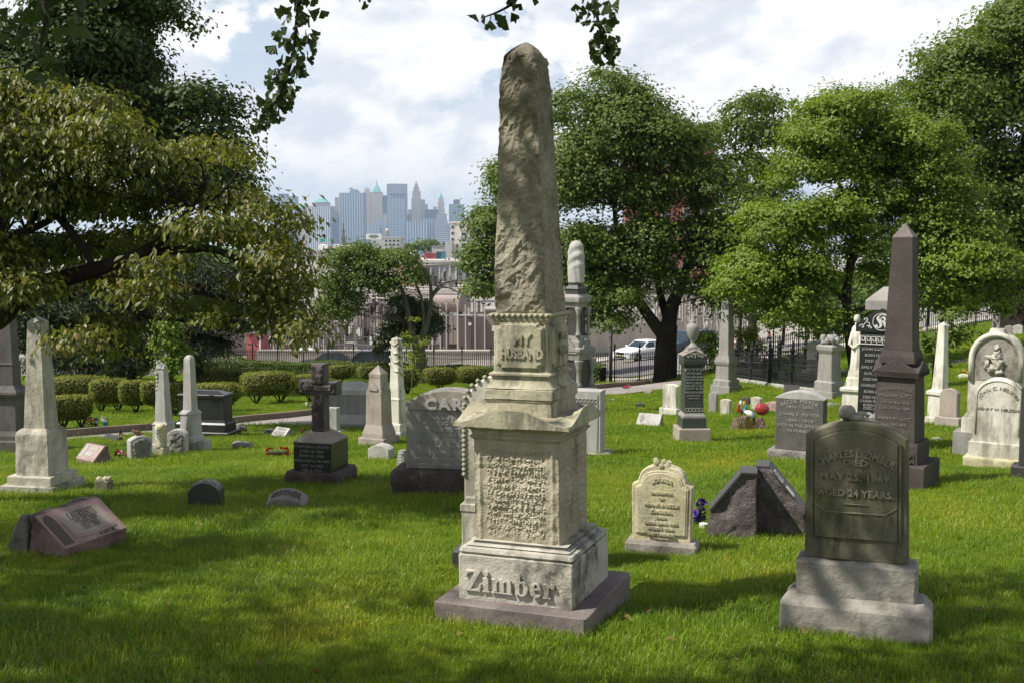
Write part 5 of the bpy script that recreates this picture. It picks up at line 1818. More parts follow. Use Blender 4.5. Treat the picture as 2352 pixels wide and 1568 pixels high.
s = Site(925, 1081, 30, 26)
t = s.thing('headstone', 'narrow grey stone carved with a scroll, wedged left of the big arched headstone', 'headstone', GROUP_HS)
tiers(s, t, [('stone', M_['granite'], [(DEEP, 30), (1055, 27), (1034, 20)])])
mb = MB()
for k in range(4):
    q = s.side(25) / 2
    mb.tube([(s.m(4) * math.cos(a * 0.7), -q - 0.0, s.h(1042 + 7 * k) + s.m(2.6) * math.sin(a * 0.7)) for a in range(9)], 0.012, 5)
mb.build('carved_scroll', M_['granite_lt'], t)

# ------------------------------------------------------------------ flowers, flags, balloon
def rosette(r, mat, seed=0):
    q = random.Random(seed)
    mb = MB()
    for ring, (n, tilt, rr) in enumerate(((6, 0.35, 1.0), (5, 0.8, 0.75), (4, 1.2, 0.5))):
        for k in range(n):
            a = 2 * math.pi * (k + 0.5 * ring) / n + q.uniform(-0.2, 0.2)
            tl = tilt + q.uniform(-0.15, 0.15)
            d = Vector((math.cos(a) * math.cos(tl), math.sin(a) * math.cos(tl), math.sin(tl)))
            w = Vector((-math.sin(a), math.cos(a), 0)) * r * rr * 0.42
            tip = d * r * rr
            mid = d * r * rr * 0.6 + Vector((0, 0, 0.12 * r))
            mb.add([(0, 0, 0), tuple(mid + w), tuple(tip + Vector((0, 0, -0.08 * r))), tuple(mid - w)], [(0, 1, 2), (0, 2, 3)])
    return mb.mesh('bloom', mat, False, False)


def bouquet(label, px, row, w, h, cols, n, r, green=True, Y=None, group='bunches of flowers', holder=None):
    s = Site(px, row, 0, w, 0.01, Y=Y)
    t = thing('flowers', label, 'flowers', (s.x, s.y, s.z), 0, group)
    meshes = [rosette(s.m(r), M_[c], i) for i, c in enumerate(cols)]
    q = random.Random(px)
    for k in range(n):
        o = link('bloom', meshes[k % len(meshes)], t)
        u, v = q.uniform(-1, 1), q.uniform(0.25, 1)
        o.location = (u * s.m(w) / 2 * (1.1 - 0.3 * v), q.uniform(-1, 1) * s.m(w) / 5 - s.m(2), v * s.m(h))
        o.rotation_euler = (q.uniform(0.2, 1.3), q.uniform(-0.6, 0.6), q.uniform(0, 6))
    if green:
        mb = MB()
        for k in range(n * 3):
            c = Vector((q.uniform(-1, 1) * s.m(w) / 2.2, q.uniform(-1, 1) * s.m(w) / 6, q.uniform(0, 0.8) * s.m(h)))
            d = Vector((q.uniform(-1, 1), q.uniform(-1, 0.4), q.uniform(-0.2, 1))).normalized()
            e = d.orthogonal().normalized() * s.m(r) * 0.3
            L = d * s.m(r) * 1.3
            mb.add([tuple(c), tuple(c + L * 0.5 + e), tuple(c + L), tuple(c + L * 0.5 - e)], [(0, 1, 2, 3)])
        o = mb.build('leaves', M_['hedge_dk'], t, fix=False)
    if holder:
        MB().lathe([(s.m(5), -0.02), (s.m(6), s.m(12))], 12).build('pot', M_[holder], t)
    return s, t


bouquet('bunch of purple silk flowers between the yellowed headstone and the black wedge stones', 1605, 1212, 26, 66, ['p_purple'], 16, 11)
MB_ = Site(1612, 1214, 0, 10, 0.01)
tag(MB().lathe([(0.035, 0), (0.04, 0.075)], 12, (MB_.x, MB_.y - 0.08, MB_.z)).build('flower_pot', M_['paper']), 'small white flower pot under the purple flowers', 'pot')
bouquet('burgundy flowers on the lawn before the round hedges', 212, 981, 26, 22, ['p_burg', 'p_burg', 'p_pink'], 14, 5)
bouquet('pale blue flowers behind the burgundy ones', 222, 976, 10, 20, ['p_blue'], 6, 4)
bouquet('white flowers in a teal wrap, right of the burgundy ones', 241, 980, 16, 24, ['p_white'], 9, 4, holder='p_teal')
bouquet('red and white flowers behind the pink slant marker', 278, 1056, 30, 26, ['p_red', 'p_red', 'p_white'], 18, 5)
bouquet('dry brown plants right of the light grey slant marker', 692, 1000, 18, 16, ['p_burg'], 5, 4)
bouquet('white flowers at the left of the stone cross', 709, 936, 10, 14, ['p_white'], 6, 4, Y=26.5)
bouquet('yellow flowers left of the double headstones', 2212, 866, 14, 16, ['p_yellow'], 8, 5)
bouquet('pink and orange flowers at the foot of the fence by the street sign', 1438, 893, 16, 9, ['p_pink', 'orange'], 8, 4)

# wreath pillow
s = Site(637, 1048, 0, 54, 0.01)
t = thing('wreath', 'red flower wreath pillow with white flowers across it, left of the stone cross', 'wreath', (s.x, s.y, s.z), math.radians(12))
me = rosette(s.m(4.2), M_['p_red'], 3)
mw_ = rosette(s.m(3.6), M_['p_white'], 4)
for k in range(30):
    a = 2 * math.pi * k / 30
    o = link('bloom', me, t)
    sx = math.copysign(abs(math.cos(a)) ** 0.5, math.cos(a))
    sz = math.copysign(abs(math.sin(a)) ** 0.5, math.sin(a))
    o.location = (sx * s.m(24), s.m(5) * sz, s.m(11) + sz * s.m(8))
    o.rotation_euler = (1.0, 0.2 * sx, k)
for k in range(10):
    o = link('bloom', mw_, t)
    o.location = (-s.m(16) + s.m(3.5) * k, -s.m(1), s.m(11) + s.m(1.2) * math.sin(k * 2))
    o.rotation_euler = (1.0, 0, k)
MB().box(-s.m(24), s.m(24), -s.m(4), s.m(6), 0.0, s.m(14), 0.03).build('cushion', M_['hedge_dk'], t)


def flag(label, px, row, h, lean, Y=None, drape=True):
    s = Site(px, row, 0, 8, 0.01, Y=Y)
    t = thing('flag', label, 'flag', (s.x, s.y, s.z), 0, None, (0, lean))
    MB().tube([(0, 0, -0.05), (0, 0, s.m(h))], s.m(0.35), 6).build('stick', M_['steel'], t)
    for nm, mat, x0, x1, z0, z1 in [('stripe', 'p_red' if k % 2 == 0 else 'p_white', 0, s.m(h * .34), s.m(h) * (0.40 + 0.055 * k), s.m(h) * (0.455 + 0.055 * k)) for k in range(7)] + [('star_field', 'carblue', 0, s.m(h * .19), s.m(h) * 0.64, s.m(h) * 0.99)]:
        nx = 6
        off = -0.006 if nm == 'star_field' else 0.0
        mb = MB()
        r0 = [(x0 + (x1 - x0) * i / nx, off + 0.03 * math.sin(i * 1.1), z0 - 0.25 * (x1 - x0) * i / nx) for i in range(nx + 1)]
        r1 = [(p[0], p[1], z1 - 0.25 * (x1 - x0) * i / nx) for i, p in enumerate(r0)]
        mb.loft([r0, r1], False, False, close=False)
        mb.build(nm, M_[mat], t, fix=False)
    return t


flag('little striped flag on a stick behind the black slant marker at the left', 272, 1010, 26, 0.12, Y=23.5)

# rough memorial stone with decorations
s = Site(1704, 988, 20, 60, 50)
t = s.thing('boulder', 'rough pinkish memorial boulder hung with decorations, right of the green urn monument', 'headstone', GROUP_SL)
mb = MB()
mb.loft([[(-s.m(30), -s.m(20), -0.2), (s.m(22), -s.m(20), -0.2), (s.m(26), s.m(20), -0.2), (-s.m(28), s.m(20), -0.2)], [(-s.m(16), -s.m(12), s.m(26)), (s.m(12), -s.m(12), s.m(30)), (s.m(14), s.m(12), s.m(30)), (-s.m(14), s.m(12), s.m(26))]])
o = mb.build('stone', M_['pink_rock'], t)
rough(o, 0.05, 0.04, 5.0, 81, 5)
s = Site(1745, 987, -10, 44, 40)
o = MB()
o.loft([[(-s.m(20), -s.m(16), -0.2), (s.m(22), -s.m(16), -0.2), (s.m(22), s.m(16), -0.2), (-s.m(20), s.m(16), -0.2)], [(-s.m(12), -s.m(8), s.m(24)), (s.m(6), -s.m(8), s.m(24)), (s.m(8), s.m(8), s.m(24)), (-s.m(10), s.m(8), s.m(24))]])
o = o.build('boulder', M_['pink_rock'])
rough(o, 0.05, 0.04, 5.0, 82, 5)
o.location = (s.x, s.y, s.z)
tag(o, 'rough brown boulder under the red balloon', 'headstone', GROUP_SL)
t = s.thing('balloon', 'crumpled red foil balloon leaning over the boulder', 'balloon')
mb = MB().blob((s.m(2), -s.m(12), s.m(47)), (s.m(16), s.m(10), s.m(13.5)), 0.22, 20, 14, 3, 4.0)
o = mb.build('foil', M_['foil'], t, smooth=True)
MB().tube([(s.m(2), -s.m(12), s.m(30)), (s.m(4), -s.m(12), s.m(18)), (s.m(1), -s.m(10), s.m(2))], s.m(0.8), 5).build('ribbon', M_['p_pink'], t)
s = Site(1706, 984, 0, 30, 0.01, Y=G(1706, 984).y - 0.4)
t = thing('pinwheel', 'colourful petal pinwheel stuck in the ground by the boulder', 'pinwheel', (s.x, s.y, s.z))
MB().tube([(0, 0, -0.1), (-s.m(3), 0, s.m(56))], s.m(0.7), 6).build('stick', M_['paper'], t)
for k, c in enumerate(('p_white', 'p_yellow', 'p_teal', 'p_blue', 'p_burg', 'p_red', 'p_pink')):
    a = 1.9 - k * 0.9
    c0 = Vector((-s.m(3) + s.m(9) * math.cos(a), -s.m(2), s.m(50) + s.m(11) * math.sin(a)))
    MB().blob(tuple(c0), (s.m(3.6), s.m(1.2), s.m(6)), 0, 8, 6).build('petal', M_[c], t, smooth=True)
t = thing('streamer', 'blue and white starred scarf hanging over the boulder', 'streamer', (s.x, s.y - 0.1, s.z))
for nm, mt_, pts in (('scarf', 'p_blue', [(s.m(4), 0, s.m(40)), (s.m(16), -0.05, s.m(36)), (s.m(22), -0.05, s.m(28))]), ('scarf_end', 'p_white', [(s.m(2), 0.0, s.m(42)), (s.m(10), -0.08, s.m(40)), (s.m(18), -0.1, s.m(30))])):
    MB().tube(pts, [s.m(3), s.m(7), s.m(4)], 8).build(nm, M_[mt_], t, smooth=True)
t = thing('flag', 'rolled striped flag hanging down the front of the boulder to the grass', 'flag', (s.x, s.y - 0.15, s.z))
mb = MB()
mb.tube([(s.m(22), 0, s.m(30)), (s.m(20), 0, s.m(12))], [s.m(4), s.m(3.6)], 8)
mb.build('star_field', M_['carblue'], t)
for k in range(4):
    MB().tube([(s.m(18 - 2.4 * k + 8), -0.01 * k, s.m(12)), (s.m(14 - 3.4 * k + 8), -0.02 * k, -s.m(4))], [s.m(1.2), s.m(1.8)], 6).build('stripe', M_['p_red' if k % 2 else 'p_white'], t)
q = random.Random(9)
vs, fs = [], []
for k in range(130):
    c = Vector((s.x + q.uniform(-0.12, 0.25), s.y - 0.12 + q.uniform(-0.1, 0.1), s.z))
    d = Vector((q.uniform(-0.25, 0.25), q.uniform(-0.2, 0.1), q.uniform(0.2, 0.42)))
    w = Vector((0.005, 0, 0))
    vs += [tuple(c - w), tuple(c + w), tuple(c + d)]
    fs.append((3 * k, 3 * k + 1, 3 * k + 2))
mb = MB()
mb.add(vs, fs)
tag(mb.build('dry_grass', M_['dry'], None, fix=False), kind='stuff')
# ------------------------------------------------------------------ foliage


def leaves_mesh(name, C, Nrm, L, Wd, tint, mat, rng, axis=None, bend=0.18, quad=False):
    """one small folded blade per point: C centres, Nrm facing, L lengths, Wd widths"""
    n = len(C)
    r = rng.normal(size=(n, 3)) if axis is None else axis + 0.35 * rng.normal(size=(n, 3))
    Nrm = Nrm / np.linalg.norm(Nrm, axis=1, keepdims=True)
    t = r - Nrm * (r * Nrm).sum(1, keepdims=True)
    t /= np.linalg.norm(t, axis=1, keepdims=True) + 1e-9
    b = np.cross(Nrm, t)
    L_, W_ = L[:, None], Wd[:, None]
    v = np.empty((n, 4, 3), dtype=np.float32)
    v[:, 0] = C - t * L_ * 0.5 - Nrm * bend * L_ * 0.3
    v[:, 1] = C - b * W_ * 0.5 + Nrm * W_ * bend + t * L_ * 0.04
    v[:, 2] = C + t * L_ * 0.5 - Nrm * bend * L_ * 0.6
    v[:, 3] = C + b * W_ * 0.5 + Nrm * W_ * bend + t * L_ * 0.04
    base = np.arange(n)[:, None] * 4
    f = np.concatenate([base + np.array([0, 2, 1]), base + np.array([0, 3, 2])], 1).reshape(-1, 3).astype(np.int32)
    me = bpy.data.meshes.new(name)
    me.vertices.add(n * 4)
    me.vertices.foreach_set('co', v.ravel())
    me.loops.add(n * 6)
    me.loops.foreach_set('vertex_index', f.ravel())
    me.polygons.add(n * 2)
    me.polygons.foreach_set('loop_start', np.arange(0, n * 6, 3, dtype=np.int32))
    me.polygons.foreach_set('loop_total', np.full(n * 2, 3, dtype=np.int32))
    at = me.attributes.new('tint', 'FLOAT', 'POINT')
    at.data.foreach_set('value', np.repeat(tint.astype(np.float32), 4))
    me.update(calc_edges=True)
    me.materials.append(mat)
    return me


def crown_points(lobes, n, rng, clump, flat=0.55, per=26, lo=-0.5, shell=0.55):
    """leaf positions gathered in clumps on and in the lobes; returns centres, outward facing, tint, clump centres"""
    lc = np.array([l[0] for l in lobes])
    lr = np.array([l[1] for l in lobes])
    area = (lr[:, 0] * lr[:, 2]) ** 1.0
    nc = max(1, n // per)
    idx = rng.choice(len(lobes), nc, p=area / area.sum())
    d = rng.normal(size=(nc, 3))
    d /= np.linalg.norm(d, axis=1, keepdims=True)
    d[:, 2] = np.where(d[:, 2] < lo, -d[:, 2], d[:, 2])
    rad = shell + (1.0 - shell) * rng.random(nc) ** 0.6 + 0.24 * (rng.random(nc) < 0.28) * rng.random(nc)
    cc = lc[idx] + d * lr[idx] * rad[:, None]
    csz = clump * (0.5 + 1.0 * rng.random(nc))
    k = rng.choice(nc, n)
    off = rng.normal(size=(n, 3))
    off[:, 2] *= flat
    C = cc[k] + off * csz[k][:, None]
    od = off / (np.linalg.norm(off, axis=1, keepdims=True) + 1e-6)
    nr = d[k] * 0.55 + od * 0.55 + np.array([0, 0, 0.55]) + rng.normal(size=(n, 3)) * 0.35
    ct = rng.random(nc)
    tint = np.clip(0.25 + 0.30 * ct[k] + 0.35 * rng.random(n) + 0.10 * d[k][:, 2], 0, 1)
    return C, nr, tint, cc


def lobes_px(spec, Y, dy=None):
    """spec rows (px, row, half width px, half height px[, depth offset])"""
    out = []
    for q in spec:
        px, row, rw, rh = q[:4]
        yy = Y + (q[4] if len(q) > 4 else 0.0)
        c = P(px, row, yy)
        k = mpp(yy, c.z)
        out.append((np.array(c), np.array([rw * k, (dy if dy else rw * 0.8 * k), rh * k])))
    return out


def fill(lob, n, seed, k=0.9):
    """break up rows of lobes: shift each a little and add more between neighbours"""
    r = np.random.default_rng(seed)
    out = [(c + r.normal(size=3) * q * np.array([0.22, 0.2, 0.42]), q * k) for c, q in lob]
    cs = np.array([c for c, _ in lob])
    for _ in range(n):
        i = r.integers(len(lob))
        d = np.linalg.norm(cs - cs[i], axis=1)
        j = np.argsort(d)[1 + r.integers(min(4, len(lob) - 1))]
        out.append(((cs[i] + cs[j]) / 2 + r.normal(size=3) * lob[i][1] * 0.22, (lob[i][1] + lob[j][1]) / 2 * r.uniform(0.55, 0.85)))
    return out


def curve_pts(pts, n=5):
    """smooth a polyline"""
    pts = [Vector(p) for p in pts]
    out = []
    for i in range(len(pts) - 1):
        p0, p1, p2, p3 = pts[max(0, i - 1)], pts[i], pts[i + 1], pts[min(len(pts) - 1, i + 2)]
        for k in range(n):
            t = k / n
            out.append(0.5 * ((2 * p1) + (p2 - p0) * t + (2 * p0 - 5 * p1 + 4 * p2 - p3) * t * t + (3 * p1 - p0 - 3 * p2 + p3) * t ** 3))
    out.append(pts[-1])
    return out


def limb(mb, pts, r0, r1, n=8, sm=5):
    c = curve_pts(pts, sm)
    m = len(c) - 1
    mb.tube(c, [r0 + (r1 - r0) * (i / m) ** 0.8 for i in range(m + 1)], n)


def tree(name, label, lobes, n, leaf, mat, bark, stems, clump, seed, group='trees around the lawn', cat='tree', base=None, per=26, flat=0.55, wid=0.62, lo=-0.5, shell=0.55, twigs=0, twig_r=0.02, loc=None, axis=None, crown='crown', bend=0.18):
    """stems: list of (points, r0, r1) in world space; the crown grows on the lobes; twigs run into the leaf clumps"""
    rng = np.random.default_rng(seed)
    base = Vector(stems[0][0][0]) if base is None else Vector(base)
    t = thing(name, label, cat, base, 0, group)
    C, nr, tint, cc = crown_points(lobes, n, rng, clump, flat, per, lo, shell)
    C = C - np.array(base)
    L = leaf * (0.7 + 0.6 * rng.random(n))
    me = leaves_mesh(crown, C, nr, L, L * wid, tint, mat, rng, axis=axis, bend=bend)
    co = link(crown, me, t)
    co['kind'] = 'stuff'
    mb = MB()
    for pts, r0, r1 in stems:
        limb(mb, [Vector(p) - base for p in pts], r0, r1, 10)
    mb.build('trunk', bark, t, smooth=True, fix=False)
    if twigs:
        ends = [Vector(s_[0][-1]) for s_ in stems] + [Vector(p) for s_ in stems for p in s_[0][1:-1]]
        mb = MB()
        for i in rng.choice(len(cc), min(twigs, len(cc)), replace=False):
            c = Vector(cc[i])
            e = min(ends, key=lambda q: (q - c).length + (0.6 * max(0, q.z - c.z)))
            mid = (c + e) / 2 + Vector(rng.normal(size=3)) * (c - e).length * 0.10 + Vector((0, 0, (c - e).length * 0.06))
            limb(mb, [e - base, mid - base, c - base], twig_r, twig_r * 0.3, 5, 4)
        mb.build('twigs', bark, t, smooth=True, fix=False)
    return t, co, cc


def stem_px(pts, Y):
    """stem through pixels at depth Y (a point may carry its own depth)"""
    return [P(q[0], q[1], Y + (q[2] if len(q) > 2 else 0.0)) for q in pts]


def root(px, Y):
    x = (px - CX) * mpp(Y, -3)
    return Vector((x, Y, gz(x, Y) - 0.15))


# big maple just inside the corner of the fence
Y = 49.0
b = root(1528, Y)
k = mpp(Y, -3)
stems = [([b, P(1528, 845, Y), P(1530, 790, Y), P(1534, 745, Y)], 0.62, 0.46),
         ([P(1534, 755, Y), P(1545, 700, Y), P(1570, 640, Y), P(1592, 560, Y + 0.5), P(1600, 480, Y + 1), P(1585, 400, Y + 1)], 0.42, 0.06),
         ([P(1528, 775, Y), P(1500, 740, Y - 0.3), P(1466, 690, Y - 0.8), P(1440, 640, Y - 1), P(1420, 560, Y - 1), P(1410, 470, Y - 1), P(1400, 360, Y - 0.5)], 0.34, 0.05),
         ([P(1536, 745, Y), P(1520, 690, Y + 0.6), P(1508, 630, Y + 1), P(1505, 540, Y + 1), P(1490, 430, Y + 1)], 0.24, 0.05),
         ([P(1475, 705, Y - 0.6), P(1420, 680, Y - 1.5), P(1370, 660, Y - 2)], 0.14, 0.04),
         ([P(1580, 620, Y), P(1620, 590, Y - 1), P(1660, 570, Y - 1)], 0.14, 0.04)]
lob = lobes_px([(1400, 195, 55, 32), (1345, 260, 75, 55), (1440, 250, 75, 50), (1490, 285, 60, 45), (1330, 350, 70, 65), (1420, 350, 100, 70), (1520, 350, 80, 60), (1590, 345, 55, 45),
                (1320, 450, 65, 70), (1410, 460, 100, 70), (1510, 440, 80, 55), (1590, 430, 70, 55), (1640, 430, 45, 45), (1330, 560, 70, 70), (1420, 580, 100, 70), (1360, 660, 70, 60), (1430, 680, 60, 45),
                (1600, 540, 70, 60), (1655, 620, 55, 55), (1680, 690, 40, 45), (1480, 520, 60, 60), (1650, 520, 60, 60), (1520, 620, 50, 40), (1290, 620, 30, 60), (1400, 735, 45, 26), (1610, 650, 40, 40)], Y, 2.6)
lob = fill(lob, 34, 1, 0.9)
tree('maple_tree', 'big dark-green maple with a thick forked trunk, right of the rough shaft', lob, 124000, 0.18, M_['maple'], M_['bark_dk'], stems, 0.44, 1, twigs=60, twig_r=0.05, per=150, flat=0.5)

# maple behind the shaft on its left
Y = 62.0
lob = lobes_px([(1100, 600, 36, 45), (1120, 520, 40, 40), (1110, 660, 30, 35), (1150, 560, 50, 60), (1150, 420, 26, 46), (1160, 650, 40, 40), (1180, 470, 40, 50)], Y, 2.0)
stems = [([root(1160, Y), P(1160, 740, Y), P(1150, 640, Y), P(1140, 540, Y)], 0.28, 0.05)]
tree('maple_tree', 'green maple peeping out left of the rough shaft', lob, 12000, 0.25, M_['maple'], M_['bark'], stems, 0.40, 2)

# maple and tall loose tree between the two large ones
Y = 66.0
lob = lobes_px([(1700, 255, 38, 22), (1740, 240, 40, 26), (1780, 260, 34, 26), (1690, 310, 55, 36), (1760, 320, 60, 40), (1800, 310, 36, 30), (1700, 390, 60, 40), (1770, 400, 40, 30), (1640, 320, 40, 30), (1720, 470, 70, 50), (1690, 560, 60, 50), (1790, 440, 30, 40)], Y, 3.0)
b = root(1730, Y)
stems = [([b, P(1728, 700, Y), P(1722, 560, Y), P(1712, 470, Y), P(1716, 380, Y), P(1735, 300, Y), P(1742, 250, Y)], 0.34, 0.04), ([P(1714, 470, Y), P(1750, 400, Y), P(1770, 390, Y), P(1782, 330, Y), P(1775, 260, Y)], 0.16, 0.03), ([P(1714, 440, Y), P(1690, 370, Y), P(1694, 270, Y)], 0.13, 0.03)]
tree('maple_tree', 'tall open-crowned tree with sky showing through, between the two large leafy trees', lob, 15000, 0.24, M_['maple'], M_['bark_dk'], stems, 0.34, 3, twigs=50, twig_r=0.04, shell=0.7)

# bright green tree
Y = 35.0
b = root(1968, Y)
stems = [([b, P(1963, 850, Y), P(1950, 760, Y), P(1945, 660, Y), P(1958, 590, Y), P(1975, 520, Y)], 0.20, 0.13),
         ([P(1975, 520, Y), P(1985, 470, Y), P(2005, 410, Y), P(2012, 340, Y), P(2020, 280, Y)], 0.13, 0.03),
         ([P(1972, 530, Y), P(1945, 470, Y), P(1925, 420, Y), P(1880, 340, Y)], 0.10, 0.03),
         ([P(1958, 600, Y), P(1990, 560, Y), P(2060, 520, Y), P(2150, 520, Y)], 0.10, 0.03),
         ([P(1950, 700, Y), P(1880, 640, Y), P(1800, 600, Y)], 0.10, 0.03),
         ([P(1948, 720, Y), P(2050, 690, Y), P(2160, 680, Y)], 0.09, 0.03)]
lob = lobes_px([(1880, 270, 60, 45), (1950, 260, 60, 45), (2030, 255, 70, 45), (2090, 300, 60, 45), (1860, 350, 60, 50), (1940, 360, 80, 55), (2050, 350, 90, 60), (2130, 370, 60, 50), (1840, 440, 55, 45), (1920, 460, 70, 50), (2040, 450, 80, 55), (2150, 450, 70, 50),
                (1850, 540, 70, 50), (1760, 560, 70, 50), (1720, 630, 70, 50), (1800, 640, 80, 50), (1690, 690, 40, 26), (1880, 640, 60, 40), (1850, 700, 70, 45), (1790, 720, 60, 35), (2110, 550, 90, 60), (2230, 560, 80, 60), (2190, 640, 110, 60), (2060, 630, 70, 40), (2290, 620, 50, 40), (2120, 700, 70, 40), (2250, 690, 70, 40), (1760, 500, 40, 40), (1990, 560, 40, 40), (1900, 760, 45, 25), (2180, 520, 60, 40), (2330, 650, 26, 26)], Y, 2.2)
lob = fill(lob, 44, 2) + lobes_px([(2010, 470, 60, 46), (1965, 520, 45, 40), (2070, 500, 50, 40), (1900, 500, 50, 40)], Y, 1.6)
tree('leafy_tree', 'bright green spreading tree with slim dark stems, behind the brown obelisk', lob, 150000, 0.126, M_['bright'], M_['bark_dk'], stems, 0.27, 4, twigs=120, twig_r=0.03, flat=0.42, per=100)
# small shoots hanging lower right of it
Y = 27.0
lob = lobes_px([(2150, 800, 26, 22), (2190, 790, 34, 26), (2160, 840, 20, 16), (2215, 765, 26, 20), (2120, 790, 20, 20), (2200, 730, 30, 20)], Y, 0.5)
stems = [([root(2140, Y), P(2145, 830, Y), P(2165, 800, Y), P(2195, 780, Y), P(2225, 755, Y)], 0.025, 0.008), ([P(2150, 830, Y), P(2130, 800, Y), P(2118, 780, Y)], 0.015, 0.006)]
tree('sapling', 'thin shrubby shoots in front of the far fence, right of the brown obelisk', lob, 1000, 0.15, M_['maple'], M_['bark_dk'], stems, 0.14, 5, cat='small tree', wid=0.5)

# very large tree at the right edge
Y = 46.0
b = root(2344, Y)
stems = [([b, P(2344, 700, Y), P(2340, 600, Y), P(2350, 450, Y), P(2370, 300, Y), P(2400, 120, Y)], 0.95, 0.25), ([P(2344, 560, Y), P(2290, 420, Y), P(2240, 300, Y), P(2200, 200, Y)], 0.3, 0.06), ([P(2344, 620, Y), P(2270, 540, Y), P(2200, 500, Y)], 0.25, 0.06)]
lob = lobes_px([(2380, 20, 110, 70), (2300, 80, 80, 60), (2230, 120, 70, 50), (2160, 150, 60, 45), (2140, 215, 55, 50), (2220, 230, 90, 70), (2330, 200, 110, 80), (2150, 300, 55, 50), (2240, 340, 90, 70), (2350, 330, 90, 80), (2180, 390, 60, 50), (2290, 440, 90, 70), (2400, 440, 80, 90), (2230, 480, 70, 50), (2340, 540, 90, 70), (2410, 600, 80, 80), (2300, 620, 60, 40), (2450, 200, 100, 120), (2370, 120, 80, 60), (2200, 430, 60, 50)], Y, 3.6)
lob = fill(lob, 18, 3)
tree('maple_tree', 'huge dark-green tree rising out of the view at the right edge', lob, 96000, 0.185, M_['maple'], M_['bark_dk'], stems, 0.46, 6, twigs=30, twig_r=0.06, per=150, flat=0.5)
# further trees beyond on the right, between and behind
Y = 90.0
for i, (lab, sp, stx, n) in enumerate((
        ('distant green tree behind the bright green tree', [(2060, 600, 70, 60), (2150, 620, 80, 60), (2000, 660, 60, 50), (1900, 680, 60, 40), (2230, 640, 60, 60)], 2080, 5000),
        ('low dark tree by the far fence left of the bright tree', [(1950, 730, 50, 30), (1900, 745, 50, 24), (2010, 720, 50, 30), (2060, 720, 40, 30)], 1960, 3000),
        ('distant tree low behind the big right-hand tree', [(2270, 620, 60, 60), (2340, 640, 60, 60), (2130, 690, 30, 40)], 2300, 3500))):
    yy = (Y, 46.0, 80.0)[i]
    lob = lobes_px(sp, yy, 3.0 if i != 1 else 1.6)
    tree('maple_tree', lab, lob, n, 0.4 if i != 1 else 0.25, M_['maple_dk'] if i else M_['maple'], M_['bark_dk'], [([root(stx, yy), P(stx, sp[0][1], yy)], 0.25, 0.08)], 0.6 if i != 1 else 0.4, 10 + i)

Y = 100.0
lob = lobes_px([(1700, 690, 60, 30), (1800, 680, 60, 36), (1880, 690, 60, 40), (1960, 670, 60, 40), (2050, 680, 60, 36), (2130, 680, 60, 36), (2220, 670, 60, 40), (2310, 670, 60, 40)], Y, 3.0)
tree('far_trees', 'row of dark trees across the side street, under the bright green tree', lob, 16000, 0.42, M_['maple_dk'], M_['bark_dk'], [([root(p_, Y), P(p_ + 4, 690, Y)], 0.2, 0.1) for p_ in (1700, 1800, 1880, 1960, 2050, 2130, 2220, 2310)], 0.6, 15, cat='trees')
# small yellow-green bushes by the side street
for i, (lab, sp, stx, yy, n, mt_) in enumerate((
        ('small yellow-green tree in front of the fence, left of the iron lot fence', [(1705, 770, 24, 14), (1735, 768, 24, 14), (1720, 790, 34, 14), (1700, 812, 22, 10), (1745, 806, 20, 12), (1725, 820, 16, 8)], 1727, 50.0, 1500, M_['sapling']),
        ('dense green bush right of the green urn monument', [(1622, 780, 20, 18), (1640, 800, 18, 22), (1628, 830, 16, 24), (1605, 790, 16, 14), (1640, 850, 14, 20)], 1632, 48.0, 1600, M_['bright']))):
    lob = lobes_px(sp, yy, 0.5)
    tree('bush', lab, lob, n, 0.13, mt_, M_['bark'], [([root(stx, yy), P(stx + 1, 850, yy), P(stx - 4, 810, yy), P(stx - 12, 775, yy)], 0.035, 0.01), ([P(stx + 1, 850, yy), P(stx + 10, 800, yy)], 0.025, 0.01)], 0.13, 20 + i, cat='bush', twigs=14, twig_r=0.012)

# forked tree by the lower street
Y = 55.0
b = root(970, Y)
stems = [([b, P(968, 820, Y), P(962, 795, Y)], 0.30, 0.24), ([P(962, 800, Y), P(945, 760, Y), P(934, 700, Y), P(920, 660, Y), P(890, 640, Y), P(850, 620, Y)], 0.17, 0.04), ([P(966, 800, Y), P(982, 740, Y), P(990, 690, Y), P(985, 640, Y), P(960, 600, Y)], 0.18, 0.04),
         ([P(962, 795, Y), P(974, 740, Y), P(966, 680, Y), P(940, 620, Y), P(930, 580, Y)], 0.12, 0.03), ([P(988, 690, Y), P(1015, 660, Y), P(1050, 670, Y), P(1090, 690, Y)], 0.07, 0.015), ([P(988, 680, Y), P(1020, 650, Y), P(1075, 645, Y), P(1110, 660, Y)], 0.07, 0.015), ([P(934, 700, Y), P(930, 740, Y), P(912, 800, Y)], 0.05, 0.012)]
lob = lobes_px([(780, 605, 40, 28), (820, 585, 40, 24), (850, 620, 36, 26), (770, 650, 36, 26), (790, 690, 40, 26), (760, 710, 26, 22), (830, 650, 36, 26), (880, 610, 30, 20), (920, 600, 40, 24), (940, 640, 40, 22), (890, 660, 30, 20), (790, 720, 26, 16)], Y, 1.6)
tree('forked_tree', 'half-bare tree with a forked pale trunk by the lower street fence', lob, 17000, 0.16, M_['maple'], M_['bark_lt'], stems, 0.27, 30, twigs=160, twig_r=0.02, shell=0.6)
lob = lobes_px([(940, 740, 46, 30), (970, 720, 40, 26), (900, 770, 30, 24), (960, 770, 30, 20), (925, 700, 36, 20), (990, 750, 24, 20), (880, 800, 16, 12)], 57.0, 1.2)
tree('leafy_tree', 'low dark leafy tree right behind the forked trunk', lob, 6500, 0.18, M_['maple_dk'], M_['bark_dk'], [([root(950, 57.0), P(950, 790, 57.0), P(945, 740, 57.0)], 0.08, 0.03)], 0.24, 31)
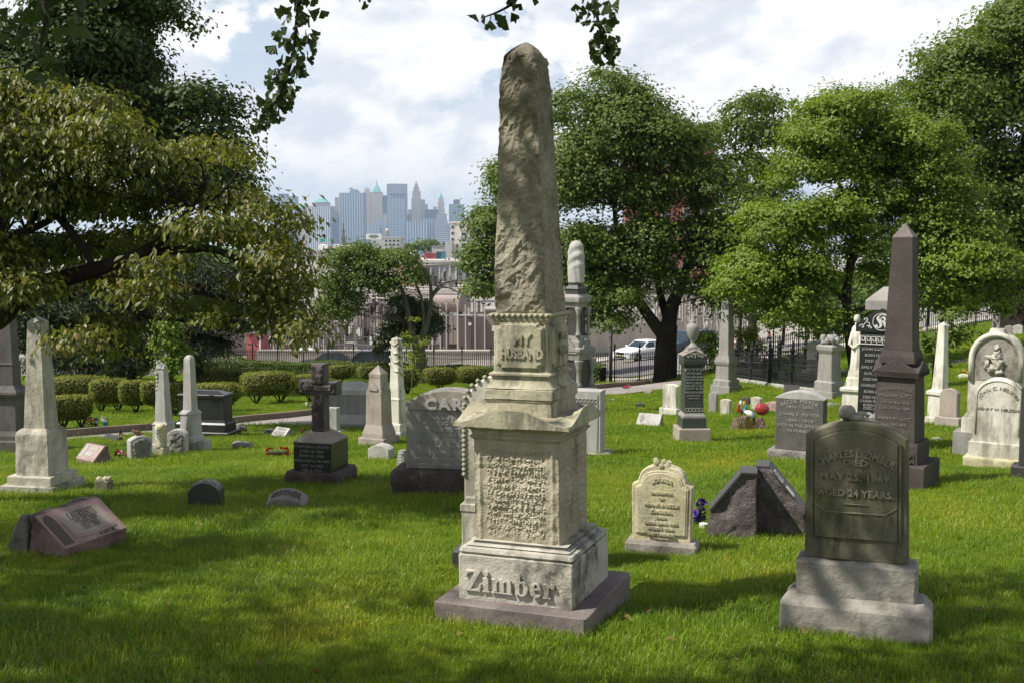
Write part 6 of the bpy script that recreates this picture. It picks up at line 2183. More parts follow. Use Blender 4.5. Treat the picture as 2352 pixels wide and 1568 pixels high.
# saplings
Y = 40.0
lob = lobes_px([(952, 745, 12, 16), (946, 775, 16, 14), (968, 790, 20, 14), (936, 800, 14, 12), (955, 820, 26, 14), (975, 830, 16, 10), (945, 845, 18, 10), (965, 865, 14, 8)], Y, 0.35)
tree('sapling', 'slim young tree with sparse light-green leaves, right of the draped obelisk', lob, 950, 0.11, M_['sapling'], M_['bark_lt'], [([root(944, Y), P(947, 860, Y), P(951, 800, Y), P(953, 735, Y)], 0.022, 0.006), ([P(950, 830, Y), P(968, 800, Y), P(975, 785, Y)], 0.01, 0.004)], 0.10, 32, cat='small tree', twigs=12, twig_r=0.006, wid=0.45)
Y = 33.0
lob = lobes_px([(385, 760, 22, 26), (400, 800, 24, 26), (375, 790, 18, 24), (390, 840, 22, 24), (410, 830, 18, 20), (380, 870, 18, 16), (400, 740, 18, 20)], Y, 0.5)
tree('sapling', 'young leafy tree behind the broken marble shaft', lob, 2600, 0.13, M_['bright'], M_['bark'], [([root(395, Y), P(395, 880, Y), P(392, 800, Y), P(392, 735, Y)], 0.04, 0.01)], 0.14, 33, cat='small tree', twigs=14, twig_r=0.01)

# tall dark tree at the upper left, behind the bronzed one
Y = 27.0
lob = lobes_px([(330, 50, 75, 75), (260, 130, 90, 60), (320, 205, 60, 46), (395, 265, 45, 40), (400, 330, 40, 40), (478, 270, 55, 40), (525, 310, 42, 40), (535, 350, 32, 26), (180, 60, 90, 80), (60, 60, 100, 90), (60, 200, 90, 70), (200, 200, 80, 70), (430, 235, 40, 20), (300, 300, 80, 60), (180, 320, 90, 60), (470, 330, 50, 30), (520, 420, 40, 40), (440, 400, 50, 40), (390, 20, 24, 30)], Y, 2.2)
stems = [([root(-40, Y), P(-30, 600, Y), P(20, 400, Y), P(80, 250, Y), P(180, 120, Y)], 0.6, 0.1), ([P(20, 400, Y), P(200, 340, Y), P(350, 310, Y), P(420, 312, Y), P(460, 300, Y), P(510, 320, Y)], 0.16, 0.04), ([P(400, 312, Y), P(430, 320, Y), P(445, 340, Y)], 0.05, 0.02)]
lob = fill(lob, 10, 4, 0.85)
tree('maple_tree', 'tall dark maple behind the bronzed tree at the upper left', lob, 62000, 0.135, M_['maple_dk'], M_['bark_dk'], stems, 0.27, 40, twigs=60, twig_r=0.03)

# evergreens at the left
for i, (lab, sp, stx, yy, n) in enumerate((
        ('dark pine with layered boughs, left of the lower street', [(480, 640, 70, 26), (540, 665, 50, 20), (450, 690, 70, 22), (520, 715, 50, 18), (560, 755, 26, 14), (470, 745, 70, 20), (440, 790, 60, 22), (480, 800, 40, 20), (420, 620, 60, 30), (430, 830, 40, 12)], 455, 47.0, 26000),
        ('dark spruce at the far left behind the white obelisk', [(210, 640, 60, 30), (250, 690, 70, 26), (190, 720, 70, 26), (230, 770, 70, 26), (180, 810, 70, 24), (130, 760, 60, 40), (60, 780, 60, 50), (240, 820, 60, 26), (90, 700, 70, 60), (150, 840, 80, 26)], 205, 44.0, 30000),
        ('dark evergreen mass between the spruce and the pine', [(330, 640, 60, 36), (300, 740, 50, 40), (340, 690, 50, 30), (290, 810, 40, 36), (260, 850, 50, 20), (320, 830, 30, 30)], 300, 52.0, 18000))):
    lob = lobes_px(sp, yy, 1.6)
    top = min(q[1] for q in sp)
    tree('pine_tree', lab, lob, n, 0.30, M_['pine'], M_['bark_dk'], [([root(stx, yy), P(stx, 760, yy), P(stx + 3, top, yy)], 0.26, 0.03)], 0.30, 50 + i, wid=0.15, flat=0.35, twigs=50, twig_r=0.03, group='evergreens at the left')
lob = lobes_px([(360, 600, 60, 40), (420, 580, 60, 40), (300, 610, 60, 40), (470, 600, 50, 30), (540, 610, 50, 30)], 62.0, 2.0)
tree('maple_tree', 'green tree seen under the bronzed boughs, behind the pine', lob, 6500, 0.25, M_['maple'], M_['bark'], [([root(400, 62.0), P(400, 700, 62.0), P(390, 600, 62.0)], 0.2, 0.05)], 0.4, 60)

# bronzed dogwood reaching in from the left, close by
Y = 11.0
DOG = [(60, 240, 110, 60), (190, 265, 100, 50), (262, 310, 62, 46), (80, 360, 140, 60), (250, 400, 110, 50), (370, 385, 80, 46), (480, 362, 84, 34), (540, 365, 30, 14), (90, 470, 140, 56), (270, 480, 120, 46), (410, 450, 95, 44), (535, 472, 70, 34), (620, 498, 52, 24), (690, 516, 32, 14), (60, 590, 100, 54), (220, 575, 90, 40), (350, 560, 90, 40), (480, 535, 90, 36), (595, 555, 70, 36),
       (645, 600, 55, 40), (610, 660, 55, 36), (670, 660, 45, 40), (645, 715, 45, 40), (700, 765, 48, 32), (50, 670, 70, 40), (270, 650, 60, 34), (330, 672, 46, 28), (240, 770, 60, 40), (200, 790, 40, 30), (440, 715, 55, 26), (480, 745, 30, 20), (380, 610, 36, 20), (250, 820, 26, 16), (640, 760, 30, 26), (-60, 400, 130, 140), (-40, 620, 100, 80)]
rngd = np.random.default_rng(77)
lob = []
for q in DOG:
    yy = Y + rngd.uniform(-1.3, 1.6)
    lob += lobes_px([q], yy, 0.55)
b = root(-60, Y + 0.3)
stems = [([b, P(-50, 800, Y + 0.3), P(0, 720, Y + 0.2), P(100, 650, Y)], 0.17, 0.13), ([P(90, 655, Y), P(200, 625, Y), P(293, 594, Y), P(373, 550, Y - 0.2), P(440, 480, Y - 0.3)], 0.11, 0.03),
         ([P(293, 594, Y), P(393, 577, Y), P(483, 572, Y), P(550, 600, Y), P(600, 644, Y), P(650, 712, Y), P(700, 765, Y)], 0.06, 0.012), ([P(592, 638, Y), P(608, 690, Y), P(622, 750, Y)], 0.025, 0.008),
         ([P(-40, 640, Y), P(0, 560, Y), P(60, 530, Y), P(117, 504, Y), P(200, 430, Y)], 0.08, 0.02), ([P(120, 480, Y), P(187, 564, Y), P(233, 644, Y), P(267, 687, Y), P(333, 727, Y), P(417, 737, Y), P(480, 750, Y)], 0.05, 0.01), ([P(262, 680, Y), P(250, 740, Y), P(245, 800, Y)], 0.02, 0.006),
         ([P(330, 725, Y), P(360, 770, Y + .1), P(350, 800, Y + .1)], 0.012, 0.004), ([P(470, 480, Y), P(520, 430, Y), P(560, 380, Y)], 0.025, 0.008), ([P(440, 480, Y), P(470, 430, Y), P(460, 370, Y)], 0.02, 0.008), ([P(60, 530, Y), P(150, 380, Y), P(190, 300, Y)], 0.04, 0.01)]
dog, dcrown, dcc = tree('dogwood_tree', 'bronzed yellow-green tree reaching over the lawn from the left, its leaves drooping', lob, 42000, 0.074, M_['dogwood'], M_['bark_dk'], stems, 0.13, 70, base=b, per=16, flat=0.4, wid=0.52, twigs=160, twig_r=0.012, shell=0.35, axis=np.array([0.0, 0.0, -1.3]), bend=0.22)

# the leaves that show largest are single leaves
lm = MB()
lm.add([(0, -0.5, 0), (-0.18, -0.25, 0.04), (-0.25, 0.02, 0.05), (-0.16, 0.28, 0.02), (0, 0.52, -0.10), (0.16, 0.28, 0.02), (0.25, 0.02, 0.05), (0.18, -0.25, 0.04), (0, 0.0, 0.0)], [(0, 8, 1), (1, 8, 2), (2, 8, 3), (3, 8, 4), (4, 8, 5), (5, 8, 6), (6, 8, 7), (7, 8, 0)])
lms = []
for v in (0.3, 0.55, 0.8, 1.0):
    me = lm.mesh('leaf', M_['dogwood'], False, False)
    me.attributes.new('tint', 'FLOAT', 'POINT').data.foreach_set('value', [v] * 9)
    lms.append(me)
near = sorted((c for c in dcc.tolist() if 0 < CX + c[0] * FOC / c[1] < 760), key=lambda c: c[1])[:60]
q = random.Random(12)
for c in near:
    for k in range(5):
        o = link('leaf', lms[q.randrange(4)], dog)
        o.location = Vector((c[0] + q.gauss(0, .1), c[1] - abs(q.gauss(0, .07)), c[2] + q.gauss(0, .05))) - b
        o.rotation_euler = (-1.0 + q.gauss(0, .45), q.gauss(0, .35), math.pi + q.gauss(0, 0.9))
        s_ = 0.078 * q.uniform(0.85, 1.3)
        o.scale = (s_ * 1.05, s_, s_)

# ------------------------------------------------------------------ ginkgo over the camera: its boughs hang into the top of the view and its crown shades the foreground
leafm = []
for i in range(4):
    q = random.Random(40 + i)
    pts = [(0, 0, 0)]
    nn = 15
    sp = 1.15 + 0.25 * q.random()
    notch = q.uniform(0.15, 0.4)
    for k in range(nn):
        u = -1 + 2 * k / (nn - 1)
        r = 1.0 - notch * math.exp(-(u / 0.10) ** 2) - 0.06 * abs(u) + 0.035 * math.sin(k * 1.9 + i)
        a = u * sp * 0.62
        pts.append((r * math.sin(a), 0.18 * u * u + 0.05 * math.sin(k * 1.9), -r * math.cos(a)))
    me = bpy.data.meshes.new('leaf')
    vs = [(x * 0.058, y * 0.058, z * 0.058 - 0.025) for x, y, z in pts] + [(0, 0, 0)]
    me.from_pydata(vs, [], [(0, k + 1, k) for k in range(1, nn)] + [])
    st = MB()
    at = me.attributes.new('tint', 'FLOAT', 'POINT')
    at.data.foreach_set('value', [0.2 + 0.2 * i] * len(vs))
    me.materials.append(M_['ginkgo'])
    leafm.append(me)
GB = Vector((-6.0, -3.2, 0.25))
gin = thing('ginkgo_tree', 'ginkgo overhead whose leafy branches hang into the top of the view', 'tree', GB, 0, 'trees around the lawn')
stems = [([(-6.0, -3.2, 0.1), (-5.9, -3.1, 2.6), (-5.6, -2.6, 4.4)], 0.34, 0.25), ([(-5.6, -2.6, 4.4), (-4.4, -0.6, 6.0), (-3.0, 1.4, 6.4), (-1.0, 3.6, 5.2), (0.3, 4.9, 3.9), (0.6, 5.2, 3.2)], 0.16, 0.015), ([(-3.6, 0.6, 6.2), (-2.9, 3.0, 5.0), (-1.6, 4.8, 3.7), (-1.25, 5.0, 3.3)], 0.06, 0.012),
         ([(-5.6, -2.6, 4.4), (-7.0, -0.5, 6.0), (-6.0, 1.5, 6.2), (-3.6, 4.4, 4.0), (-2.45, 5.0, 3.4)], 0.12, 0.012), ([(-5.6, -2.6, 4.4), (-8.0, 0.0, 6.4), (-9.5, 3.0, 6.6)], 0.12, 0.03), ([(-4.4, -0.6, 6.0), (-1.5, 0.2, 7.0), (1.5, 0.5, 7.0)], 0.09, 0.02), ([(-1.0, 3.6, 5.2), (-0.3, 4.9, 3.6), (-0.2, 5.1, 3.1)], 0.02, 0.008)]
mb = MB()
for pts, r0, r1 in stems:
    limb(mb, [Vector(p) - GB for p in pts], r0, r1, 8)
mb.build('trunk', M_['bark'], gin, smooth=True, fix=False)
SHADE = [((-8.2, 4.0, 6.4), (2.0, 2.1, 0.9)), ((-10.6, 4.8, 6.4), (1.8, 2.2, 0.9)), ((-6.6, 2.8, 6.6), (1.5, 1.35, 0.8)), ((-5.2, 2.6, 6.7), (1.0, 1.1, 0.6)), ((-4.3, 2.5, 6.8), (1.5, 1.25, 0.8)), ((-2.9, 2.7, 6.8), (1.4, 1.3, 0.8)), ((-2.9, 5.1, 6.5), (0.75, 0.75, 0.5)), ((-1.2, 3.3, 7.0), (1.5, 1.6, 0.8)), ((0.8, 2.9, 7.2), (1.6, 1.4, 0.8)), ((-8.5, 6.8, 6.3), (1.2, 0.9, 0.6)), ((-10.6, 7.6, 6.5), (1.2, 1.0, 0.7)), ((-9.2, 9.6, 6.6), (1.7, 0.7, 0.6)), ((-1.6, 5.5, 6.7), (0.5, 0.5, 0.4)), ((-6.0, -0.5, 7.2), (3.0, 1.6, 1.0))]
rng = np.random.default_rng(80)
C, nr, tint, cc = crown_points([(np.array(a), np.array(b)) for a, b in SHADE], 36000, rng, 0.24, 0.6, 40, -1.0, 0.15)
L = 0.13 * (0.75 + 0.5 * rng.random(len(C)))
o = link('crown', leaves_mesh('crown', C - np.array(GB), nr, L, L * 0.95, tint, M_['ginkgo'], rng), gin)
o['kind'] = 'stuff'


def spray(path, n, spread, Ydep, seed, end=1.0):
    """hanging branch through pixels with single ginkgo leaves all along it"""
    q = random.Random(seed)
    pts = curve_pts([P(a, b_, Ydep + c) for a, b_, c in path], 6)
    mb = MB()
    mb.tube([p - GB for p in pts], [0.011 - 0.008 * i / len(pts) for i in range(len(pts))], 6)
    br = mb.build('hanging_branch', M_['bark_dk'], gin, smooth=True, fix=False)
    for k in range(n):
        u = (k + q.random()) / n * (len(pts) - 1.01)
        i = int(u)
        p = pts[i].lerp(pts[i + 1], u - i)
        w = spread * (1.0 - 0.55 * (u / len(pts)) ** 2)
        d = Vector((q.gauss(0, 1) * w, q.gauss(0, 0.8) * w, q.gauss(-0.12, 0.5) * w))
        o = link('leaf', leafm[q.randrange(4)], br)
        o.location = p + d - GB
        o.rotation_euler = (q.gauss(0, 0.5), q.gauss(0, 0.9), q.uniform(0, 6.28))
        sc = q.uniform(0.52, 0.98) * (1.0 if u < len(pts) * 0.85 else 0.75)
        o.scale = (sc, sc, sc)
    return br


spray([(695, -120, 0), (690, -30, 0), (680, 60, 0), (672, 130, 0), (655, 190, 0), (630, 240, 0), (590, 290, 0)], 190, 0.043, 4.9, 1)
spray([(1350, -100, 0), (1362, -20, 0), (1372, 40, 0), (1385, 90, 0), (1402, 122, 0)], 105, 0.044, 5.1, 2)
spray([(1215, -60, 0), (1185, 0, 0), (1150, 25, 0), (1112, 40, 0)], 26, 0.045, 5.1, 3)
spray([(825, -60, 0), (828, -20, 0), (826, 5, 0)], 6, 0.03, 4.9, 4)
spray([(120, -120, 0), (110, -20, 0), (105, 50, 0), (95, 110, 0), (110, 160, 0)], 60, 0.12, 3.9, 5)
spray([(200, -100, 0), (150, -10, 0), (60, 40, 0), (40, 90, 0)], 30, 0.10, 4.1, 6)

# ------------------------------------------------------------------ clipped shrubs and the long hedge


def bush_mesh(hx, hy, h, n, leaf, rng, z0=0.25, power=5.5):
    """leaves over a clipped rounded block with a rougher underside, and the dim inside"""
    d = rng.normal(size=(n, 3))
    d /= np.linalg.norm(d, axis=1, keepdims=True)
    k = (np.abs(d) ** power).sum(1) ** (-1 / power)
    dep = 1.0 - 0.10 * rng.random(n) ** 2 - 0.25 * (rng.random(n) < 0.2) * rng.random(n)
    p = d * k[:, None] * dep[:, None]
    low = p[:, 2] < -0.25
    taper = np.where(low, 1.0 - 0.34 * (-p[:, 2] - 0.25), 1.0)
    C = np.stack([p[:, 0] * hx * taper, p[:, 1] * hy * taper, z0 + (p[:, 2] * 0.5 + 0.5) * (h - z0)], 1)
    C += rng.normal(size=(n, 3)) * leaf * 0.28
    wob = 0.04 * np.sin(C[:, 0] * 5 + hx * 9) + 0.03 * np.sin(C[:, 1] * 6 + C[:, 2] * 7)
    C[:, :2] *= (1 + wob)[:, None]
    nr = d + rng.normal(size=(n, 3)) * 0.55
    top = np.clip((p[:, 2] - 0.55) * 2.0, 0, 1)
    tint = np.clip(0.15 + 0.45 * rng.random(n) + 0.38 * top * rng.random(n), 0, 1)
    return C, nr, tint


def shrub(label, px, row, w, top, depth=None, n=2600, Y=None, stemn=7, mat='hedge', group='clipped round shrubs', leaf=0.075, name='clipped_shrub', cat='shrub', z0=0.28, rz=None, wm=None):
    s = Site(px, row, 0, w, (depth or w * 0.75), Y=Y)
    t = thing(name, label, cat, (s.x, s.y, s.z), rz if rz is not None else 0.35, group)
    rng = np.random.default_rng(int(px * 7 + row))
    hx = (s.m(w) / 2 if wm is None else wm / 2) * 1.10
    hy = s.m(depth or w * 0.75) / 2
    h = s.h(top)
    C, nr, tint = bush_mesh(hx, hy, h, n, leaf, rng, z0 * h)
    L = leaf * (0.7 + 0.6 * rng.random(n))
    o = link('foliage', leaves_mesh('foliage', C, nr, L, L * 0.6, tint, M_[mat], rng), t)
    o['kind'] = 'stuff'
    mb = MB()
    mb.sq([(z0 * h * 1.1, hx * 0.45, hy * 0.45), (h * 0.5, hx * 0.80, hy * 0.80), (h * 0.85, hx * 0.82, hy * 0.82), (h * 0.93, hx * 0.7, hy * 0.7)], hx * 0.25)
    mb.build('light_blocking_core', M_['bark_dk'], t)  # solid dark core added inside to block light through the leaves
    if stemn:
        mb = MB()
        for c in range(1 if w < 70 else 2):
            cx = 0 if w < 70 else (-0.45 + 0.9 * c) * hx
            for k in range(stemn):
                a = k * 2 * math.pi / stemn
                mb.tube([(cx, 0, -0.1), (cx + 0.08 * hx * math.cos(a), 0.08 * hy * math.sin(a), 0.05), (cx + 0.42 * hx * math.cos(a), 0.42 * hy * math.sin(a), h * 0.42)], [0.03, 0.024, 0.012], 5)
        mb.build('stems', M_['bark_dk'], t, fix=False)
    return t


for lab, px, row, w, top, n in (
        ('clipped shrub directly right of the white obelisk, nearest of the row', 167, 986, 76, 910, 3600),
        ('long clipped shrub behind the nearest one, right of the white obelisk', 178, 938, 106, 866, 4200),
        ('clipped shrub in front of the evergreens, apart from the rest', 293, 876, 92, 839, 3000),
        ('clipped shrub left of the middle of the row before the path', 252, 949, 74, 872, 3600),
        ('clipped shrub in the middle of the row, left of the broken shaft', 312, 952, 62, 875, 3300),
        ('clipped shrub hidden behind the broken marble shaft', 362, 952, 62, 876, 3000),
        ('clipped shrub between the broken shaft and the round-topped shaft', 404, 956, 50, 878, 2600),
        ('clipped shrub just behind the black family monument', 498, 946, 100, 882, 4000),
        ('wide clipped shrub behind the one next to the black monument', 509, 908, 102, 850, 4000),
        ('large double clipped shrub left of the stone cross', 616, 929, 112, 856, 5000),
        ('clipped shrub behind the arms of the stone cross', 712, 925, 66, 861, 3000),
        ('clipped shrub behind the wide grey monument', 782, 882, 52, 839, 2400),
        ('clipped shrub left of the draped obelisk top', 856, 884, 66, 840, 2600),
        ('clipped shrub right of the draped obelisk', 936, 908, 46, 846, 2600),
        ('clipped shrub second to the right of the draped obelisk', 1010, 900, 66, 845, 2800),
        ('clipped shrub just left of the rough shaft', 1086, 894, 66, 843, 2800),
        ('clipped shrub at the far left edge behind the grey obelisk', 6, 962, 44, 858, 3000),
        ('clipped shrub half hidden right of the round-topped shaft', 470, 905, 60, 862, 2200)):
    shrub(lab, px, row, w, top, n=int(n * 1.5), leaf=0.065)
# long hedge along the fence, one clipped run
rng = np.random.default_rng(5)
ha, hb = Vector((-18.5, 61.5, 0)), Vector((4.2, 51.4, 0))
t = thing('hedge', 'long clipped hedge running along the lower street fence', 'hedge', (0, 0, 0))
n = 30000
u = rng.random(n)
face = rng.random(n)
dirv = (hb - ha).normalized()
nv = Vector((dirv.y, -dirv.x, 0))
if nv.y > 0:
    nv = -nv
base = np.array(ha)[None] + np.outer(u, np.array(hb - ha))
gz_ = g(base[:, 0], base[:, 1])
hh = 0.78 + 0.06 * np.sin(u * 40) + 0.05 * np.sin(u * 17 + 1) + 0.45 * (u < 0.16) * S((0.16 - u) / 0.12)
off = np.where(face < 0.45, rng.random(n) * 1.3, 0.02 * rng.normal(size=n))
zz = np.where(face < 0.45, hh, rng.random(n) * hh)
C = base - np.outer(off, np.array(nv))
C[:, 2] = gz_ + zz
C += rng.normal(size=(n, 3)) * 0.035
nr = np.where((face < 0.45)[:, None], np.array([0, 0, 1.0])[None], np.array(nv)[None]) + rng.normal(size=(n, 3)) * 0.5
tint = np.clip(0.2 + 0.6 * rng.random(n) + np.where(face < 0.45, 0.1, 0), 0, 1)
L = 0.10 * (0.7 + 0.6 * rng.random(n))
o = link('foliage', leaves_mesh('foliage', C, nr, L, L * 0.6, tint, M_['hedge_dk'], rng), t)
o['kind'] = 'stuff'
mb = MB()
rings = []
for k in range(25):
    p = ha + (hb - ha) * (k / 24)
    z = gz(p.x, p.y)
    a, b2 = p - nv * 0.12, p - nv * 1.2
    rings.append([(a.x, a.y, z - 0.2), (b2.x, b2.y, z - 0.2), (b2.x, b2.y, z + 0.66), (a.x, a.y, z + 0.66)])
mb.loft(rings)
mb.build('light_blocking_core', M_['bark_dk'], t)  # added dark filling that stops light passing through the hedge
shrub('wide low clipped hedge behind the round-topped shaft', 490, 858, 100, 834, n=3500, stemn=0, group='clipped round shrubs', z0=0.02, mat='hedge_dk')
# ------------------------------------------------------------------ iron fences
post_m = None


def post_mesh(h):
    mb = MB()
    mb.sq([(-0.2, 0.055), (0.12, 0.055), (0.13, 0.035), (h * 0.82, 0.035), (h * 0.83, 0.05), (h * 0.85, 0.05), (h * 0.86, 0.028)], 0.004)
    mb.lathe([(0.03, h * 0.86), (0.022, h * 0.88), (0.05, h * 0.905), (0.058, h * 0.925), (0.04, h * 0.95), (0.018, h * 0.96), (0.034, h * 0.975), (0.03, h * 0.99), (0.008, h * 1.0)], 8)
    return mb.mesh('post', M_['iron'])


def picket_mesh(h):
    mb = MB()
    r = 0.015
    mb.sq([(0.08, r), (h, r), (h + 0.03, r * 1.7), (h + 0.10, 0.001)], 0.002)
    return mb.mesh('picket', M_['iron'])


def fence(name, label, line, H, bay, npick, group):
    t = thing(name, label, 'fence', (line[0][0], line[0][1], gz(*line[0])), 0, group)
    b = Vector(t.location)
    pts, acc = [], []
    for (ax, ay), (bx, by) in zip(line[:-1], line[1:]):
        L = math.hypot(bx - ax, by - ay)
        m = max(1, round(L / bay))
        pts += [(ax + (bx - ax) * k / m, ay + (by - ay) * k / m) for k in range(m)]
    pts.append(line[-1])
    pm, km = post_mesh(H), picket_mesh(H * 0.74)
    allp = []
    rails = MB()
    for i, p in enumerate(pts):
        z = gz(*p)
        o = link('post', pm, t)
        o.location = Vector((p[0], p[1], z)) - b
        if i + 1 < len(pts):
            q_ = pts[i + 1]
            zq = gz(*q_)
            for hr in (0.16, 0.62, 0.72):
                rails.tube([Vector((p[0], p[1], z + H * hr)) - b, Vector((q_[0], q_[1], zq + H * hr)) - b], 0.014, 4)
            for k in range(1, npick):
                f_ = k / npick
                allp.append(Vector((p[0] + (q_[0] - p[0]) * f_, p[1] + (q_[1] - p[1]) * f_, z + (zq - z) * f_)))
    allp.sort(key=lambda v: (v - Vector((0, 0, 0))).length)
    rot = math.atan2(line[1][1] - line[0][1], line[1][0] - line[0][0])
    for v in allp[:300]:
        o = link('picket', km, t)
        o.location = v - b
        o.rotation_euler = (0, 0, rot)
    if len(allp) > 300:
        mb = MB()
        for v in allp[300:]:
            c = v - b
            for p0 in km.vertices[:]:
                pass
            mb.add([tuple(Vector(w.co) + c) for w in km.vertices], [tuple(f_.vertices) for f_ in km.polygons])
        o = mb.build('pickets', M_['iron'], t, fix=False)
        o['kind'] = 'stuff'
    rails.build('rail', M_['iron'], t, fix=False)
    return t


fence('iron_fence', 'black iron picket fence with ball-topped posts along the lower street, behind the long hedge', FL, 1.95, 1.66, 14, 'black iron picket fences')
fence('iron_fence', 'black iron picket fence climbing to the right along the side street', FR, 1.66, 1.66, 12, 'black iron picket fences')

# ornate lot fence
lot = ground_line([(1664, 872), (1690, 872), (1768, 884), (1880, 900), (1912, 872)])
far_pts = [(lot[1][0] + 1.2, lot[1][1] + 5.5), (lot[3][0] + 2.0, lot[3][1] + 5.0)]
LF = [(lot[1][0], lot[1][1]), (lot[2][0], lot[2][1]), (lot[3][0], lot[3][1])]
t = thing('lot_fence', 'low ornate black cast-iron fence with looped tops round a small family lot', 'fence', (LF[0][0], LF[0][1], gz(*LF[0])), 0, 'black iron picket fences')
b = Vector(t.location)
mb = MB()
Hf = 1.0
mb.sq([(-0.2, 0.09), (0.5 * Hf, 0.08), (0.52 * Hf, 0.11), (0.56 * Hf, 0.07), (Hf * 1.0, 0.065), (Hf * 1.02, 0.12), (Hf * 1.08, 0.11), (Hf * 1.1, 0.05)], 0.01)
mb.lathe([(0.05, Hf * 1.1), (0.085, Hf * 1.2), (0.06, Hf * 1.28), (0.03, Hf * 1.32), (0.06, Hf * 1.37), (0.008, Hf * 1.52)], 8)
pm = mb.mesh('post', M_['iron'])
mb = MB()
w_ = 0.20
mb.tube([(0, 0, 0.06), (0, 0, Hf * 0.72)], 0.014, 5)
mb.tube([(w_ / 2, 0, 0.06), (w_ / 2, 0, Hf * 0.45)], 0.012, 5)
mb.tube([(w_ / 2 * math.cos(a), 0, Hf * 0.78 + w_ * 0.62 * math.sin(a)) for a in np.linspace(-0.5, math.pi + 0.5, 10)], 0.013, 5)
mb.tube([(w_ / 2 + w_ / 2 * 0.6 * math.cos(a), 0, Hf * 0.42 + w_ * 0.5 * math.sin(a)) for a in np.linspace(0, 2 * math.pi, 9)], 0.010, 4)
mb.blob((0, 0, Hf * 0.74), 0.032, 0, 6, 4)
mb.blob((0, 0, Hf * 0.45), 0.028, 0, 6, 4)
mb.blob((w_ / 2, 0, Hf * 0.2), 0.026, 0, 6, 4)
bm_ = mb.mesh('baluster', M_['iron'], fix=False)
rails = MB()
runs = [(LF[0], LF[1]), (LF[1], LF[2]), (LF[0], far_pts[0]), (far_pts[0], far_pts[1]), (far_pts[1], LF[2])]
seen = set()
for a, c in runs:
    L = math.hypot(c[0] - a[0], c[1] - a[1])
    rot = math.atan2(c[1] - a[1], c[0] - a[0])
    nb = max(2, round(L / 3.2))
    for k in range(nb + 1):
        p = (a[0] + (c[0] - a[0]) * k / nb, a[1] + (c[1] - a[1]) * k / nb)
        key = (round(p[0], 2), round(p[1], 2))
        if key not in seen:
            seen.add(key)
            o = link('post', pm, t)
            o.location = Vector((p[0], p[1], gz(*p))) - b
    m = int(L / w_)
    for k in range(m):
        f_ = (k + 0.5) / m
        p = (a[0] + (c[0] - a[0]) * f_, a[1] + (c[1] - a[1]) * f_)
        o = link('baluster', bm_, t)
        o.location = Vector((p[0], p[1], gz(*p))) - b
        o.rotation_euler = (0, 0, rot)
    for hr in (0.08, 0.5, 0.92):
        rails.tube([Vector((a[0], a[1], gz(*a) + Hf * hr)) - b, Vector((c[0], c[1], gz(*c) + Hf * hr)) - b], 0.02, 5)
rails.build('rail', M_['iron'], t, fix=False)
strip('coping', [LF[0], LF[1], LF[2]], -0.15, 0.15, M_['granite_lt'], 0.10, None, thick=0.3, parent=None)
cp = COL.objects['coping']
tag(cp, 'long low stone coping under the front of the ornate lot fence', 'kerb', kind='structure')

# ------------------------------------------------------------------ street sign
p = Vector(((1402 - CX) * mpp(53.0, -4.5), 53.0, gz((1402 - CX) * mpp(53.0, -4.5), 53.0)))
t = thing('street_sign', 'street-name post with two green blades at the street corner, seen through the fence', 'street sign', p)
MB().tube([(0, 0, -0.2), (0, 0, 3.6)], 0.095, 10).build('post', M_['steel_dk'], t, smooth=True)
MB().box(-0.42, 0.0, -0.12, -0.09, 2.62, 2.82).build('sign_blade', M_['signgreen'], t)
MB().box(0.08, 0.52, -0.15, -0.11, 2.42, 2.62).build('sign_blade', M_['signgreen'], t)

# ------------------------------------------------------------------ cars


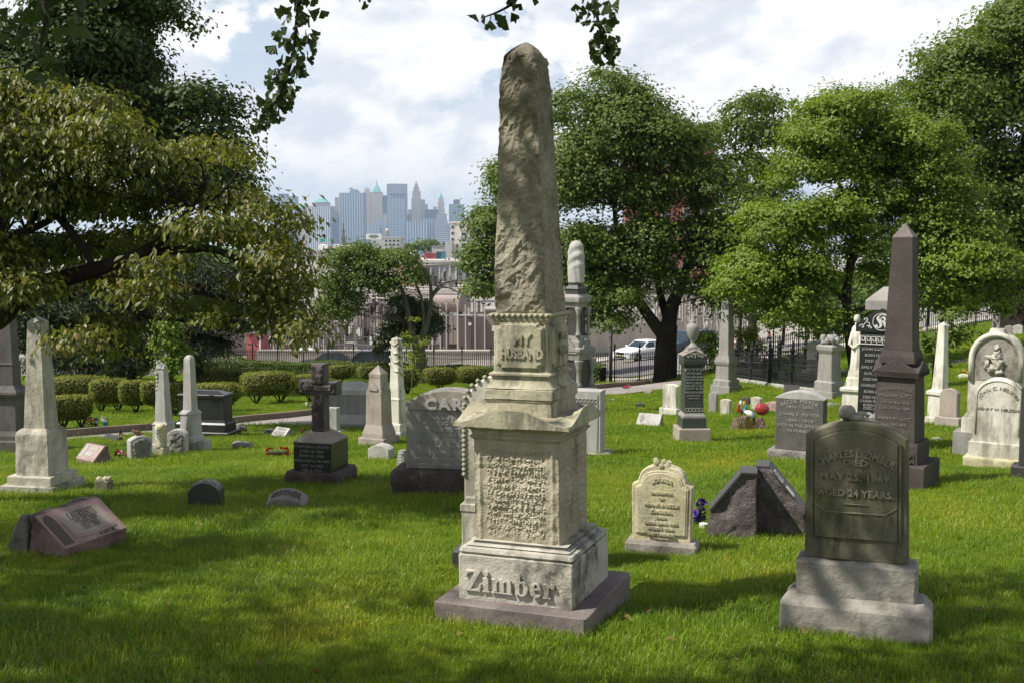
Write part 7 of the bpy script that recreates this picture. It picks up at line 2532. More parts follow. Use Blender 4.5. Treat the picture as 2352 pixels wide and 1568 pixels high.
def car(label, px, row, Y, heading, paint, kind='sedan', L=4.6, W=1.76, Hh=1.42, group='cars on the streets'):
    x = (px - CX) * mpp(Y, zrow(row, Y))
    z = gz(x, Y) + 0.03 if row is None else zrow(row, Y)
    z = gz(x, Y) + 0.03
    t = thing('parked_car', label, 'car', (x, Y, z), heading, group)      # front looks along -x
    w = W / 2
    if kind == 'sedan':
        low = [(-L / 2, 0.30), (-L / 2 + 0.1, 0.22), (L / 2 - 0.1, 0.24), (L / 2, 0.4), (L / 2 - 0.02, 0.82), (L / 2 - 0.12, 0.95), (0.95, 0.98), (-0.62, 0.93), (-1.35, 0.88), (-2.05, 0.76), (-L / 2 + 0.02, 0.60)]
        cab = [(0.93, 0.94, 0.0), (-0.72, 0.93, 0.0), (1.72, 0.95, 0.0)]
        base, roof = (-0.98, 1.78), (-0.18, 1.02)
        zb, zt = 0.90, Hh
    else:
        low = [(-L / 2, 0.35), (-L / 2 + 0.08, 0.28), (L / 2 - 0.08, 0.3), (L / 2, 0.45), (L / 2 - 0.02, 1.1), (-0.7, 1.12), (-1.4, 1.08), (-2.15, 0.98), (-L / 2 + 0.02, 0.8)]
        base, roof = (-1.05, L / 2 - 0.03), (-0.35, L / 2 - 0.22)
        zb, zt = 1.08, Hh
    mb = MB()
    mb.ext([(a, c) for a, c in low], -w, w, 0.09)
    o = mb.build('body', paint, t, smooth=False)
    mb = MB()
    wi, wr = w - 0.07, w - 0.24
    mb.loft([[(base[0], -wi, zb), (base[1], -wi, zb), (base[1], wi, zb), (base[0], wi, zb)],
             [(roof[0] - 0.05, -wr - 0.02, zt - 0.05), (roof[1] + 0.06, -wr - 0.02, zt - 0.05), (roof[1] + 0.06, wr + 0.02, zt - 0.05), (roof[0] - 0.05, wr + 0.02, zt - 0.05)],
             [(roof[0] + 0.12, -wr + 0.1, zt), (roof[1] - 0.1, -wr + 0.1, zt), (roof[1] - 0.1, wr - 0.1, zt), (roof[0] + 0.12, wr - 0.1, zt)]])
    mb.build('cabin', paint, t)

    def pane(a, b_, c, d, e=0.012):
        pts = [Vector(q_) for q_ in (a, b_, c, d)]
        n = (pts[1] - pts[0]).cross(pts[3] - pts[0]).normalized() * e
        m2 = MB()
        m2.loft([[tuple(q_ - n) for q_ in pts], [tuple(q_ + n) for q_ in pts]])
        m2.build('window', M_['glass'], t)

    def cabpt(u, v, side):          # u along (0 front..1 rear), v up; side -1/1
        xb, xr = base[0] + (base[1] - base[0]) * u, roof[0] - 0.05 + (roof[1] - roof[0] + 0.11) * u
        return (xb + (xr - xb) * v, side * (wi + (wr + 0.02 - wi) * v), zb + (zt - 0.05 - zb) * v)
    for sd in (-1, 1):
        for u0, u1 in ((0.06, 0.46), (0.50, 0.78), (0.81, 0.94)):
            pane(cabpt(u0, 0.12, sd), cabpt(u1, 0.12, sd), cabpt(u1 - 0.02, 0.88, sd), cabpt(u0 + 0.04, 0.88, sd))
    for u, s_ in ((0.0, -1), (1.0, 1)):
        a, b_ = cabpt(u, 0.10, -1), cabpt(u, 0.10, 1)
        c, d = cabpt(u, 0.90, 1), cabpt(u, 0.90, -1)
        pane((a[0], a[1] * 0.9, a[2]), (b_[0], b_[1] * 0.9, b_[2]), (c[0], c[1] * 0.9, c[2]), (d[0], d[1] * 0.9, d[2]))
    rw = 0.32 if kind == 'sedan' else 0.36
    for wx in (-L / 2 + 0.9, L / 2 - 0.92):
        for sd in (-1, 1):
            wh = MB()
            prof = [(rw * 0.6, -0.1), (rw * 0.95, -0.1), (rw, -0.06), (rw, 0.06), (rw * 0.95, 0.1), (rw * 0.6, 0.1)]
            wh.loft([[(wx + r * math.cos(k * math.pi / 9), sd * (w - 0.09) + y, rw + r * math.sin(k * math.pi / 9)) for k in range(18)] for r, y in prof])
            wo = wh.build('wheel', M_['tyre'], t)
            rm = MB()
            rm.loft([[(wx + r * math.cos(k * math.pi / 7), sd * (w - 0.09) + sd * y, rw + r * math.sin(k * math.pi / 7)) for k in range(14)] for r, y in ((rw * 0.62, 0.05), (rw * 0.6, 0.105), (rw * 0.2, 0.11), (rw * 0.1, 0.125))])
            rm.build('rim', M_['alloy'], wo)
    fx = -L / 2
    for sd in (-1, 1):
        zh = 0.63 if kind == 'sedan' else 0.8
        MB().box(fx - 0.005, fx + 0.22, sd * w * 0.62 - 0.2, sd * w * 0.62 + 0.2, zh - 0.07, zh + 0.06, 0.02).build('headlight', M_['lamp'], t)
        MB().box(L / 2 - 0.1, L / 2 + 0.01, sd * w * 0.7 - 0.15, sd * w * 0.7 + 0.15, 0.66, 0.82, 0.02).build('tail_light', M_['red'], t)
        MB().box(base[0] + 0.15, base[0] + 0.3, sd * (w + 0.02), sd * (w + 0.16), zb + 0.02, zb + 0.14, 0.02).build('mirror', paint, t)
    MB().box(fx - 0.01, fx + 0.1, -0.38, 0.38, 0.52, 0.66, 0.01).build('grille', M_['tyre'], t)
    MB().box(fx - 0.02, fx + 0.1, -0.6, 0.6, 0.30, 0.40, 0.01).build('bumper_intake', M_['tyre'], t)
    MB().box(fx - 0.03, fx, -0.22, 0.22, 0.42, 0.51).build('number_plate', M_['line'], t)
    return t


car('white parked sedan across the street, partly behind the maple trunk', 1478, 838, 76.0, math.radians(38), M_['carwhite'])
car('dark blue people carrier just right of the maple trunk', 1580, 822, 82.0, math.radians(41), M_['carblue'], 'van', 4.9, 1.85, 1.78)
car('black off-road car behind the fence, left of the forked trunk', 838, 845, 70.0, math.radians(8), M_['carblack'], 'van', 4.8, 1.85, 1.85)
car('dark low car behind the fence, in front of the substation', 752, 838, 80.0, math.radians(6), M_['carblack'], 'sedan', 4.6, 1.8, 1.5)
car('white car at the foot of the substation, half hidden by drooping leaves', 690, 830, 92.0, math.radians(10), M_['carwhite'])
car('pale car parked far along the side street at the right', 2230, 720, 95.0, math.radians(45), M_['carwhite'])

# ------------------------------------------------------------------ people on the far pavement


def person(label, px, Y, facing, shirt, legs, h=1.7, stride=0.25):
    x = (px - CX) * mpp(Y, -8)
    t = thing('person', label, 'person', (x, Y, gz(x, Y) + 0.14), facing, 'people on the far pavement')
    k = h / 1.75
    J = {'pelvis': (0, 0, .95), 'chest': (0, -.02, 1.28), 'neck': (0, -.01, 1.47), 'head': (0, -.03, 1.62), 'top': (0, -.02, 1.72)}
    V = [('pelvis', .13), ('chest', .15), ('neck', .055), ('head', .095), ('top', .06)]
    vs = [Vector(J[n]) * k for n, _ in V]
    rs = [r * k for _, r in V]
    es = [(0, 1), (1, 2), (2, 3), (3, 4)]

    def chain(root_, pts):
        prev = root_
        for q_, r in pts:
            vs.append(Vector(q_) * k)
            rs.append(r * k)
            es.append((prev, len(vs) - 1))
            prev = len(vs) - 1
    for sd in (-1, 1):
        f_ = stride * sd
        chain(0, [((sd * .1, 0, .86), .1), ((sd * .1, -f_ * .5 - 0.03, .5), .066), ((sd * .1, -f_ * .7 + 0.06, .08), .045), ((sd * .1, -f_ * .7 - .08, .03), .04)])
        chain(1, [((sd * .19, 0, 1.38), .062), ((sd * .25, f_ * .35, 1.12), .046), ((sd * .24, f_ * .35 - .14, .9), .036), ((sd * .23, f_ * .35 - .2, .82), .035)])
    me = bpy.data.meshes.new('body')
    me.from_pydata([tuple(v) for v in vs], es, [])
    o = link('body', me, t)
    md = o.modifiers.new('skin', 'SKIN')
    for i, r in enumerate(rs):
        me.skin_vertices[0].data[i].radius = (r, r)
    me.skin_vertices[0].data[0].use_root = True
    o.modifiers.new('smooth', 'SUBSURF').levels = 1
    dg = bpy.context.evaluated_depsgraph_get()
    m2 = bpy.data.meshes.new_from_object(o.evaluated_get(dg))
    o.modifiers.clear()
    o.data = m2
    m2.materials.clear()
    for c in (legs, shirt, M_['skin'], M_['hair']):
        m2.materials.append(c)
    for f_ in m2.polygons:
        z = f_.center.z / k
        f_.material_index = 0 if z < .97 else 1 if z < 1.44 else 2 if z < 1.64 and f_.center.y < 0.02 else 3
        if abs(f_.center.x) / k > 0.2 and z < 1.15:
            f_.material_index = 2
    return t


M_['skin'] = plain('skin', (0.35, 0.2, 0.14), 0.6, 0.3, bump=0.0)
M_['hair'] = plain('dark_hair', (0.02, 0.015, 0.012), 0.6, 0.3, bump=0.0)
M_['maroon'] = plain('maroon_cloth', (0.13, 0.035, 0.03), 0.85, 0.1)
M_['paleblue'] = plain('pale_blue_cloth', (0.42, 0.46, 0.55), 0.85, 0.1)
M_['denim'] = plain('dark_denim', (0.03, 0.035, 0.055), 0.85, 0.1)
person('person in a maroon top walking on the far pavement', 1766, 112.0, 0.7, M_['maroon'], M_['denim'])
person('person in a pale blue top, left of the pair near the substation gate', 1716, 122.0, -0.5, M_['paleblue'], M_['denim'])
person('dark-haired person in white, right of the pair near the substation gate', 1724, 123.0, 0.4, M_['paper'], M_['denim'], 1.62)

# ------------------------------------------------------------------ lawn: tufts of real blades


def tuft(nb, rad, h0, h1, seed, wid):
    r = np.random.default_rng(seed)
    n = nb
    px_ = r.normal(size=(n, 2)) * rad * 0.55
    h = h0 + (h1 - h0) * r.random(n) ** 1.6
    a = r.random(n) * 2 * np.pi
    bend = (0.15 + 0.75 * r.random(n)) * h
    d = np.stack([np.cos(a), np.sin(a)], 1)
    s = np.stack([-np.sin(a), np.cos(a)], 1) * (wid * (0.7 + 0.6 * r.random(n)))[:, None]
    v = np.zeros((n, 5, 3), dtype=np.float32)
    v[:, 0, :2], v[:, 1, :2] = px_ - s, px_ + s
    v[:, 2, :2], v[:, 3, :2] = px_ + d * (bend * 0.30)[:, None] - s * 0.8, px_ + d * (bend * 0.30)[:, None] + s * 0.8
    v[:, 4, :2] = px_ + d * bend[:, None]
    v[:, 0, 2] = v[:, 1, 2] = -0.02
    v[:, 2, 2] = v[:, 3, 2] = h * 0.6
    v[:, 4, 2] = h * (0.98 - 0.25 * r.random(n))
    b_ = np.arange(n)[:, None] * 5
    f = np.concatenate([b_ + np.array([0, 1, 3]), b_ + np.array([0, 3, 2]), b_ + np.array([2, 3, 4])], 1).reshape(-1, 3)
    me = bpy.data.meshes.new('grass_tuft')
    me.from_pydata(v.reshape(-1, 3).tolist(), [], f.tolist())
    at = me.attributes.new('tint', 'FLOAT', 'POINT')
    tn = np.clip(0.15 + 0.6 * r.random(n) + 0.4 * (r.random(n) < 0.05), 0, 1)
    at.data.foreach_set('value', np.repeat(tn.astype(np.float32), 5))
    me.materials.append(M_['grass'])
    return bpy.data.objects.new('grass_tuft', me)


tufts = bpy.data.collections.new('grass_tufts')
for i in range(6):
    tufts.objects.link(tuft(130, 0.16, 0.035, 0.085, i, 0.0021))
for i in range(2):
    tufts.objects.link(tuft(90, 0.18, 0.05, 0.14, 20 + i, 0.0021))
for i in range(4):
    tufts.objects.link(tuft(190, 0.42, 0.04, 0.10, 40 + i, 0.0052))


def on_path(x, y):
    d = np.full(x.shape, 99.0)
    for line, w0, w1 in ((PATH[:5], -0.4, 0.75), (PATH[4:], -0.4, 2.4), (RPATH, -0.1, 1.7)):
        for (ax, ay), (bx, by) in zip(line[:-1], line[1:]):
            L = math.hypot(bx - ax, by - ay)
            ux, uy = (bx - ax) / L, (by - ay) / L
            s_ = (x - ax) * ux + (y - ay) * uy
            o_ = (x - ax) * uy - (y - ay) * ux
            inside = (s_ > -0.1) & (s_ < L + 0.1) & (o_ > w0) & (o_ < w1)
            d = np.where(inside, 0.0, d)
    return d < 1


def lawn():
    r = np.random.default_rng(3)
    out = []
    for y0, y1, dens, lo, hi, sc in ((3.2, 9.0, 140, 0, 8, 1.0), (9.0, 15.0, 85, 0, 8, 1.15), (15.0, 27.0, 28, 8, 12, 0.85), (27.0, 62.0, 8.5, 8, 12, 1.1)):
        half = lambda y: 0.53 * y + 1.6
        A = (half(y0) + half(y1)) * (y1 - y0)
        n = int(A * dens)
        y = np.sqrt(y0 ** 2 + (y1 ** 2 - y0 ** 2) * r.random(n))
        x = (r.random(n) * 2 - 1) * half(y)
        keep = ~on_path(x, y)
        # stay inside the fence
        fl = np.interp(x, [-34, -11.8, 5.03, 7.3, 16, 27, 44], [68, 59, 51.3, 50.0, 54, 58.4, 66])
        keep &= y < fl
        x, y = x[keep], y[keep]
        idx = r.integers(lo, hi, len(x))
        if hi == 8:
            idx = np.where((idx >= 6) & (r.random(len(x)) < 0.75), r.integers(0, 6, len(x)), idx)
        patch = 0.9 + 0.35 * np.sin(x * 1.7 + 0.6 * np.sin(y)) * np.sin(y * 1.3 + 1) + 0.15 * r.normal(size=len(x))
        out.append((x, y, idx, sc * np.clip(patch, 0.6, 1.4) * 0.82))
    X = np.concatenate([o_[0] for o_ in out])
    Yv = np.concatenate([o_[1] for o_ in out])
    I = np.concatenate([o_[2] for o_ in out])
    Sc = np.concatenate([o_[3] for o_ in out])
    me = bpy.data.meshes.new('grass')
    n = len(X)
    me.vertices.add(n)
    me.vertices.foreach_set('co', np.stack([X, Yv, g(X, Yv)], 1).astype(np.float32).ravel())
    at = me.attributes.new('pick', 'INT', 'POINT')
    at.data.foreach_set('value', I.astype(np.int32))
    at = me.attributes.new('turn', 'FLOAT_VECTOR', 'POINT')
    tv = np.zeros((n, 3), dtype=np.float32)
    tv[:, 2] = r.random(n) * 6.28
    tv[:, 0] = -0.09 + 0.06 * r.normal(size=n)
    at.data.foreach_set('vector', tv.ravel())
    at = me.attributes.new('size', 'FLOAT', 'POINT')
    at.data.foreach_set('value', Sc.astype(np.float32))
    at = me.attributes.new('patch', 'FLOAT', 'POINT')
    pv = np.array([noise.fractal(Vector((a * 0.55, c * 0.55, 2.0)), 0.7, 2.1, 4) for a, c in zip(X.tolist(), Yv.tolist())])
    at.data.foreach_set('value', np.clip(0.46 + 0.42 * pv + 0.16 * r.normal(size=n), 0, 1).astype(np.float32))
    o = link('grass', me)
    tag(o, kind='stuff')
    ng = bpy.data.node_groups.new('lawn_blades', 'GeometryNodeTree')
    ng.interface.new_socket('Geometry', in_out='INPUT', socket_type='NodeSocketGeometry')
    ng.interface.new_socket('Geometry', in_out='OUTPUT', socket_type='NodeSocketGeometry')
    gi, go = ng.nodes.new('NodeGroupInput'), ng.nodes.new('NodeGroupOutput')
    iop = ng.nodes.new('GeometryNodeInstanceOnPoints')
    ci = ng.nodes.new('GeometryNodeCollectionInfo')
    ci.inputs['Collection'].default_value = tufts
    ci.inputs['Separate Children'].default_value = True
    ci.inputs['Reset Children'].default_value = True

    def attr(nm, dt):
        a = ng.nodes.new('GeometryNodeInputNamedAttribute')
        a.data_type = dt
        a.inputs['Name'].default_value = nm
        return a.outputs['Attribute']
    e2r = ng.nodes.new('FunctionNodeEulerToRotation')
    lk = ng.links.new
    lk(gi.outputs[0], iop.inputs['Points'])
    lk(ci.outputs[0], iop.inputs['Instance'])
    iop.inputs['Pick Instance'].default_value = True
    lk(attr('pick', 'INT'), iop.inputs['Instance Index'])
    lk(attr('turn', 'FLOAT_VECTOR'), e2r.inputs[0])
    lk(e2r.outputs[0], iop.inputs['Rotation'])
    lk(attr('size', 'FLOAT'), iop.inputs['Scale'])
    lk(iop.outputs[0], go.inputs[0])
    md = o.modifiers.new('blades', 'NODES')
    md.node_group = ng
    print('lawn tufts', n)


lawn()
# a few fallen leaves on the grass
r = np.random.default_rng(8)
n = 50
y = 4.2 + 9 * r.random(n) ** 1.4
x = (r.random(n) * 2 - 1) * 0.5 * y
C = np.stack([x, y, g(x, y) + 0.05], 1)
L = 0.035 + 0.035 * r.random(n)
o = link('fallen_leaves', leaves_mesh('fallen_leaves', C, np.array([0, -0.3, 1.0]) + 0.5 * r.normal(size=(n, 3)), L, L * 0.7, r.random(n), M_['litter'], r))
tag(o, kind='stuff')
# ------------------------------------------------------------------ substation and the town below
def px_x(px, Y, row):
    return (px - CX) * mpp(Y, zrow(row, Y))


def far_thing(name, label, cat, px, Y, group=None, z=None, rz=0.0):
    x = px_x(px, Y, 700)
    return thing(name, label, cat, (x, Y, gz(x, Y) if z is None else z), rz, group)


def bx(t, nm, mat, px0, px1, r0, r1, Y, d0=0.0, d1=3.0, bev=0.0):
    """box between pixel columns and rows at depth Y, d0..d1 behind it"""
    z1, z0 = zrow(r0, Y), zrow(r1, Y)
    k = mpp(Y, (z0 + z1) / 2)
    o = t.location
    mb = MB()
    mb.box((px0 - CX) * k - o.x, (px1 - CX) * k - o.x, Y + d0 - o.y, Y + d1 - o.y, z0 - o.z, z1 - o.z, bev)
    return mb.build(nm, mat, t)


def pipe(mb, t, pts, Y, r, n=6):
    o = Vector(t.location)
    mb.tube([P(a, b, Y + (c[0] if c else 0)) - o for a, b, *c in pts], r, n)


GS = 'substation equipment'
# transformer with its conservator tank
Y = 97.0
t = far_thing('transformer', 'big taupe electrical transformer with a horizontal tank on top, behind the fence', 'transformer', 1050, Y, GS)
gb = 838
bx(t, 'tank', M_['tanker'], 1000, 1110, 728, gb + 8, Y, 1.0, 4.0, 0.05)
bx(t, 'radiator', M_['tanker_dk'], 1012, 1030, 726, 798, Y, 0.2, 1.0)
bx(t, 'radiator', M_['tanker_dk'], 1052, 1082, 730, 826, Y, 0.0, 1.2)
for x0 in (986, 1000.5, 1031.5, 1041.5):
    bx(t, 'cooling_fin_bank', M_['tanker'], x0, x0 + 9, 728, 790, Y, 0.1, 0.9)
mb = MB()
pipe(mb, t, [(1022, 796), (1012, 824)], Y, 0.14)
pipe(mb, t, [(1024, 796), (1036, 824)], Y, 0.14)
mb.build('brace', M_['tanker_dk'], t)
mb = MB()
c0, c1 = P(1003, 691, Y + 1.5), P(1065, 693, Y + 0.5)
o_ = Vector(t.location)
mb.tube([c0 - o_, c1 - o_], 0.98, 24)
mb.build('conservator_tank', M_['tanker'], t, smooth=False)
bx(t, 'tank_support', M_['tanker_dk'], 1020, 1030, 705, 730, Y, 1.0, 1.8)
bx(t, 'tank_support', M_['tanker_dk'], 1050, 1060, 705, 730, Y, 1.0, 1.8)
bx(t, 'warning_sign', M_['paper'], 1076, 1083, 741, 747, Y, -0.3, -0.25)
bx(t, 'warning_sign', M_['paper'], 1130, 1138, 748, 760, Y, -0.3, -0.25)
t = far_thing('transformer', 'second taupe electrical cabinet half behind the rough shaft', 'transformer', 1150, Y, GS)
bx(t, 'tank', M_['tanker'], 1112, 1190, 712, gb + 8, Y + 2, 0.0, 3.0, 0.05)
bx(t, 'lid', M_['steel'], 1110, 1192, 709, 713, Y + 2, -0.1, 3.1)
# poles and bus bars standing in front
q = random.Random(5)
t = far_thing('switchyard_frame', 'pale steel posts and pipe rails in front of the big transformer', 'steel frame', 1060, 94.0, GS)
for px, r0 in ((994, 660), (1012, 700), (1052, 660), (1070, 700), (1092, 690), (1114, 700), (1026, 690)):
    mb = MB()
    pipe(mb, t, [(px, gb + 6), (px - 1, r0)], 94.0, 0.085 if px in (1052, 994) else 0.06)
    mb.build('post', M_['steel'], t)
for r in (723, 724.8, 676, 668, 661, 673):
    mb = MB()
    pipe(mb, t, [(955 if r < 700 else 985, r - 1), (1150, r + 3)], 94.5, 0.05 if r > 700 else 0.07)
    mb.build('rail', M_['steel'], t)
# big overhead bus on the far side
t = far_thing('overhead_bus', 'long pale pipe bus on tall posts with brown insulators, behind the forked tree', 'steel frame', 1000, 108.0, GS)
for pts in ([(735, 640), (742, 612), (752, 604), (900, 606), (1060, 604)], [(960, 609), (1060, 606)], [(950, 658), (1110, 660)], [(958, 650), (1100, 647)], [(830, 668), (1100, 676)]):
    mb = MB()
    pipe(mb, t, pts, 108.0, 0.16 if pts[0][1] < 645 else 0.10, 8)
    mb.build('bus_pipe', M_['steel'], t, smooth=True)
for px in (1034, 1048, 1010, 1078, 990):
    mb = MB()
    pipe(mb, t, [(px, 760), (px, 606 if px < 1060 else 648)], 108.0, 0.16 if px in (1034, 1078) else 0.1)
    mb.build('post', M_['steel'], t)
mb = MB()
pipe(mb, t, [(1022, 612), (1000, 690)], 108.0, 0.07)
pipe(mb, t, [(1023, 612), (1012, 690)], 108.0, 0.07)
mb.build('brace', M_['steel'], t)
ins = MB()
for k in range(9):
    ins.lathe([(0.09, k * 0.13), (0.20, k * 0.13 + 0.03), (0.20, k * 0.13 + 0.06), (0.09, k * 0.13 + 0.11)], 8)
insm = ins.mesh('insulator', M_['insul'])
for px, r in ((948, 626), (958, 626), (994, 690), (994, 705), (1012, 668), (1029, 690), (1070, 690), (1048, 668), (1022, 650), (978, 640), (1090, 720), (1100, 718), (1112, 722), (1112, 690), (1084, 668), (1000, 660)):
    o = link('insulator', insm, t)
    o.location = P(px, r, 107.6) - Vector(t.location)

# lattice of switchgear at the left and centre: racks of posts, beams, insulators, boxes


def rack(label, x0, x1, rtop, rbot, Y, n, seed):
    q = random.Random(seed)
    t = far_thing('switchgear_rack', label, 'steel frame', (x0 + x1) / 2, Y, GS)
    for k in range(n):
        px = x0 + (x1 - x0) * (k + q.random() * 0.6) / n
        mb = MB()
        pipe(mb, t, [(px, rbot), (px, q.uniform(rtop, rtop + 25))], Y + q.uniform(-2, 2), q.choice((0.06, 0.08, 0.13)), 5)
        mb.build('post', M_['steel'], t)
    for k in range(int(n * 0.9)):
        r = q.uniform(rtop + 4, rbot - 30)
        a = q.uniform(x0, x1 - (x1 - x0) * 0.4)
        mb = MB()
        pipe(mb, t, [(a, r), (a + q.uniform(0.3, 0.8) * (x1 - x0), r + q.uniform(-3, 3))], Y + q.uniform(-2, 2), q.choice((0.045, 0.06, 0.09)), 5)
        mb.build('beam', M_['steel'], t)
    for k in range(int(n * 0.4)):
        px, r = q.uniform(x0, x1), q.uniform(rtop + 10, rbot - 40)
        mb = MB()
        pipe(mb, t, [(px, r), (px + q.uniform(-16, 16), r + q.uniform(16, 36))], Y + q.uniform(-1, 2), 0.045, 5)
        mb.build('brace', M_['steel'], t)
    for k in range(int(n * 1.1)):
        o = link('insulator', insm, t)
        o.location = P(q.uniform(x0, x1), q.uniform(rtop + 12, rbot - 36), Y + q.uniform(-2, 2)) - Vector(t.location)
        o.rotation_euler = (0, q.choice((0, 0, 1.57, 0.4)), 0)
    for k in range(int(n * 0.7)):
        px, r = q.uniform(x0, x1), q.uniform(rtop + 20, rbot - 14)
        w, h = q.uniform(4, 16), q.uniform(5, 20)
        bx(t, 'cabinet', M_[q.choice(('steel_dk', 'steel_dk', 'tanker', 'steel', 'tanker_dk'))], px, px + w, r, r + h, Y + q.uniform(0, 3), 0, 0.8)
    for k in range(int(n * 0.25)):
        px, r = q.uniform(x0, x1), q.uniform(rbot - 70, rbot - 24)
        bx(t, 'warning_sign', M_['paper'], px, px + q.uniform(4, 8), r, r + q.uniform(7, 13), Y - 2.5, 0, 0.05)


rack('crowded grey switchgear under the drooping bronzed boughs at the left', 330, 520, 690, 820, 92.0, 20, 1)
rack('tall pale steel switchgear left of the forked tree', 560, 720, 660, 816, 96.0, 24, 2)
rack('grey steel switchgear right behind the forked tree', 720, 860, 668, 822, 100.0, 24, 3)
rack('tangle of pale steel switchgear between the forked tree and the transformer', 855, 1000, 650, 826, 104.0, 28, 4)
rack('grey switchgear above the ribbed wall, left of the maple trunk', 1360, 1560, 585, 750, 114.0, 26, 7)
rack('switchgear behind the maple trunk at the right', 1560, 1720, 640, 770, 118.0, 22, 5)
t = far_thing('control_house', 'dark brown service building behind the switchgear', 'building', 760, 116.0)
bx(t, 'wall', M_['tanker_dk'], 300, 990, 700, 830, 116.0, 0, 8)
bx(t, 'roof', M_['steel_dk'], 297, 993, 696, 700, 116.0, -0.3, 8.3)
for x0 in (800, 822, 846, 345, 420):
    bx(t, 'door', M_['paper'], x0, x0 + 9, 744 + (x0 % 7) * 3, 768 + (x0 % 5) * 2, 115.9, -0.06, 0.02)
t = far_thing('storage_hut', 'small red painted hut behind the fence, left of the hedge end', 'hut', 577, 90.0)
bx(t, 'wall', M_['red'], 566, 596, 766, 850, 90.0, 0, 3)
bx(t, 'corner_post', M_['paper'], 596, 599, 764, 850, 90.0, -0.05, 0.1)
bx(t, 'roof', M_['steel'], 563, 600, 762, 766, 90.0, -0.2, 3.2)
t = far_thing('storage_hut', 'long dark red hut with a pale roof line, right of the small red hut', 'hut', 640, 98.0)
bx(t, 'wall', M_['red'], 600, 668, 782, 835, 98.0, 0, 3)
bx(t, 'roof', M_['paper'], 600, 668, 778, 782, 98.0, -0.2, 3.2)
t = far_thing('low_wall', 'pale low concrete wall along the far side of the lower street', 'wall', 700, 86.0)
bx(t, 'wall', M_['concrete'], 590, 1130, 806, 850, 88.0, 0, 0.4)
bx(t, 'coping', M_['pave'], 590, 1130, 803.5, 806, 88.0, -0.06, 0.46)
# ramped wall behind the white car
t = thing('retaining_wall', 'pale ribbed concrete wall behind the white sedan', 'wall', P(1370, 838, 92.0))
o_ = Vector(t.location)
prev = None
for a, b_, ya, yb in ((1340, 1418, 90.0, 92.5), (1418, 1452, 92.5, 93.8), (1452, 1570, 93.8, 98.0)):
    za, zb = zrow(742, ya), zrow(742 if b_ < 1460 else 738, yb)
    A, B_ = Vector((px_x(a, ya, 800), ya, 0)), Vector((px_x(b_, yb, 800), yb, 0))
    n = (B_ - A).normalized()
    m = Vector((-n.y, n.x, 0)) * 0.35
    mb = MB()
    mb.add([tuple(Vector((p.x, p.y, z)) - o_) for p, z in ((A, zrow(838, ya)), (B_, zrow(826, yb)), (B_ + m, zrow(826, yb)), (A + m, zrow(838, ya)), (A, za), (B_, zb), (B_ + m, zb), (A + m, za))], [(3, 2, 1, 0), (4, 5, 6, 7), (0, 1, 5, 4), (1, 2, 6, 5), (2, 3, 7, 6), (3, 0, 4, 7)])
    mb.build('panel', M_['concrete'], t)
mb = MB()
mb.add([tuple(P(a, r, y) - o_) for a, r, y in ((1340, 838, 89.2), (1570, 806, 97.2), (1570, 800, 97.6), (1340, 828, 89.6))], [(0, 1, 2, 3)])
mb.build('footing', M_['pave'], t, fix=False)

# chain-link fence posts on the far pavement
t = far_thing('wire_fence', 'tall pale wire fence along the far pavement, behind the grey obelisk', 'fence', 1650, 112.0)
for k in range(14):
    px = 1568 + k * 16
    mb = MB()
    pipe(mb, t, [(px, 772 - k * 2.0), (px, 690 - k * 1.4)], 110.0 + k * 0.9, 0.06, 5)
    mb.build('post', M_['steel'], t)
for r in (692, 730, 768):
    mb = MB()
    pipe(mb, t, [(1568, r), (1776, r - 22, 12)], 110.0, 0.045, 5)
    mb.build('rail', M_['steel'], t)
for px, Yc in ((1745, 108.0), (1626, 104.0), (1690, 112.0)):
    x = px_x(px, Yc, 750)
    c = thing('traffic_cone', {1745: 'orange barrel by the people on the far pavement', 1626: 'orange cone left of the grey obelisk, across the street', 1690: 'orange cone right of the grey obelisk, across the street'}[px], 'cone', (x, Yc, gz(x, Yc)), 0, 'orange road cones')
    MB().lathe([(0.36, 0.0), (0.36, 0.06), (0.22, 0.07), (0.06, 1.0), (0.02, 1.02)], 12).build('body', M_['orange'], c)
    MB().lathe([(0.175, 0.4), (0.125, 0.65)], 12).build('stripe', M_['paper'], c)


# --- houses -------------------------------------------------------------------
def house(label, px0, px1, rtop, Y, depth, mat, roofmat, wins, rbot=760, wmat='glass', trim='paper', parapet=2.0, group='houses and blocks below the hill', cat='building', name='building'):
    t = far_thing(name, label, cat, (px0 + px1) / 2, Y, group)
    bx(t, 'wall', mat, px0, px1, rtop, rbot, Y, 0, depth)
    bx(t, 'roof', roofmat, px0 - 1, px1 + 1, rtop - parapet, rtop, Y, -0.3, depth + 0.3)
    for a, b_, c, d in wins:
        f = bx(t, 'window', M_[trim], a - .7, b_ + .7, c - .7, d + .7, Y, -0.12, 0.02)
        z1, z0 = zrow(c, Y), zrow(d, Y)
        k = mpp(Y, (z0 + z1) / 2)
        o = t.location
        MB().box((a - CX) * k - o.x, (b_ - CX) * k - o.x, Y - 0.16 - o.y, Y - 0.05 - o.y, z0 - o.z, z1 - o.z).build('pane', M_[wmat], f)
    return t


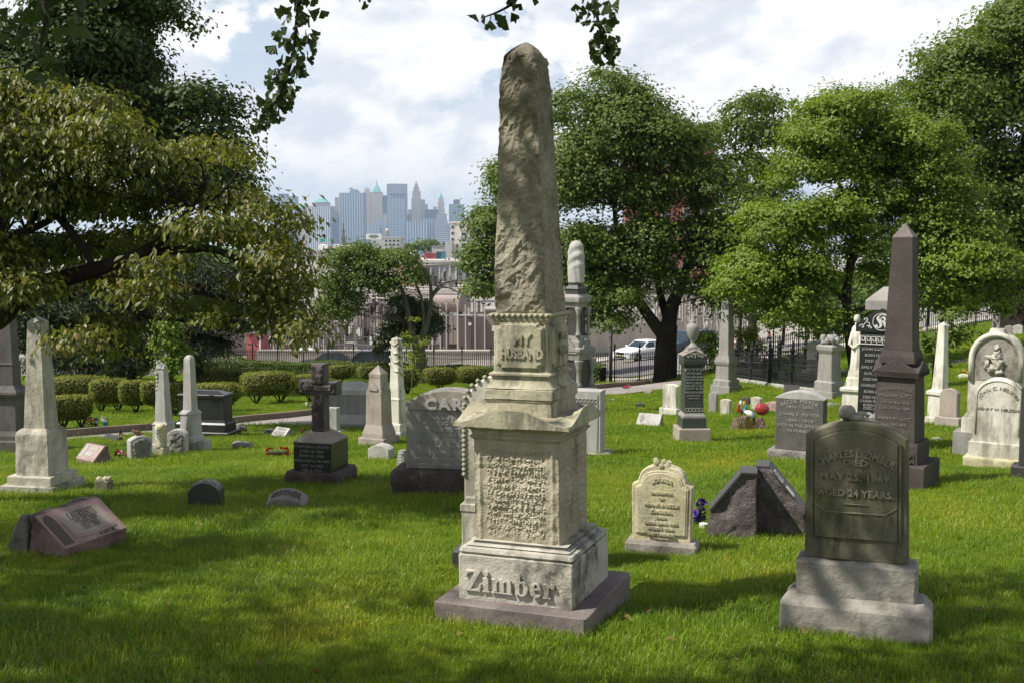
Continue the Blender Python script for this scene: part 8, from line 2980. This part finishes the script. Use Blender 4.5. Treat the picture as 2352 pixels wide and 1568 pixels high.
M_['peach'] = plain('peach_render', (0.55, 0.36, 0.27), 0.9, 0.2, scale=0.4)
M_['slate'] = plain('blue_grey_siding', (0.24, 0.26, 0.29), 0.85, 0.2, scale=0.4)
M_['offwhite'] = plain('off_white_render', (0.62, 0.58, 0.53), 0.9, 0.2, scale=0.2)
M_['brick'] = facade('red_brick_blocks', (0.26, 0.085, 0.07), (0.20, 0.075, 0.065), 0.5, 0.16, 0.9, 0.8)
M_['roofgrey'] = plain('grey_roofing', (0.33, 0.32, 0.32), 0.9, 0.2, scale=0.1)
M_['greyblock'] = plain('grey_render', (0.42, 0.42, 0.42), 0.9, 0.2, scale=0.1)
house('peach-walled house with white roof edge, behind the overhead bus', 906, 980, 606, 150.0, 12, M_['peach'], M_['offwhite'], [(955, 961, 622, 640), (973, 978, 622, 640), (925, 931, 622, 640)], parapet=9)
house('blue-grey house with one sash window, joined to the peach house', 981, 1070, 606, 150.5, 12, M_['slate'], M_['offwhite'], [(1046, 1053, 620, 636), (1046, 1053, 638, 643)], parapet=9)
house('red-roofed low shed below the blue-grey house', 1040, 1076, 661, 140.0, 8, M_['orange'], M_['offwhite'], [], rbot=672, parapet=2)
house('long pale service building above the ribbed wall, behind the maple', 1340, 1700, 660, 125.0, 10, M_['concrete'], M_['steel'], [(a, a + 10, 680, 700) for a in range(1360, 1690, 36)], rbot=780, parapet=3)
house('red brick block of flats showing through the big maple', 1450, 1640, 338, 260.0, 20, M_['brick'], M_['slate'], [(a, a + 13, r, r + 24) for a in (1470, 1520, 1570, 1610) for r in (360, 420, 480, 540)], parapet=6)
house('brown brick house low behind the left trees', 120, 320, 640, 140.0, 14, M_['brick'], M_['slate'], [(a, a + 8, 660, 684) for a in (150, 190, 230, 280)], parapet=4)
house('reddish house behind the pine at the left', 380, 560, 600, 150.0, 14, M_['brick'], M_['offwhite'], [(a, a + 8, 625, 645) for a in (400, 440, 480, 520)], parapet=4)
# apartment block with a stepped top
t = house('beige seven-storey apartment block with balconies, left of the rough shaft', 1034, 1140, 512, 420.0, 22, M_['offwhite'], M_['paper'], [(1037, 1042, r, r + 6) for r in (519, 533, 547)] + [(1056, 1065, 519, 525), (1072, 1076, 519, 525)] + [(1048, 1052, r, r + 7) for r in (561, 575, 589)] + [(1060, 1070, r, r + 9) for r in (536, 550, 561, 575, 589)], rbot=680, wmat='glass', trim='greyblock', parapet=3)
bx(t, 'stair_tower', M_['offwhite'], 1080, 1118, 491, 512, 420.0, 2, 12)
for r in (527, 542, 556, 570, 585):
    bx(t, 'balcony', M_['paper'], 1056, 1080, r, r + 2.4, 420.0, -1.6, 0.0)
bx(t, 'wing', M_['greyblock'], 1024, 1040, 556, 680, 420.0, -4, 6)
for i, (lab, a, b_, r, yy, m, rf) in enumerate((
        ('white flat-roofed workshop beyond the blue-grey house', 930, 1034, 596, 330.0, 'offwhite', 'offwhite'),
        ('long grey-roofed market hall beyond the houses', 992, 1036, 566, 520.0, 'greyblock', 'roofgrey'),
        ('pale low warehouse beside the elevated road', 870, 944, 589, 470.0, 'offwhite', 'roofgrey'),
        ('small red shed among the far roofs', 974, 998, 583, 300.0, 'red', 'red'),
        ('teal shed among the far roofs', 1002, 1014, 578, 310.0, 'p_teal', 'offwhite'),
        ('low brick warehouse left of the billboard', 700, 770, 584, 620.0, 'offwhite', 'roofgrey'))):
    house(lab, a, b_, r, yy, 20, M_[m], M_[rf], [], rbot=640, parapet=1.5)
t = far_thing('roof_vent', 'white box-shaped roof vent on the far workshop', 'vent', 941, 325.0)
mb = MB()
k = mpp(325.0, -1)
c = P(941, 596, 325.0) - Vector(t.location)
mb.sq([(c.z - 2, 9 * k, 2, c.x, 0), (c.z + 12 * k, 9 * k, 2, c.x, 0), (c.z + 20 * k, 6.5 * k, 1.6, c.x, 0)], 0.05)
mb.build('body', M_['paper'], t)
# grey office block with open floors
t = house('grey open-framed industrial building under the water tank', 858, 920, 546, 640.0, 22, M_['greyblock'], M_['paper'], [(x0, x0 + 6, r, r + 5) for x0 in (884, 893, 902, 911) for r in (551, 560, 569, 578)], rbot=620, parapet=1.2)
t = far_thing('water_tank', 'small conical-roofed water tank on legs above the grey industrial building', 'water tank', 891, 645.0, None, zrow(546, 645.0))
k = mpp(645.0, 0)
for sx in (-1, 1):
    for sy in (-1, 1):
        MB().tube([(sx * 3 * k, sy * 3 * k, 0), (sx * 2.6 * k, sy * 2.6 * k, 11 * k)], 0.2, 5).build('leg', M_['tanker_dk'], t)
MB().lathe([(3.6 * k, 9 * k), (3.6 * k, 17 * k)], 14).build('tank', M_['tanker'], t)
MB().lathe([(4.4 * k, 17 * k), (0.2 * k, 20.5 * k)], 14).build('roof', M_['offwhite'], t)
# billboard
t = far_thing('billboard', 'white billboard with green lettering on a single post', 'billboard', 858, 560.0, None)
bx(t, 'board', M_['paper'], 840.5, 876, 537.5, 550.5, 560.0, 0, 0.6)
bx(t, 'lettering', M_['signgreen'], 849, 868, 540, 541.6, 560.0, -0.1, 0.05)
bx(t, 'lettering', M_['signgreen'], 846, 871, 543.2, 544.6, 560.0, -0.1, 0.05)
bx(t, 'lettering', M_['signgreen'], 851, 865, 546.2, 547.2, 560.0, -0.1, 0.05)
bx(t, 'post', M_['steel_dk'], 847.5, 850, 550, 620, 560.0, 0.7, 1.3)
# elevated road
t = far_thing('elevated_road', 'long grey elevated motorway with a tall side wall', 'viaduct', 790, 480.0, None)
bx(t, 'side_wall', M_['greyblock'], 470, 884, 577, 603, 480.0, 0, 1)
bx(t, 'deck', M_['concrete'], 470, 890, 576, 579, 480.0, -0.3, 24)
for x0 in range(480, 890, 18):
    bx(t, 'wall_post', M_['roofgrey'], x0, x0 + 1, 577, 604, 480.0, -0.25, 0)
for x0 in range(490, 890, 40):
    bx(t, 'pier', M_['concrete'], x0, x0 + 5, 603, 660, 480.0, 2, 6)
for lab, a, b_, r0, r1, yy, split in (('green motorway gantry sign above the elevated road', 735, 765, 549, 555.5, 500.0, (748, 757)), ('lower green motorway sign below the billboard', 845.5, 870.5, 570, 576, 485.0, (857.5, 859.5))):
    t = far_thing('road_sign', lab, 'road sign', (a + b_) / 2, yy, 'green motorway signs')
    bx(t, 'panel', M_['signbright'], a, split[0] - 1, r0, r1, yy, 0, 0.3)
    bx(t, 'panel', M_['signbright'], split[1], b_, r0, r1, yy, 0, 0.3)
    bx(t, 'gantry', M_['steel'], a - 2, b_ + 1, r1 + 0.2, r1 + 1, yy, 0.4, 0.8)
    bx(t, 'post', M_['steel'], a - 1, a - 0.3, r0, 600, yy, 0.4, 0.8)
for k in range(9):
    px = 745 + k * 7.5 + (k * 37 % 5)
    m = ('carwhite', 'red', 'steel_dk', 'carwhite', 'offwhite')[k % 5]
    c = far_thing('far_car', 'tiny vehicle in the traffic on the elevated road', 'car', px, 486.0, 'traffic on the elevated road', zrow(576, 486.0))
    MB().box(-2.2, 2.2, -0.9, 0.9, 0.2, 1.0 if k % 4 else 2.6, 0.1).build('body', M_[m], c)
    MB().box(-1.2, 1.2, -0.8, 0.8, 0.9, 1.5 if k % 4 else 2.8, 0.2).build('cabin', M_[m], c)
# lattice mast and far trees
t = far_thing('lattice_mast', 'tall dark lattice steeple-like tower among the far roofs', 'tower', 791, 900.0)
mb = MB()
k = mpp(900.0, 0)
zt, zb = zrow(514, 900.0) - t.location.z, zrow(600, 900.0) - t.location.z
for i in range(5):
    za, ze = zb + (zt - zb) * i / 5, zb + (zt - zb) * (i + 0.82) / 5
    w0, w1 = (6.5 - 1.1 * i) * k, (6.5 - 1.1 * i - 0.9) * k
    mb.sq([(za, w0), (ze, w1), (ze + 0.2, w1 * 1.25), (ze + 1.6, w1 * 1.25)], 0.3)
mb.build('frame', M_['tanker_dk'], t)
Yv = 700.0
lob = lobes_px([(960, 566, 22, 8), (985, 565, 20, 7), (940, 570, 14, 6), (895, 590, 14, 10), (1005, 572, 14, 6)], Yv, 8.0)
tree('far_trees', 'small far clump of trees among the roofs right of the billboard', lob, 1600, 2.6, M_['maple'], M_['bark'], [([P(960, 600, Yv), P(960, 568, Yv)], 0.8, 0.3)], 2.0, 91, group=None, cat='trees')
lob = lobes_px([(880, 590, 16, 12), (900, 592, 14, 10), (850, 592, 12, 8)], 380.0, 4.0)
tree('far_trees', 'green treetop just below the elevated road', lob, 1200, 1.4, M_['maple'], M_['bark'], [([P(880, 640, 380.0), P(880, 595, 380.0)], 0.6, 0.3)], 1.2, 92, group=None, cat='trees')

# --- skyline ------------------------------------------------------------------
GSK = 'towers of the far city skyline'
F_ = {}
F_['bluegrid'] = facade('blue_grid_facade', (0.30, 0.33, 0.38), (0.10, 0.14, 0.21), 11, 11, .6, .6)
F_['stripe'] = facade('white_pier_facade', (0.58, 0.60, 0.63), (0.10, 0.14, 0.20), 9, 8, .5, .6, 'vert')
F_['stripeblue'] = facade('blue_pier_facade', (0.42, 0.47, 0.54), (0.10, 0.16, 0.25), 10.5, 8, .62, .6, 'vert')
F_['tan'] = facade('tan_masonry_facade', (0.36, 0.32, 0.30), (0.20, 0.19, 0.20), 9, 9, .45, .5)
F_['cream'] = facade('cream_masonry_facade', (0.45, 0.41, 0.38), (0.26, 0.25, 0.26), 9, 9, .45, .5)
F_['darkblue'] = facade('dark_blue_glass_facade', (0.10, 0.14, 0.20), (0.055, 0.09, 0.14), 12, 8, .6, .6)
F_['steel'] = facade('steel_glass_facade', (0.34, 0.37, 0.41), (0.14, 0.18, 0.24), 16, 8, .5, .55, 'horiz')
F_['glass'] = facade('blue_glass_facade', (0.27, 0.33, 0.41), (0.17, 0.23, 0.31), 14, 12, .7, .7)
F_['teal'] = facade('grey_green_facade', (0.20, 0.27, 0.30), (0.10, 0.16, 0.19), 12, 9, .5, .6)
M_['copper'] = plain('green_copper', (0.16, 0.42, 0.36), 0.7, 0.2, scale=0.02, bump=0)
M_['mech'] = plain('dark_plant_room', (0.10, 0.13, 0.17), 0.8, 0.2, scale=0.02, bump=0)


def tower(label, secs, Y, mat, extra=(), cat='skyscraper', depth=None):
    """secs: [(px0, px1, row_top, row_bottom)] stacked blocks"""
    a0, b0 = min(s_[0] for s_ in secs), max(s_[1] for s_ in secs)
    x = px_x((a0 + b0) / 2, Y, 575)
    t = thing('skyscraper', label, cat, (x, Y, -24.0), 0, GSK)
    for i, (a, b_, r0, r1) in enumerate(secs):
        bx(t, 'block', mat if not isinstance(mat, (list, tuple)) else mat[i], a, b_, r0, r1, Y, -0.5 * (b_ - a) * Y / FOC * 0.7, 0.5 * (b_ - a) * Y / FOC * 0.7)
    o = Vector(t.location)
    for kind, a, b_, r0, r1, m in extra:
        k = Y / FOC
        cx = ((a + b_) / 2 - CX) * mpp(Y, zrow(r1, Y)) - o.x
        z0, z1 = zrow(r1, Y) - o.z, zrow(r0, Y) - o.z
        h = (b_ - a) / 2 * k
        mb = MB()
        if kind == 'pyramid':
            mb.sq([(z0, h, h, cx, 0), (z1, h * 0.04, h * 0.04, cx, 0)], h * 0.05)
        elif kind == 'spire':
            mb.sq([(z0, h, h, cx, 0), (z0 + (z1 - z0) * 0.45, h * 0.45, h * 0.45, cx, 0), (z0 + (z1 - z0) * 0.6, h * 0.16, h * 0.16, cx, 0), (z1, h * 0.05, h * 0.05, cx, 0)], h * 0.1)
        elif kind == 'dome':
            mb.lathe([(h * math.cos(i * 0.2), z0 + (z1 - z0) * math.sin(i * 0.2)) for i in range(8)], 16, (cx, 0, 0))
        elif kind == 'hip':
            mb.sq([(z0, h, h, cx, 0), (z1, h * 0.42, h * 0.42, cx, 0)], h * 0.03)
        elif kind == 'mast':
            mb.tube([(cx, 0, z0), (cx, 0, z1)], max(1.0, h), 5)
        else:
            mb.box(cx - h, cx + h, -h * 0.8, h * 0.8, z0, z1)
        mb.build({'pyramid': 'roof', 'spire': 'spire', 'dome': 'dome', 'hip': 'roof', 'mast': 'mast', 'box': 'plant_room'}[kind], m, t)
    return t


B = 612
YS = 4600.0
mech = M_['mech']
tower('blue-grey slab tower at the left end of the skyline', [(624, 682.5, 451.5, B)], YS, F_['bluegrid'], [('box', 641, 662, 446, 451.5, mech)])
tower('low tower with a pale round dome', [(684, 706, 478, B)], YS + 300, F_['steel'], [('dome', 688, 706, 469, 478, M_['copper'])])
tower('white striped tower, left of centre in the skyline', [(714.6, 761, 476, B)], YS - 200, F_['stripe'])
tower('broad tower with a pale green pyramid roof behind the white striped one', [(722, 758, 466, B), (712, 767, 474, B)], YS + 200, F_['cream'], [('hip', 724, 755, 456, 466, M_['copper'])])
tower('narrow tan tower left of the tall striped blue tower', [(771, 784, 454, B)], YS + 200, F_['tan'])
tower('dark low block between the white striped and the tall blue towers', [(762, 785, 500, B)], YS - 100, F_['darkblue'])
tower('wide striped blue tower with a pale top band, widest in the skyline', [(783, 839.5, 444.5, B)], YS - 100, F_['stripeblue'], [('hip', 802, 828, 436, 444.5, mech), ('box', 803, 810, 431.5, 437, M_['copper'])])
tower('slim cream tower with two little masts on its top', [(836, 852, 442, B), (838, 849, 434, 442)], YS + 150, F_['cream'], [('mast', 838, 839.4, 428.5, 434, F_['cream']), ('mast', 843.5, 844.6, 428.5, 434, F_['cream'])])
tower('cream tower with a tall pointed green copper spire', [(853.5, 879, 442, B)], YS + 50, F_['cream'], [('spire', 856, 875, 413.5, 442, M_['copper'])])
tower('dark blue tower behind the copper-spired one', [(850, 891, 450, B), (849, 856, 441.5, B)], YS + 400, F_['darkblue'])
tower('tall flat-topped grey-blue tower right of the copper spire', [(891, 935, 423.6, B)], YS + 300, F_['steel'], [('mast', 906.7, 907.5, 418, 424, mech)])
tower('glass tower with a dark hipped roof before the tall flat-topped one', [(892, 932.5, 446.5, B)], YS - 150, F_['glass'], [('hip', 898, 931, 435.5, 446.5, mech)])
tower('lower bluish block below the copper-spired tower', [(846, 874, 518, B), (870, 892, 506, B)], YS - 350, F_['glass'])
tower('tapering pointed masonry tower, tallest on the right of the skyline', [(946, 967, 456, B), (947.5, 965.5, 440, 456), (950, 962.5, 430, 440), (952.5, 960, 424, 430)], YS + 100, F_['tan'], [('spire', 953, 959, 413, 424, F_['tan'])])
tower('mid grey tower right of the pointed masonry tower', [(966.5, 982.5, 470, B), (967, 976, 459, 470)], YS + 200, F_['steel'])
tower('blue block right of the pointed masonry tower', [(977, 1008, 482, B)], YS, F_['darkblue'], [('box', 995, 1003, 475, 482, F_['tan'])])
tower('pale neo-gothic tower with a small green pointed crown', [(1004.5, 1022, 482, B), (1006, 1020, 465, 482), (1007.5, 1018.5, 455, 465)], YS + 150, F_['cream'], [('spire', 1009, 1017, 440, 455, M_['copper'])])
tower('grey-green tower with a dark plant room, right end of the skyline', [(1032, 1066, 470, B)], YS, F_['teal'], [('box', 1041.5, 1056, 460, 470, mech), ('box', 1044, 1052, 458.5, 460, mech)])
tower('low blue block with white vertical stripes, in front of the skyline', [(934, 983, 508.5, B)], YS - 400, F_['stripeblue'])
tower('second low striped blue block, right of the first', [(966, 999, 502.5, B)], YS - 300, F_['stripeblue'])
tower('pale stepped ziggurat block at the right of the skyline', [(1003, 1026, 492, B), (1000, 1028, 506, B), (997, 1031, 528, B), (995, 1033, 548, B)], YS - 400, F_['steel'])
for i, (a, b_, r) in enumerate(((682, 716, 490), (758, 790, 516), (836, 850, 505), (874, 894, 492), (926, 950, 494), (938, 948, 482), (940, 960, 500), (1020, 1040, 514), (1062, 1080, 508), (1080, 1100, 500))):
    tower(('low pale block between the domed and the white striped towers', 'low block under the tan tower', 'low masonry block left of the copper spire', 'small masonry block right of the copper spire', 'low masonry block left of the pointed tower', 'narrow block left of the pointed tower', 'broad low block before the pointed tower', 'low block right of the ziggurat', 'low block beside the grey-green tower', 'low block at the right end under the crane')[i], [(a, b_, r, B)], YS + 250 + 30 * i, F_[('cream', 'glass', 'tan', 'cream', 'tan', 'glass', 'steel', 'glass', 'darkblue', 'glass')[i]])


def crane(label, px, r0, r1, lean, Y):
    t = thing('tower_crane', label, 'crane', (px_x(px, Y, 575), Y, -24.0), 0, 'cranes over the skyline')
    k = Y / FOC
    z0, z1 = zrow(r1, Y) + 24, zrow(r0 + (r1 - r0) * 0.45, Y) + 24
    MB().tube([(0, 0, 0), (0, 0, z1)], 1.6, 4).build('mast', M_['red'], t)
    MB().tube([(-3.5 * k * np.sign(lean), 0, z1), (lean * k, 0, zrow(r0, Y) + 24)], 1.3, 4).build('jib', M_['red'], t)


crane('slanting tower crane over the domed tower in the skyline', 705, 444, 480, 10, YS)
crane('slanting tower crane right of the grey-green tower', 1110, 452, 500, 8, 4000.0)

# hills of the far shore and the bay
vs, fs = [], []
n = 60
for i in range(n + 1):
    x = -6000 + 12000 * i / n
    h = 30 + 22 * noise.noise(Vector((x * 0.0006, 1, 0)))
    vs += [(x, 6450, -30), (x, 6550, -24 + h), (x, 6800, -30)]
for i in range(n):
    for j in range(2):
        fs.append((i * 3 + j, (i + 1) * 3 + j, (i + 1) * 3 + j + 1, i * 3 + j + 1))
mb = MB()
mb.add(vs, fs)
tag(mb.build('hills', plain('far_wooded_land', (0.09, 0.11, 0.09), 1.0, 0.1, scale=0.01, bump=0), fix=False), kind='structure')

# ------------------------------------------------------------------ the air between
m, w = new_mat('summer_haze')
vol = w.n('ShaderNodeVolumePrincipled', {'Color': (0.62, 0.78, 1.0), 'Density': 0.000095, 'Anisotropy': 0.2})
w.n('ShaderNodeOutputMaterial', {'Volume': vol.outputs[0]})
mb = MB()
mb.box(-6400, 6400, -400, 7000, -32, 345)
hz = mb.build('haze', m)
tag(hz, kind='stuff')
